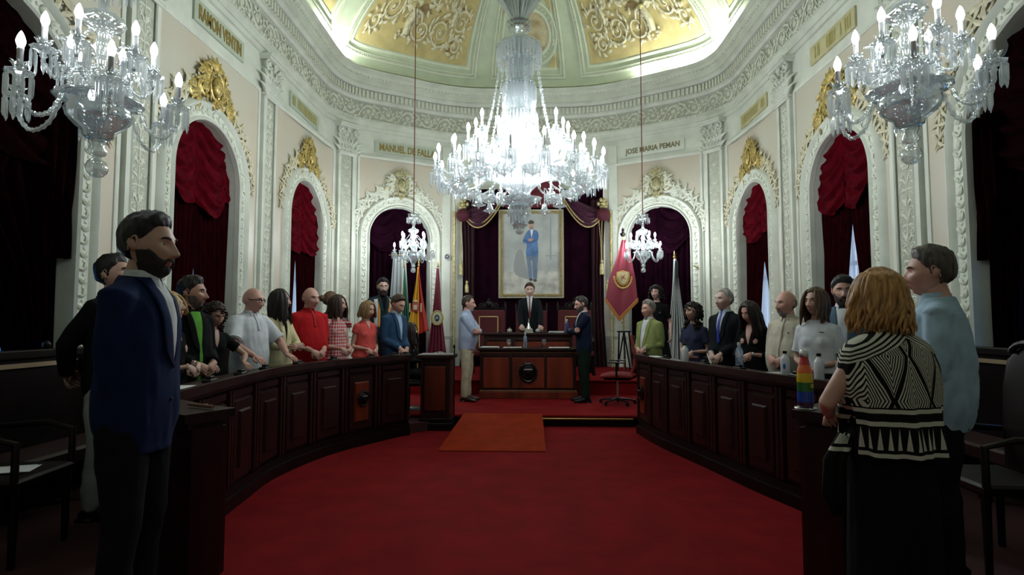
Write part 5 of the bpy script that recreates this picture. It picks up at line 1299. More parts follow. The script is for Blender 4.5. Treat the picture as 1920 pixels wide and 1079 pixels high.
# ---- head
G = lambda x, r: exp(-(x/r)**2)
def headsurf(a, e, hp):
    """a: azimuth from straight ahead, e: elevation; returns the surface point of a bare head"""
    ce = cos(e); x = .0765*ce*sin(a); y = .098*ce*cos(a); z = .120*sin(e)
    x *= 1+.06*G(z-.03, .05)*(1 if y < 0 else .3)
    t = sstep(.0, -.112, z); jw = hp.get('jaw', 0.)
    x *= 1-(.30-jw)*t; fr = sstep(-.02, .06, y)
    if y < 0: y *= 1-.42*t; z += .03*t*sstep(0, -.05, y)
    y += fr*t*.010
    if y > 0:
        y *= .955+.045*G(z, .07); f = sstep(.15, .75, cos(a)*ce+.2*0); ax = abs(x)
        nl = hp.get('nose', 1.)
        y += nl*interp([(-.056,0),(-.0505,.005),(-.045,.020),(-.036,.0255),(-.02,.016),(.0,.006),(.018,.0)], z)*G(x, .0085+.0055*sstep(.0,-.04,z))*f
        y += .007*G(ax-.014, .008)*G(z+.041, .008)*f
        y -= .012*G(ax-.032, .017)*G(z-.003, .0125)*f
        y += .005*G(ax-.026, .024)*G(z-.025, .010)*f
        y += .005*G(ax-.044, .02)*G(z+.030, .022)*f
        y += (.0062*G(z+.0635, .0052)+.0070*G(z+.0755, .0058)-.0022*G(z+.0695, .0022))*G(x, .021)*f
        y -= .003*G(z+.056, .004)*G(x, .006)*f
        y += .009*G(z+.102, .014)*G(x, .024)*f
        y -= .003*G(z+.087, .005)*G(x, .02)*f
    return Vector((x, y, z))
def hgrid(fn, nu=72, nv=56):
    def f(u, v):
        w = 2*u-1; a = pi*math.copysign(abs(w)**1.25, w); s = 2*v-1; e = pi/2*.999*math.copysign(abs(s)**1.05, s)*(1)
        return fn(a, e)
    mb = MB(); mb.grid(f, nu, nv, closeu=True); return mb
def head_base(hp, nu=72, nv=56):
    mb = hgrid(lambda a, e: headsurf(a, e, hp), nu, nv)
    for k, f in enumerate(mb.f):
        c = sum((Vector(mb.v[i]) for i in f), Vector())/4
        if c.y > .06 and abs(c.x) < .021*(1-abs(c.z+.069)/.03) and -.0815 < c.z < -.0595: mb.m[k] = 1
    sh = hp.get('shut', 0)
    for sx in (-1, 1):
        mb.ell((sx*.032, .0665, .0045), (.0130,.0130,.0125), 12, 8, 0) if sh else None
        mb.ell((sx*.032, .0676, .0122), (.0152,.0128,.0066), 12, 8, 0); mb.ell((sx*.032, .0668, -.0080), (.0140,.0118,.0050), 12, 8, 0)
        # ear: shell, rim, lobe
        mb.tube([(sx*.072,-.004,-.028),(sx*.079,-.008,-.012),(sx*.083,-.014,.008),(sx*.080,-.014,.022)], [(.004,.009),(.005,.013),(.005,.015),(.004,.010)], 8, up=(1,0,0))
        rim = [(sx*(.078+.006*sin(t)), -.010-.017*cos(t*1.0+.5)*1.0, -.002+.031*sin(t-.25)) for t in [k*pi*1.45/11-.55 for k in range(12)]]
        mb.tube(rim, .0042, 6)
    return mb
def shell(hp, off, mask, thick=-.008, nu=72, nv=56, nz=0., seed=0, sxy=40, sz=9):
    def fn(a, e):
        p = headsurf(a, e, hp); m = mask(p, a, e); n = Vector((p.x/.0765**2, p.y/.098**2, p.z/.12**2)).normalized()
        o = off(p, a, e) if callable(off) else off
        if nz and m > .05: o += nz*(noise.noise(Vector((p.x*sxy+seed, p.y*sxy, p.z*sz)))+.5*noise.noise(Vector((p.x*sxy*2.5, p.y*sxy*2.5, p.z*sz*2+seed))))
        return p+n*(lerp(thick, o, m))
    return hgrid(fn, nu, nv)
def hairmask(kind, hl=.075):
    def m(p, a, e):
        front = sstep(.15, .75, cos(a)*cos(e)) if p.y > 0 else 0
        if kind == 'bald': return sstep(-.070, -.055, p.z)*(1-sstep(.030, .050, p.z+.25*max(0, -p.y-.06)))*sstep(.005, -.012, p.y+.25*min(0, 0))
        line = interp([(-.10,-.075),(-.03,-.065),(-.018,-.02),(.0,-.02),(.012,-.015),(.022,.012),(.045,.040),(.065,hl-.008),(.09,hl)], p.y)
        line += .007*noise.noise(Vector((p.x*55, p.y*55, p.z*30)))
        if kind == 'receding': line += .022*G(abs(p.x)-.04, .02)*(1 if p.y > .02 else 0)
        return sstep(line-.004, line+.007, p.z)
    return m
def chinmask(p, a, e):
    if p.y < .03: return 0
    ax = abs(p.x); m = sstep(.040, .030, ax)*sstep(-.078, -.084, p.z)+sstep(.034, .028, ax)*sstep(.019, .023, ax)*sstep(-.05, -.056, p.z)+sstep(.030, .024, ax)*G(p.z+.054, .006)
    return min(1, m)
def beardmask(p, a, e, full=1.):
    if p.y < -.005 or p.z > -.018: return 0
    top = interp([(0,-.052),(.018,-.052),(.028,-.060),(.045,-.048),(.062,-.025),(.08,-.0)], abs(p.x))
    if p.y < .035: top = -.02
    m = sstep(top+.004, top-.004, p.z)
    if abs(p.x) < .021 and -.081 < p.z < -.060: m = 0
    return m
def locks(L, n, spread, seed, r=.010, wav=.008, front=True, part=0., vol=0., front_len=None, amin=38):
    """long hair: tapering locks that fall from the crown round the sides and the back"""
    rnd = random.Random(seed); mb = MB()
    for k in range(n):
        a = radians(lerp(amin, 360-amin, (k+.5)/n))+rnd.uniform(-.08, .08); sx, cyy = sin(a), cos(a)
        Lk = (L if cyy < .4 else (front_len or L))*rnd.uniform(.74, 1.06); ph = rnd.uniform(0, 6.3); pts = []; rad = []
        N = 12; rr0 = rnd.uniform(.0, .010)
        for i in range(N+1):
            t = i/N; z = .105-t*(Lk+.105)
            if z > 0: q = sqrt(max(0, 1-(z/.128)**2))
            else: q = 1+vol*min(1, -z/.10)-.10*sstep(-.05, -.2, z)*(0 if cyy > .2 else 1)
            R = (.082+.006+rr0+vol*.02)*q; Ry = (.100+.006+rr0+vol*.02)*q
            x = sx*R; y = cyy*Ry-(.012*sstep(.0, -.1, z) if cyy < 0 else 0)
            if cyy > .3: x += math.copysign(.012*sstep(.06, -.05, z), sx)
            y -= .03*sstep(-.10, -.30, z)*(1 if cyy < 0 else -.6); x *= 1+.35*spread*sstep(-.09, -.22, z)
            w = wav*sstep(.06, -.1, z); x += w*sin(ph+t*9); y += w*cos(ph*1.3+t*8)
            pts.append((x, y, z)); rad.append((r*(.8+.4*sin(pi*min(1, t*1.2)))*(1 if t < .85 else 1-(t-.85)*5), r*1.6*(.7+.5*sin(pi*min(1, t*1.1)))*(1 if t < .85 else 1-(t-.85)*5)))
        mb.tube(pts, rad, 6, up=(sx, cyy, 0))
    return mb
def curls(n, seed, R=1.0, zlo=-.16, r=.020):
    rnd = random.Random(seed); mb = MB()
    for k in range(n):
        a = radians(rnd.uniform(48, 312)); z = rnd.uniform(zlo, .125); q = sqrt(max(.05, 1-(max(0, z)/.14)**2))
        if z > .07: a = rnd.uniform(0, 6.28)
        c = Vector((sin(a)*.090*q*R, cos(a)*.108*q*R-.01, z)); s = rnd.uniform(.6, 1.3)*r; pts = [c+Vector((cos(t*1.3+k)*s*.7, sin(t*1.3+k)*s*.7, -t*s*.35)) for t in range(7)]
        mb.tube(pts, [s*.25, s*.42, s*.48, s*.48, s*.45, s*.38, s*.15], 6)
    return mb
def patch(bvh, z0, z1, xl, xr, off, nz=18, nx=8, cy0=.9, dir_=(0,-1,0)):
    """a piece of cloth laid on the front of a garment"""
    def f(u, v):
        z = lerp(z0, z1, v); x = lerp(xl(z), xr(z), u); d = Vector(dir_); h = bvh.ray_cast(Vector((x, 0, z))-d*cy0, d)
        if h[0] is None: h = bvh.find_nearest(Vector((x, .12, z)))
        return h[0]-d*off
    mb = MB(); mb.grid(f, nx, nz); return mb
def solid(o, th=.004):
    s = o.modifiers.new('s', 'SOLIDIFY'); s.thickness = th; s.offset = -1; return o
POSES = {   # wrist, hand direction, back normal, pole ; for the right side (x>0 mirrored for the left)
 'clasp': [((.075,.215,.965), (-.72,.35,-.6), (.1,1,.2), (.5,-.8,-.2))]*2,
 'clasp_low': [((.07,.19,.90), (-.6,.30,-.75), (.1,1,.2), (.5,-.8,-.1))]*2,
 'desk': [((.17,.31,1.0), (0,.9,-.38), (0,.6,.8), (.8,-.5,-.1))]*2,
 'deskwide': [((.24,.36,1.0), (.0,.9,-.42), (0,.6,.8), (.8,-.5,-.1))]*2,
 'side': [((.235,.02,.865), (0,.15,-1), (1,0,0), (.2,-1,0))]*2,
 'pocket': [((.105,.0,.84), (-.05,.2,-1), (1,.1,0), (.5,-1,0))]*2,
 'behind': [((.05,-.25,.95), (-.7,-.2,-.5), (0,-1,.2), (1,-.3,0))]*2,
 'crossed': [((-.10,.185,1.175), (-1,-.15,.2), (.0,1,.2), (.9,.25,-.75)), ((-.11,.235,1.155), (-1,-.3,.15), (.0,1,.1), (.9,.25,-.75))],
 'elbow': [((.0,.26,1.10), (-.8,.4,.1), (0,1,.3), (.9,-.4,-.4))]*2,
}
LSTACK = []
def settle(x, y, z0):
    """nobody stands inside a desk: step back until clear of the desk line"""
    if z0 != F: return x, y
    c = LC if x < 0 else RC
    for i in range(40):
        if min((Vector((x, y))-p).length for p in c) > .50 or y < 3.3: break
        x = .1+(x-.1)*1.004; y *= 1.004
    return x, y
def person(x, y, z0, H, heading, label, sex='m', head=(0, 0, 0), pose='clasp', skin=(.50,.30,.215), hair=None, haircol=(.02,.014,.010), beard=None, top=None, bottom=None, glasses=None, extras=(), hp=None, vox=.014, lean=0., seat=False, belly=0., wide=1., armk=None, seed=0, **kw):
    k = H/1.768; hp = dict(hp or {}); x, y = settle(x, y, z0); sp = dict(belly=belly, wide=wide); T = TM if sex == 'm' else TF; rnd = random.Random(seed+int(x*100))
    skm = skin_m(skin); lipm = mat('lips_%d' % int(skin[0]*100), (skin[0]*.78, skin[1]*.52, skin[2]*.55), .45)
    body = MB(); torso(body, T, sp, .82, 1.60, -.004, 16)
    if sex == 'f':
        for sx in (-1, 1): body.ell((sx*.058, .066, 1.255), (.062,.052,.066), 12, 8)
    shx = (.160 if sex == 'm' else .138)*wide; ar = 1. if sex == 'm' else .82; ar *= armk or 1
    P_ = POSES[pose] if isinstance(pose, str) else pose; arms_ = []
    for i, sx in enumerate((1, -1)):
        W, D, N, pole = P_[i if len(P_) > 1 else 0]; m3 = lambda v: Vector((v[0]*sx, v[1], v[2]))
        S = Vector((sx*shx, -.010, 1.385 if sex == 'm' else 1.36)); 
        if z0 == F and pose in ('clasp', 'clasp_low', 'desk', 'deskwide'): W = (W[0], W[1], ({'clasp': 1.13, 'clasp_low': 1.10}.get(pose, 1.105)-z0)/k)
        S, E_, W_ = ik(S, m3(W), m3(pole), .285, .255); arms_.append((S, E_, W_, m3(D), m3(N), sx))
        body.tube([(sx*.09, -.012, S.z+.005), S+Vector((-sx*.01,0,.0)), S.lerp(E_, .3), S.lerp(E_, .7), E_, E_.lerp(W_, .3), E_.lerp(W_, .75), W_], [v*ar for v in (.05,.056,.050,.045,.040,.040,.030,.026)], 12)
    legs = []
    for sx in (-1, 1):
        if seat: pts = [(sx*.09,-.02,.88),(sx*.10,.20,.86),(sx*.11,.40,.86),(sx*.11,.44,.80),(sx*.11,.43,.60),(sx*.11,.42,.44)]
        else: pts = [(sx*.085,-.0,.90),(sx*.092,.0,.70),(sx*.097,.01,.50),(sx*.10,-.012,.32),(sx*.10,-.015,.09)]
        legs.append(pts); lr = (.095,.082,.066,.064,.055,.040) if seat else (.092,.078,.056,.055,.038)
        body.tube(pts, [v*(1 if sex == 'm' else .95) for v in lr], 12)
        fx, fy, fz = pts[-1]; body.tube([(fx,fy-.05,fz-.05),(fx,fy+.02,fz-.045),(fx+sx*.01,fy+.12,fz-.065),(fx+sx*.015,fy+.19,fz-.07)], [(.03,.032),(.042,.036),(.022,.042),(.012,.034)], 10, up=(0,0,1))
    bm, _ = remesh(body, vox, 3)
    # head on its neck
    hc = Vector((0, .018, 1.75-.132)); piv = hc+Vector((0, -.02, -.095)); hy, hpch, hr = head
    HM = Matrix.Translation(piv) @ Matrix.Rotation(radians(hy), 4, 'Z') @ Matrix.Rotation(radians(hpch), 4, 'X') @ Matrix.Rotation(radians(hr), 4, 'Y') @ Matrix.Translation(hc-piv) @ Matrix.Scale(1.06 if sex == 'f' else 1.10, 4)
    hb = head_base(hp); bm.join(hb, HM)
    for (S, E_, W_, D, N, sx) in arms_: hand(bm, W_, D, N, -sx if True else sx, curl=kw.get('curl', .22 if pose in ('desk', 'deskwide') else .55), sc_=1. if sex == 'm' else .88)
    me = bm.mesh('person', [skm, lipm]); root = bpy.data.objects.new('person', me); col.objects.link(root)
    tag(root, label, 'person'); 
    root.location = (x, y, z0); root.rotation_euler = (radians(-lean), 0, radians(heading-90)); root.scale = (k,)*3
    if kw.get('group'): root['group'] = kw['group']
    def put(mb, nm, m_, M=None, sharp=False, par=None, **t):
        if M: mb.mat4(M)
        return mb.build(nm, m_ if isinstance(m_, list) else [m_], par or root, sharp=sharp, **t)
    # eyes, brows
    for sx in (-1, 1):
        if not hp.get('shut'):
            q = MB(); q.ell((sx*.032, .0682, .0025), .0122, 12, 8); ey = put(q, 'eye', mat('eye_white', (.55,.53,.50), .25), HM)
            q = MB(); q.ell((sx*.032, .0755, .0025), (.0058,.0060,.0058), 10, 6); put(q, 'iris', mat('iris_dark', (.03,.018,.01), .2), HM, par=ey)
        q = MB(); q.tube([(sx*.014,.0965,.0215),(sx*.028,.0945,.0265),(sx*.042,.087,.026),(sx*.051,.079,.021)], [(.003,.004),(.0035,.005),(.003,.004),(.001,.002)], 6, up=(0,1,0)); put(q, 'eyebrow', mat('brow_%d' % int(haircol[0]*1000), tuple(c*.7 for c in haircol), .8), HM)
    hm = mat('hair_%d_%d' % (int(haircol[0]*1000), int(haircol[2]*1000)), haircol, .5, var=.45, vscale=60, stretch=(1,1,.12), spec=.3)
    if hair:
        kind = hair[0]; o_ = hair[1] if len(hair) > 1 else .014
        if kind in ('short', 'receding', 'bald'):
            def off(p, a, e):
                ln = interp([(-.10,-.075),(-.03,-.065),(-.018,-.02),(.022,.012),(.045,.040),(.065,.065),(.09,.075)], p.y)
                return (.0015+lerp(.004, o_, sstep(.0, .085, p.z))*sstep(-.004, .05, p.z-ln))*(1 if p.y < .06 else 1.2)+(.007*G(p.y-.055, .03)*sstep(.07,.10,p.z) if kind == 'short' else 0)
            put(shell(hp, off if kind != 'bald' else .0018, hairmask('bald' if kind == 'bald' else kind, hair[2] if len(hair) > 2 else .075), nz=.0075 if kind != 'bald' else .0006, seed=seed, nu=90, nv=64), 'hair', hm, HM)
        elif kind == 'long':
            L, n, vol, wv = hair[1:5]; q = shell(hp, .014+vol*.02, hairmask('short', .083), nz=.004, seed=seed, sz=14, nu=90, nv=64); q.join(locks(L, n, hair[5] if len(hair) > 5 else .5, seed, vol=vol, wav=wv, r=.011*(44/max(n, 30))**.3, front_len=hair[6] if len(hair) > 6 else None)); put(q, 'hair', hm, HM)
        elif kind == 'curly':
            q = shell(hp, .016, hairmask('short', .080), nz=.008, seed=seed); q.join(curls(hair[1], seed, hair[2], hair[3])); put(q, 'hair', hm, HM)
        elif kind == 'bun':
            q = shell(hp, .010, hairmask('short', .080), nz=.002, seed=seed); q.ell((0,-.115,.045), (.045,.04,.045), 14, 10); put(q, 'hair', hm, HM)
    if beard:
        bo, bc_ = beard[0], beard[1]
        def boff(p, a, e): return bo*(.35+.65*sstep(-.03,-.08,p.z))+bo*.7*G(p.z+.11,.03)
        put(shell(hp, boff, chinmask if len(beard) > 2 else beardmask, thick=-.006, nz=.002, seed=seed+3, nu=90, nv=70), 'beard', mat('beard_%d' % int(bc_[0]*1000), bc_, .8, var=.4, vscale=50), HM)
    if glasses:
        gm = mat('glasses_'+glasses, (.01,.01,.012) if glasses != 'thin' else (.12,.10,.08), .3); rr = .0042 if glasses == 'thick' else .0016; q = MB()
        for sx in (-1, 1):
            q.tube([(sx*.034+.024*cos(t*pi/8), .094-.012*abs(sx*.034+.024*cos(t*pi/8))*8*.1, .001+.0175*sin(t*pi/8)) for t in range(16)], rr, 6, closed=True); q.tube([(sx*.058,.090,.006),(sx*.076,.04,.008),(sx*.080,-.012,.004)], rr, 6)
        q.tube([(-.011,.099,.004),(0,.103,.007),(.011,.099,.004)], rr, 6); put(q, 'eyeglasses', gm, HM)
    # ---- garments
    bvh = None
    if top:
        kind = top['kind']; m_ = top['mat']; zb = top.get('hem', .84); infl = top.get('inf', .012 if sex == 'm' else .008); sl = top.get('sleeve', 1.); g = MB()
        ease = top.get('ease', .010)
        def inf(z): return infl+ease*G(z-1.08, .16)+(top.get('flare', .0))*sstep(1.05, zb, z)
        ztop = top.get('neck', 1.485 if sex == 'm' else 1.455)
        if 'shape' in top: torso(g, T, sp, zb, ztop, inf, 24, shape=top['shape'])
        else: torso(g, T, sp, zb, ztop, inf, 24)
        if sex == 'f' and not top.get('nobust'):
            for sx in (-1, 1): g.ell((sx*.050, .056+infl*.6, 1.25), (.072+infl*.5,.054+infl*.4,.080), 14, 10)
        if sl > 0:
            for (S, E_, W_, D, N, sx) in arms_:
                si = top.get('sinf', .012 if kind != 'jacket' else .016); tot = 1.
                if sl <= .5:
                    e = S.lerp(E_, sl*2); g.tube([(sx*.085,-.012,S.z+.020), S+Vector((-sx*.004,0,.004)), S.lerp(E_, sl), e], [(.052+si)*ar, (.062+si)*ar, (.056+si)*ar, (.052+si*1.5)*ar], 16)
                else:
                    f = min(.97, (sl-.5)*2)
                    g.tube([(sx*.085,-.012,S.z+.020), S+Vector((-sx*.004,0,.004)), S.lerp(E_, .35), S.lerp(E_, .75), E_, E_.lerp(W_, f*.4), E_.lerp(W_, f*.8), E_.lerp(W_, f)], [v*ar+si for v in (.050,.056,.051,.047,.043,.041,.034,.031)], 16)
        gm_, nr = remesh(g, top.get('vox', vox*.8), 2)
        folds(gm_, nr, top.get('fold', .008), seed, zs=(zb-.01, 1.40))
        bvh = BVHTree.FromPolygons([Vector(v) for v in gm_.v], gm_.f)
        garment = put(gm_, top.get('name', kind), m_)
        nz_ = 1.478 if sex == 'm' else 1.445; hw = .050 if sex == 'm' else .042
        def V_(z, zb_, w=hw): return w*max(0, min(1, (z-zb_)/(nz_-zb_)))**.8
        shirt = top.get('shirt')
        if kind in ('jacket', 'blazer'):
            vb = top.get('v', 1.12); wv = top.get('vw', hw); op = top.get('open', 0.)
            z_lo = zb+.01 if op else vb
            wf = (lambda z: max(op*(.6+.4*sstep(vb+.2, zb, z)), V_(z, vb, wv))) if op else (lambda z: V_(z, vb, wv))
            if shirt: solid(put(patch(bvh, z_lo, nz_+.004, lambda z: -wf(z), lambda z: wf(z), .003, 26, 10), 'shirt_front', shirt), .003)
            for sx in (-1, 1):
                lw = lambda z: .052*min(1, (z-vb)/.07)*(1 if z < 1.40 else 1-(z-1.40)*5) if z > vb else .006
                a_ = (lambda z: wf(z)) ; b_ = (lambda z: wf(z)+max(.004, lw(z)))
                solid(put(patch(bvh, vb, nz_, (lambda z: sx*a_(z)), (lambda z: sx*b_(z)), .008, 20, 5), 'lapel', top.get('lapel', m_)), .005)
            if not op:
                for q in range(2): z_ = vb-.03-.10*q; h = bvh.ray_cast(Vector((.0, .9, z_)), Vector((0,-1,0))); 
                if h[0]: put(MB().ell(h[0]+Vector((0,.003,0)), (.008,.004,.008), 8, 5), 'button', blk)
            if top.get('tie'):
                tm = top['tie']; solid(put(patch(bvh, vb-.01, nz_-.02, lambda z: -lerp(.018, .010, sstep(vb, nz_, z)), lambda z: lerp(.018, .010, sstep(vb, nz_, z)), .008, 20, 4), 'necktie', tm), .005)
                put(MB().ell((0, .062, nz_-.012), (.016,.012,.015), 10, 6), 'tie_knot', tm)
        cl = top.get('collar')
        if cl:
            R0 = .062 if sex == 'm' else .055; cz = 1.478 if sex == 'm' else 1.455; gap = top.get('gap', .35)
            for sx in (-1, 1):
                def cf(u, v, sx=sx):
                    a = lerp(pi, gap*.5, u); zz = cz+(.032 if u < .93 else .025)-.046*v-.028*v*sstep(.72, 1, u); R = R0*(.93+.16*v+.12*v*sstep(.7, 1, u))
                    return Vector((sx*sin(a)*R*1.03, cos(a)*R*.98-.006+.016*sstep(.5,1,u), zz))
                q = MB(); q.grid(cf, 20, 5); solid(put(q, 'collar', cl), .004)
            q = MB(); q.tube([(sin(a)*R0*.95, cos(a)*R0*.92-.005, cz+.0) for a in [lerp(gap*.4, 2*pi-gap*.4, i/24) for i in range(25)]], [(.020,.004)]*25, 6, up=(0,0,1)); put(q, 'collar_band', cl)
        if top.get('vneck'):
            zv, w_ = top['vneck']; solid(put(patch(bvh, zv, nz_+.005, lambda z: -V_(z, zv, w_), lambda z: V_(z, zv, w_), .0025, 16, 8), 'neckline', skm), .003)
        if top.get('round'):
            put(MB().tube([(sin(a)*(hw+.024), cos(a)*(hw+.014)-.008+.012*(cos(a) > 0)*cos(a), nz_-.006-.020*max(0, cos(a))) for a in [2*pi*i/24 for i in range(24)]], .006, 6, closed=True), 'neckband', m_)
        if top.get('placket'):
            solid(put(patch(bvh, top['placket'], nz_-.005, lambda z: -.012, lambda z: .012, .003, 12, 3), 'placket', top.get('pmat', m_)), .003)
            z_ = nz_-.04
            while z_ > top['placket']+.01:
                h = bvh.ray_cast(Vector((.0, .9, z_)), Vector((0,-1,0)))
                if h[0]: put(MB().ell(h[0]+Vector((0,.005,0)), (.005,.003,.005), 6, 4), 'button', top.get('bmat', white))
                z_ -= .085
        if top.get('cuff'):
            for (S, E_, W_, D, N, sx) in arms_:
                d = (W_-E_).normalized(); put(MB().tube([W_-d*.030, W_-d*.005], [(.033*ar+.004)]*2, 14), 'shirt_cuff', top['cuff'])
        if top.get('trimband'):
            for (S, E_, W_, D, N, sx) in arms_:
                e = S.lerp(E_, sl*2); d = (E_-S).normalized(); put(MB().tube([e-d*.014, e+d*.002], [(.054+.012*1.5)*ar+.0015]*2, 16), 'sleeve_band', top['trimband'])
    if bottom:
        kind = bottom['kind']; m_ = bottom['mat']; g = MB()
        if kind == 'trousers':
            torso(g, T, sp, .80, bottom.get('waist', 1.02), .006, 20)
            for pts in legs:
                pp = [Vector(p) for p in pts]; pp[-1] = pp[-1]+Vector((0, 0, -.02)); rr = (.098,.094,.078,.072,.066,.060) if seat else (.100,.090,.070,.064,.060)
                g.tube(pp, [v*(bottom.get('w', 1.)) for v in rr], 14)
            gm_, nr = remesh(g, vox, 2); folds(gm_, nr, .009, seed+5, zs=(.1, .9), fx=8, fz=6)
        else:
            zz = bottom.get('hem', .45); fl = bottom.get('flare', .07)
            if seat: g.tube([(0,-.06,1.0),(0,.0,.88),(0,.2,.87),(0,.42,.85)], [(.10,.15),(.12,.19),(.10,.20),(.09,.18)], 18, up=(0,0,1))
            else:
                pts = []; rad = []
                for i in range(10):
                    z = lerp(1.04 if sex == 'f' else 1.0, zz, i/9); rx, ry, yc = trow(T, max(z, .86), sp); pts.append((0, yc, z)); e = .012+fl*sstep(.95, zz, z); rad.append((ry+e*1.1, rx+e))
                g.tube(pts[::-1], rad[::-1], 24, up=(0,1,0))
            gm_, nr = remesh(g, vox, 2); folds(gm_, nr, .014, seed+5, zs=(zz-.02, .92), fx=13, fz=.8)
        put(gm_, kind, m_)
        if bottom.get('belt'): put(MB().tube([(sin(a)*(trow(T, .99, sp)[0]+.013), cos(a)*(trow(T, .99, sp)[1]+.013), 1.0) for a in [2*pi*i/28 for i in range(28)]], [(.016,.004)]*28, 6, up=(0,0,1), closed=True), 'belt', bottom['belt'])
    for pts in legs:
        fx, fy, fz = pts[-1]; sm_ = kw.get('shoe', blk); q = MB(); sx = 1 if fx > 0 else -1
        q.tube([(fx,fy-.075,fz-.055),(fx,fy-.03,fz-.045),(fx,fy+.03,fz-.035),(fx+sx*.01,fy+.11,fz-.058),(fx+sx*.015,fy+.18,fz-.063),(fx+sx*.016,fy+.215,fz-.072)], [(.022,.026),(.045,.040),(.052,.044),(.034,.048),(.026,.044),(.012,.026)], 14, up=(0,0,1), pw=2.4)
        q.box(fx-.040, fx+.040, fy-.085, fy+.02, fz-.09, fz-.072); put(q, 'shoe', sm_)
    LSTACK.append((root, HM, arms_, bvh, put, skm))
    return root, HM, arms_, bvh, put, skm
# ---- a few patterned cloths
class NG:
    def __init__(s, m): s.nt = m.node_tree; s.m = m
    def n(s, t, **k):
        o = s.nt.nodes.new(t); [setattr(o, a, b) for a, b in k.items()]; return o
    def M(s, op, a, b=None, c=None):
        o = s.n('ShaderNodeMath', operation=op)
        for i, v in enumerate((a, b, c)):
            if v is None: continue
            if isinstance(v, (int, float)): o.inputs[i].default_value = v
            else: s.nt.links.new(v, o.inputs[i])
        return o.outputs[0]
    def mix(s, f, a, b):
        o = s.n('ShaderNodeMix', data_type='RGBA')
        s.nt.links.new(f, o.inputs[0])
        for i, v in ((6, a), (7, b)):
            if isinstance(v, tuple): o.inputs[i].default_value = (*v, 1)
            else: s.nt.links.new(v, o.inputs[i])
        return o.outputs[2]
def pattern_base(name):
    m = mat(name, (.5,.5,.5), .9, spec=.15); g = NG(m); tc = g.n('ShaderNodeTexCoord'); sx = g.n('ShaderNodeSeparateXYZ'); g.nt.links.new(tc.outputs['Object'], sx.inputs[0]); return m, g, sx.outputs[0], sx.outputs[1], sx.outputs[2]
gingham, g, X, Y, Z = pattern_base('red_gingham')
sq = lambda v, f: g.M('GREATER_THAN', g.M('FRACT', g.M('MULTIPLY', v, f)), .5)
ang = g.M('MULTIPLY', g.M('ARCTAN2', X, Y), .15)
a_ = g.M('MULTIPLY', g.M('ADD', sq(ang, 24.), sq(Z, 24.)), .5); g.nt.links.new(g.mix(a_, (.62,.52,.50), (.48,.012,.025)), g.nt.nodes['Principled BSDF'].inputs['Base Color'])
shawl, g, X, Y, Z = pattern_base('patterned_shawl')
cr, bk = (.55,.54,.46), (.006,.006,.006)
# concentric lozenges and chevrons, ruled in stripes
xx = g.M('ABSOLUTE', g.M('SUBTRACT', g.M('FRACT', g.M('MULTIPLY', g.M('ADD', X, .035), 5.6)), .5))      # 0..0.5 triangle wave
zz = g.M('ABSOLUTE', g.M('SUBTRACT', g.M('FRACT', g.M('MULTIPLY', Z, 2.6)), .5))
d = g.M('ADD', g.M('MULTIPLY', xx, 1.0), g.M('MULTIPLY', zz, .85)); st_ = g.M('GREATER_THAN', g.M('FRACT', g.M('MULTIPLY', d, 17.)), .46)
gate = g.M('GREATER_THAN', g.M('FRACT', g.M('ADD', g.M('MULTIPLY', d, 1.9), .25)), .18); up_ = g.M('MULTIPLY', st_, gate)
# shoulder stripes
sh_ = g.M('GREATER_THAN', g.M('FRACT', g.M('MULTIPLY', g.M('ADD', Z, g.M('MULTIPLY', g.M('ABSOLUTE', X), .55)), 62.)), .45); up2 = g.M('GREATER_THAN', g.M('ADD', Z, g.M('MULTIPLY', g.M('ABSOLUTE', X), .45)), 1.42)
body_ = g.M('ADD', g.M('MULTIPLY', up2, sh_), g.M('MULTIPLY', g.M('SUBTRACT', 1., up2), up_))
# hem: lines, then a row of tall triangles
tri = g.M('MULTIPLY', g.M('ABSOLUTE', g.M('SUBTRACT', g.M('FRACT', g.M('MULTIPLY', g.M('MULTIPLY', g.M('ARCTAN2', X, Y), .22), 26.)), .5)), 2.)
th_ = g.M('DIVIDE', g.M('SUBTRACT', Z, .935), .105); tw = g.M('LESS_THAN', tri, g.M('MULTIPLY', g.M('SUBTRACT', 1., th_), .62))
def between(v, a, b): return g.M('MULTIPLY', g.M('GREATER_THAN', v, a), g.M('LESS_THAN', v, b))
hem = g.M('ADD', g.M('MULTIPLY', tw, between(Z, .945, 1.035)), g.M('ADD', between(Z, .912, .930), g.M('ADD', between(Z, 1.045, 1.065), between(Z, 1.10, 1.118))))
isb = g.M('GREATER_THAN', Z, 1.125); fac = g.M('ADD', g.M('MULTIPLY', isb, body_), g.M('MULTIPLY', g.M('SUBTRACT', 1., isb), hem)); g.nt.links.new(g.mix(g.M('MINIMUM', fac, 1.), bk, cr), g.nt.nodes['Principled BSDF'].inputs['Base Color'])

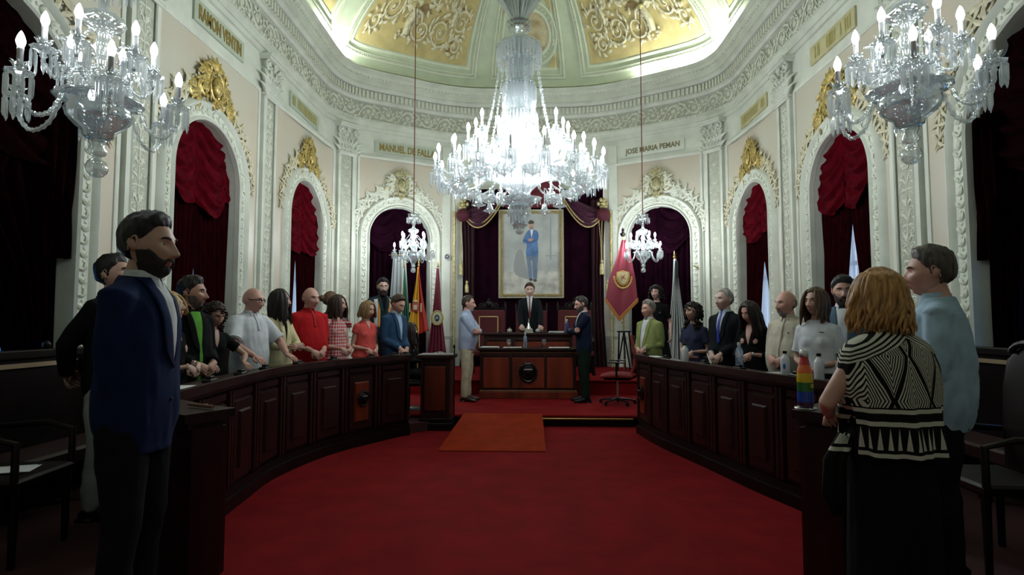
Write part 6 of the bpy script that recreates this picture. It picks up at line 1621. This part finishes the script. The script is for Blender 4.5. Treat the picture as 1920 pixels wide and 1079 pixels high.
whitec = cloth_m('white_cotton', (.60,.63,.66)); offw = cloth_m('white_shirt', (.58,.60,.62)); blackc = cloth_m('black_cloth', (.006,.006,.007), spec=.08); navy = cloth_m('navy_suit', (.006,.014,.055), spec=.12)
navy2 = cloth_m('dark_navy_blazer', (.006,.010,.026), spec=.12); blue2 = cloth_m('blue_suit', (.018,.050,.105)); paleblue = cloth_m('pale_blue_shirt', (.36,.43,.58)); lightblue = cloth_m('light_blue_shirt', (.34,.48,.60))
yellowc = cloth_m('pale_yellow', (.66,.60,.36)); redp = cloth_m('red_polo', (.42,.008,.012)); coral = cloth_m('coral', (.62,.085,.075)); greenj = cloth_m('olive_green_jacket', (.225,.26,.09)); beige = cloth_m('beige_linen', (.50,.46,.37)); chino = cloth_m('beige_chino', (.46,.42,.30))
greytr = cloth_m('grey_trousers', (.34,.35,.34)); denimn = cloth_m('navy_dress', (.022,.026,.055)); slate = cloth_m('slate_blue_jacket', (.070,.115,.165)); limegreen = cloth_m('lime_shirt', (.10,.33,.04)); blacksuit = cloth_m('black_suit', (.008,.010,.012), spec=.1)
darktr = cloth_m('dark_trousers', (.008,.008,.010), spec=.08); greentr = cloth_m('dark_green_trousers', (.008,.016,.012), spec=.08); burg = mat('burgundy_tie', (.13,.010,.018), .5); bluetie = mat('blue_tie', (.015,.035,.32), .45); watch = mat('watch_metal', (.5,.5,.5), .3, .8)
redbracelet = mat('dark_strap', (.02,.015,.012), .6)
SK = dict(tan=(.40,.215,.15), mid=(.47,.275,.205), pale=(.56,.36,.29), rosy=(.55,.30,.235), dark=(.30,.16,.11))
def wristband(P_, i, m_, r=.027, w=.012, nm='watch'):
    root, HM, arms_, bvh, put, skm = P_; S, E_, W_, D, N, sx = arms_[i]; d = (W_-E_).normalized(); put(MB().tube([W_-d*.02, W_-d*(.02+w)], [r]*2, 12), nm, m_)
# left row
p = person(-1.62, 2.44, F, 1.85, 8, 'large near bearded man in a navy blue suit and white collar, seen in profile', head=(-4, 1, 0), pose='pocket', skin=SK['mid'], hair=('short', .020, .078), haircol=(.012,.010,.009), beard=(.010, (.018,.014,.012)), hp=dict(nose=1.15, jaw=.05),
  top=dict(kind='jacket', name='suit_jacket', mat=navy, hem=.76, shirt=offw, collar=offw, v=1.10, fold=.010, sleeve=1., ease=.016, vox=.010), bottom=dict(kind='trousers', mat=darktr), vox=.010, wide=1.0, seed=1)
p = person(-2.87, 3.92, F, 1.84, 5, 'man with dark hair and grey trousers half hidden behind the large near bearded man', head=(0, 12, 0), pose='behind', skin=SK['mid'], hair=('short', .02, .07), haircol=(.010,.008,.007),
  top=dict(kind='jacket', name='dark_jacket', mat=blackc, hem=.80, shirt=offw), bottom=dict(kind='trousers', mat=greytr), seed=2)
p = person(-2.36, 3.78, F, 1.60, 0, 'blonde woman in black holding a phone, between navy suit and man with green shirt', 'f', head=(8, 14, 0), pose='clasp', skin=SK['pale'], hair=('long', .10, 40, .1, .004, .1), haircol=(.42,.30,.13),
  top=dict(kind='top', name='black_top', mat=blackc, sleeve=.30, vneck=(1.33,.04)), bottom=dict(kind='trousers', mat=darktr), seed=3)
p[4](MB().bbox(-.035,.035,.235,.247,.86,.98,.004), 'phone', blk)
p = person(-2.67, 4.50, F, 1.735, -22, 'man with short beard in black shirt open over a green T-shirt, arms resting low', head=(30, 2, 0), pose='clasp', skin=SK['tan'], hair=('short', .022, .070), haircol=(.012,.010,.009), beard=(.004, (.10,.085,.08)), hp=dict(nose=1.2),
  top=dict(kind='jacket', name='black_shirt', mat=blackc, shirt=limegreen, v=1.12, vw=.05, open=.018, collar=blackc, gap=1.0, sleeve=.92, hem=.84), bottom=dict(kind='trousers', mat=greytr), belly=.03, seed=4)
wristband(p, 0, watch); wristband(p, 1, redbracelet, nm='bracelet')
p = person(-2.80, 5.05, F, 1.56, -30, 'woman with curly dark hair and glasses looking down, in a black V-neck top', 'f', head=(4, -20, 0), pose='desk', skin=SK['mid'], hair=('curly', 190, 1.06, -.22), haircol=(.022,.010,.007), glasses='thin', hp=dict(shut=1),
  top=dict(kind='top', name='black_top', mat=blackc, sleeve=.30, vneck=(1.27,.05)), bottom=dict(kind='skirt', mat=blackc), seed=5)
p = person(-2.76, 5.68, F, 1.715, -24, 'bald man with thick black glasses in a white polo shirt leaning on the desk', head=(22, -3, 0), pose=[((.20,.33,1.045), (.0,.95,-.3), (0,.3,.9), (.8,-.5,-.1))]*2, curl=.2, skin=SK['rosy'], glasses='thick', haircol=(.30,.19,.14), hp=dict(jaw=.06),
  top=dict(kind='polo_shirt', mat=whitec, sleeve=.42, hem=.80, collar=whitec, gap=.9, placket=1.30, trimband=whitec, ease=.018, fold=.009), bottom=dict(kind='trousers', mat=darktr), wide=1.06, belly=.02, armk=1.12, seed=6)
S_, E_, W_ = p[2][0][:3]; p[4](MB().tube([S_.lerp(E_, .80), S_.lerp(E_, .90)], [.0510, .0495], 14), 'tattoo_band', mat('tattoo', (.16,.11,.10), .6)); wristband(p, 1, watch)
p = person(-2.69, 6.17, F, 1.73, -18, 'woman with long straight black hair in a pale yellow blazer, head in profile', 'f', head=(28, 4, 0), pose='elbow', skin=SK['mid'], hair=('long', .30, 56, .0, .003, .3, .26), haircol=(.012,.009,.008),
  top=dict(kind='blazer', mat=yellowc, hem=.74, shirt=blackc, v=1.12, vw=.035, sleeve=.80, ease=.018, fold=.009), bottom=dict(kind='trousers', mat=yellowc), seed=7)
wristband(p, 0, redbracelet, nm='bracelet')
p = person(-2.53, 6.64, F, 1.775, -38, 'balding man in a bright red polo shirt with clasped hands', head=(8, -2, 0), pose='clasp', skin=SK['rosy'], hair=('bald',), haircol=(.20,.12,.085), hp=dict(jaw=.06),
  top=dict(kind='polo_shirt', mat=redp, sleeve=.42, hem=.80, collar=redp, gap=.8, placket=1.28, pmat=mat('red_placket', (.33,.006,.010), .8), bmat=redp, ease=.020), bottom=dict(kind='trousers', mat=chino), wide=1.10, belly=.04, armk=1.12, seed=8)
p = person(-2.74, 7.95, F, 1.80, 70, 'person in dark clothes with brown hair tied up, turned away behind the gingham dress', 'f', head=(-30, 8, 0), pose='side', skin=SK['mid'], hair=('bun',), haircol=(.10,.055,.03),
  top=dict(kind='top', name='dark_top', mat=cloth_m('dark_brown_cloth', (.03,.012,.012)), sleeve=.95), bottom=dict(kind='trousers', mat=darktr), seed=9)
p = person(-2.36, 7.10, F, 1.71, -32, 'woman with dark brown shoulder hair in a red and white gingham dress', 'f', head=(24, 2, 0), pose='clasp', skin=SK['rosy'], hair=('long', .20, 50, .05, .005, .3), haircol=(.035,.018,.012),
  top=dict(kind='dress_top', name='gingham_dress', mat=gingham, hem=.95, sleeve=0, neck=1.40, inf=.006), bottom=dict(kind='gingham_skirt', mat=gingham, hem=.55, flare=.12), seed=10)
for (S, E_, W_, D, N, sx) in p[2]:
    q = MB(); q.tube([S+Vector((-sx*.05,0,.035)), S+Vector((0,0,.030)), S+Vector((sx*.05,0,-.005)), S+Vector((sx*.055,0,-.045))], [(.03,.07),(.05,.085),(.03,.095),(.008,.09)], 16, up=(0,0,1)); folds(q, [Vector((0,0,1))]*len(q.v), .02, 3, fx=30); p[4](q, 'ruffle_sleeve', gingham)
p = person(-2.13, 7.62, F, 1.655, -42, 'woman with light brown bob in a sleeveless coral dress tied at the waist', 'f', head=(14, -8, 0), pose='clasp_low', skin=SK['rosy'], hair=('long', .12, 46, .12, .004, .2), haircol=(.22,.135,.06),
  top=dict(kind='dress_top', name='coral_dress', mat=coral, hem=.93, sleeve=.16, vneck=(1.34,.035), inf=.010, flare=.02), bottom=dict(kind='skirt', mat=coral, hem=.5, flare=.04), seed=11)
q = MB(); q.tube([(sin(a)*.148, cos(a)*.112, 1.09) for a in [2*pi*i/28 for i in range(28)]], [(.020,.006)]*28, 6, up=(0,0,1), closed=True); q.ell((.06,.115,1.09), (.03,.015,.02), 8, 6); q.tube([(.06,.12,1.08),(.07,.13,1.0),(.065,.13,.95)], [(.004,.014)]*3, 6); p[4](q, 'sash', coral)
p = person(-1.79, 7.86, F, 1.755, -34, 'man in a navy blue suit with light blue shirt looking down at his clasped hands', head=(8, -22, 0), pose='clasp_low', skin=SK['rosy'], hair=('short', .018, .075), haircol=(.045,.030,.020), hp=dict(shut=1),
  top=dict(kind='jacket', name='suit_jacket', mat=blue2, hem=.76, shirt=cloth_m('sky_shirt', (.33,.45,.62)), collar=MATS['sky_shirt'], v=1.08, cuff=offw, ease=.014), bottom=dict(kind='trousers', mat=blue2), seed=12)
p = person(-2.24, 8.9, .12+.27, 1.78, -62, 'bearded man with glasses in a dark uniform vest with white and orange bands', head=(-4, -2, 0), pose='side', skin=SK['pale'], hair=('short', .020, .07), haircol=(.012,.010,.010), beard=(.02, (.015,.012,.012)), glasses='thin',
  top=dict(kind='jacket', name='uniform_vest', mat=cloth_m('petrol_cloth', (.010,.028,.036)), shirt=blackc, v=1.2, sleeve=.4), bottom=dict(kind='trousers', mat=darktr), wide=1.06, seed=13)
for sx in (-1, 1):
    solid(p[4](patch(p[3], .98, 1.44, lambda z: sx*.062, lambda z: sx*.10, .006, 16, 3), 'orange_band', mat('vest_orange', (.60,.27,.06), .7)), .004)
    solid(p[4](patch(p[3], .98, 1.42, lambda z: sx*.10, lambda z: sx*.15, .005, 16, 3), 'pale_band', whitec), .004)
p = person(-1.70, 8.44, -.08, 1.55, -12, 'seated woman with long dark hair beside the navy blue suit', 'f', head=(10, 2, 0), pose='elbow', skin=SK['mid'], hair=('long', .30, 50, .05, .006, .3), haircol=(.014,.008,.007), seat=True,
  top=dict(kind='top', name='black_top', mat=blackc, sleeve=.9, vneck=(1.30,.05), hem=.90), bottom=dict(kind='skirt', mat=blackc), seed=14)
p[0]['label'] = 'seated woman with long dark hair, her head low beside the man in navy blue suit'
st_ = empty('stool_chair', (-1.70, 8.40, .165), 0, label='dark office seat under the seated woman with long dark hair', cat='chair'); B_(st_, 'seat', blk, (-.22,.22,-.22,.22,.36,.42), bv=.015); MB().tube([(0,0,.03),(0,0,.37)], .03, 10).build('column', [blk], st_); MB().lathe([(.22,0),(.20,.02),(.05,.04)], n=16).build('base', [blk], st_)
# centre
p = person(-.92, 9.28, .165, 1.745, -8, 'man in a pale blue shirt and beige trousers, arms crossed beside the low desk', head=(4, 0, 0), pose='crossed', skin=SK['rosy'], hair=('receding', .016, .080), haircol=(.035,.025,.020), beard=(.010, (.26,.24,.22), 1), hp=dict(nose=1.15),
  top=dict(kind='shirt', name='pale_blue_shirt', mat=paleblue, hem=.84, collar=paleblue, gap=.6, sleeve=.93, ease=.020, placket=.90), bottom=dict(kind='trousers', mat=chino), belly=.05, seed=15, shoe=mat('brown_shoe', (.03,.015,.01), .4))
p = person(.12, 10.86, .42, 1.80, -90, 'man in black suit and burgundy tie standing behind the raised bench desk', head=(0, 0, 0), pose=[((.15,.31,.93), (-.2,.9,-.3), (0,.5,.8), (.9,-.4,0)), ((.19,.31,.93), (.1,.9,-.3), (0,.7,.7), (.9,-.4,0))], skin=SK['pale'], hair=('short', .020, .070), haircol=(.035,.020,.012),
  top=dict(kind='jacket', name='suit_jacket', mat=blacksuit, hem=.76, shirt=offw, collar=offw, tie=burg, v=1.10, vw=.055, cuff=offw), bottom=dict(kind='trousers', mat=blacksuit), seed=16)
p = person(1.00, 9.22, .165, 1.735, 188, 'bearded man with glasses in dark navy blazer, arms crossed beside the low desk', head=(0, -10, 0), pose='crossed', skin=SK['rosy'], hair=('short', .014, .072), haircol=(.030,.026,.024), beard=(.010, (.06,.05,.045)), glasses='thin', hp=dict(nose=1.1),
  top=dict(kind='jacket', name='navy_blazer', mat=navy2, hem=.78, shirt=cloth_m('pinkish_shirt', (.55,.50,.50)), collar=MATS['pinkish_shirt'], v=1.15, vw=.05), bottom=dict(kind='trousers', mat=greentr), seed=17)
# right row
p = person(1.80, 7.98, F, 1.655, 218, 'grey haired man in an olive green jacket and white shirt, hands clasped', head=(-6, 3, 0), pose='clasp_low', skin=SK['rosy'], hair=('short', .022, .078), haircol=(.20,.18,.16),
  top=dict(kind='jacket', name='green_jacket', mat=greenj, hem=.78, shirt=offw, collar=offw, v=.98, vw=.055, cuff=offw, gap=.7), bottom=dict(kind='trousers', mat=darktr), wide=1.06, belly=.05, seed=18)
p = person(2.20, 9.25, .42, 1.66, 242, 'woman in a black short sleeved dress with bushy black hair standing behind the green jacket', 'f', head=(-8, 0, 0), pose='side', skin=SK['pale'], hair=('curly', 200, 1.22, -.10), haircol=(.008,.006,.006),
  top=dict(kind='top', name='black_top', mat=blackc, sleeve=.35, round=1), bottom=dict(kind='skirt', mat=blackc, hem=.3), seed=19)
p = person(2.16, 7.06, F, 1.61, 224, 'woman with curly dark hair in a navy short sleeved dress with thin pink belt', 'f', head=(-14, 2, 0), pose='clasp_low', skin=SK['mid'], hair=('curly', 200, 1.08, -.20), haircol=(.012,.008,.007), hp=dict(shut=1),
  top=dict(kind='top', name='navy_dress', mat=denimn, sleeve=.30, round=1, inf=.010), bottom=dict(kind='skirt', mat=denimn, belt=mat('pink_belt', (.35,.10,.10), .5)), seed=20)
p = person(2.42, 6.68, F, 1.75, 214, 'tall grey haired man in a black suit with a bright blue tie', head=(-12, 4, 0), pose='clasp_low', skin=SK['pale'], hair=('receding', .010, .088), haircol=(.28,.26,.24), hp=dict(nose=1.1),
  top=dict(kind='jacket', name='black_suit_jacket', mat=blacksuit, hem=.76, shirt=cloth_m('ice_shirt', (.45,.52,.62)), collar=MATS['ice_shirt'], tie=bluetie, v=1.12, vw=.05, cuff=offw), bottom=dict(kind='trousers', mat=blacksuit), wide=1.04, seed=21)
p = person(2.52, 6.15, F, 1.60, 222, 'woman with very long dark hair in a black V-neck dress looking down', 'f', head=(-10, -18, 0), pose='clasp', skin=SK['rosy'], hair=('long', .34, 60, .08, .006, .5, .36), haircol=(.016,.009,.007), hp=dict(shut=1),
  top=dict(kind='top', name='black_dress', mat=blackc, sleeve=.75, vneck=(1.22,.05)), bottom=dict(kind='skirt', mat=blackc), seed=22)
wristband(p, 1, watch)
p = person(2.62, 5.52, F, 1.665, 214, 'bald man with grey beard in a beige linen shirt, hands clasped over the desk', head=(-20, 0, 0), pose='clasp', skin=SK['rosy'], hair=('bald',), haircol=(.24,.15,.12), beard=(.007, (.20,.19,.18), 1), hp=dict(nose=1.1),
  top=dict(kind='shirt', name='beige_shirt', mat=beige, hem=.80, collar=beige, gap=.6, sleeve=.88, placket=.95, ease=.022, fold=.012), bottom=dict(kind='trousers', mat=chino), wide=1.05, belly=.06, seed=23)
h = p[3].ray_cast(Vector((-.07, .9, 1.32)), Vector((0,-1,0)))[0]; p[4](MB().ell(h, (.009,.005,.009), 8, 6), 'lapel_pin', blk); wristband(p, 0, redbracelet)
p = person(2.53, 4.80, F, 1.665, 226, 'woman with brown hair in a white T-shirt and black skirt', 'f', head=(-14, 2, 0), pose='clasp_low', skin=SK['mid'], hair=('long', .20, 46, .0, .005, .2), haircol=(.075,.042,.024),
  top=dict(kind='t_shirt', mat=whitec, sleeve=.36, hem=.98, round=1, inf=.012, trimband=whitec), bottom=dict(kind='skirt', mat=blackc, hem=.5), seed=24)
h = p[3].ray_cast(Vector((-.06, .9, 1.34)), Vector((0,-1,0)))[0]; p[4](MB().box(h.x-.022, h.x+.022, h.y, h.y+.004, h.z-.004, h.z+.004), 'small_print', mat('print_dark', (.05,.05,.06), .6))
p = person(3.05, 5.34, F, 1.785, 236, 'dark bearded man in a slate blue jacket over an open white shirt facing the camera', head=(8, 0, 0), pose='side', skin=SK['tan'], hair=('short', .022, .070), haircol=(.010,.008,.008), beard=(.014, (.014,.010,.009)),
  top=dict(kind='jacket', name='slate_jacket', mat=slate, hem=.74, shirt=offw, collar=offw, v=1.0, vw=.06, open=.055, gap=.9), bottom=dict(kind='trousers', mat=darktr), seed=25)
p = person(3.36, 5.70, F, 1.77, 215, 'dark haired man with glasses mostly hidden behind the blonde woman', head=(0, -4, 0), pose='clasp', skin=SK['mid'], hair=('short', .022, .072), haircol=(.010,.008,.008), glasses='thin', beard=(.004, (.05,.035,.03)),
  top=dict(kind='shirt', name='dark_shirt', mat=blackc, collar=blackc), bottom=dict(kind='trousers', mat=darktr), seed=26)
p = person(2.27, 3.05, F, 1.765, 143, 'grey haired man in a light blue shirt seen from behind at the near desk block', head=(8, 2, 0), pose='clasp', skin=SK['rosy'], hair=('short', .020, .075), haircol=(.075,.062,.052), hp=dict(nose=1.2),
  top=dict(kind='shirt', name='light_blue_shirt', mat=lightblue, hem=.80, collar=lightblue, gap=.6, sleeve=.93, ease=.030, fold=.024, vox=.009), bottom=dict(kind='trousers', mat=darktr), vox=.010, wide=1.05, belly=.02, seed=27)
# blonde woman in the patterned shawl
p = person(1.60, 2.42, F, 1.60, 106, 'woman with wavy blonde hair in a black and cream geometric patterned shawl', 'f', head=(6, 0, 0), pose=[((.10,.24,1.02), (-.7,.5,-.2), (0,.8,.6), (.9,-.4,-.4)), ((.13,.20,1.04), (-.6,.6,-.2), (0,.8,.6), (1,-.35,-.5))], skin=SK['rosy'], hair=('long', .165, 260, .0, .014, .15), haircol=(.40,.21,.07),
  bottom=dict(kind='skirt', mat=blackc, hem=.18, flare=.02), top=dict(kind='top', name='black_top', mat=blackc, sleeve=0, hem=.9), vox=.012, wide=1.06, armk=1.15, seed=28)
def sh_f(u, v):
    a = 2*pi*u; zb_ = .905-.10*max(0, sin(a))**3*0-.12*max(0, -sin(a)*cos(a))*2*(1 if cos(a) > 0 else .2)
    z = lerp(1.465, zb_, v); prof = interp([(.78,.225),(.95,.222),(1.10,.232),(1.20,.252),(1.30,.248),(1.37,.228),(1.41,.190),(1.44,.125),(1.465,.062)], z); py_ = interp([(.78,.200),(.95,.185),(1.10,.172),(1.3,.150),(1.39,.125),(1.44,.090),(1.465,.060)], z)
    w = .012*sin(a*9+v*3)*sstep(.25, 1, v)+.008*sin(a*17)*v; arm = 0
    x = sin(a)*(prof+w); y = cos(a)*(py_+w)-.012
    # the hem is lifted over the forearms at the sides in front
    side = sstep(.75, 1., abs(sin(a)))*sstep(-.25, .15, cos(a)); fz_ = sstep(1.15, 1.02, z)*side
    x -= math.copysign(.09*fz_, sin(a))
    return Vector((x, y, z))
q = MB(); q.grid(sh_f, 120, 70, closeu=True); o = p[4](q, 'shawl', shawl); solid(o, .006)
m_ = MB()
for i in range(2): m_.tube([(-.21+.03*i,.03,.98),(-.26+.02*i,.05,.86),(-.27+.03*i,.06,.72),(-.24+.02*i,.05,.62)], [(.02,.035),(.03,.05),(.02,.045),(.006,.03)], 12)
p[4](m_, 'shawl_tail', shawl)
# ------------------------------------------------------------------ camera, world, render look
cam = bpy.data.cameras.new('camera'); co = bpy.data.objects.new('camera', cam); col.objects.link(co)
cam.sensor_width = 36; cam.lens = 36*1050/1920; cam.clip_start = .05; cam.clip_end = 100
co.location = (.10, 0, 1.48); co.rotation_euler = (radians(90+3.4), 0, radians(1.7)); sc.camera = co
w = bpy.data.worlds.new('world'); sc.world = w; w.use_nodes = True
w.node_tree.nodes['Background'].inputs[0].default_value = (.5, .6, .75, 1); w.node_tree.nodes['Background'].inputs[1].default_value = .012
def area(nm, loc, rot, sx, sy, e, c=(1,1,1)):
    l = bpy.data.lights.new(nm, 'AREA'); l.shape = 'RECTANGLE'; l.size = sx; l.size_y = sy; l.energy = e; l.color = c
    o = bpy.data.objects.new(nm, l); col.objects.link(o); o.location = loc; o.rotation_euler = rot; return o
# cornice ledge floodlights aimed up; the farther side ones are added vault fill
for s, e in ((3.0, 10), (3.8, 16), (4.7, 18), (-5.0, 17), (-5.9, 13), (5.7, 16), (8.5, 13), (-8.5, 12), (7.2, 9), (-7.2, 9)):
    x, y, z = P(s, 6.985, .36); wx, wy, nx, ny = Wp(s)
    area('cornice_flood_and_fill', (x, y, z), (radians(180), 0, atan2(ny, nx)-pi/2), .5, .08, e, (.95, 1, .92))
sc.view_settings.view_transform = 'Standard'; sc.view_settings.look = 'None'; sc.view_settings.gamma = 1; sc.view_settings.exposure = 0
sc.view_settings.use_curve_mapping = False
cy = sc.cycles; cy.use_denoising = True; cy.max_bounces = 6; cy.diffuse_bounces = 3; cy.glossy_bounces = 3; cy.transmission_bounces = 4; cy.transparent_max_bounces = 24
cy.sample_clamp_indirect = 2.5; cy.sample_clamp_direct = 0; cy.caustics_reflective = False; cy.caustics_refractive = False
try: cy.use_light_tree = True
except Exception: pass
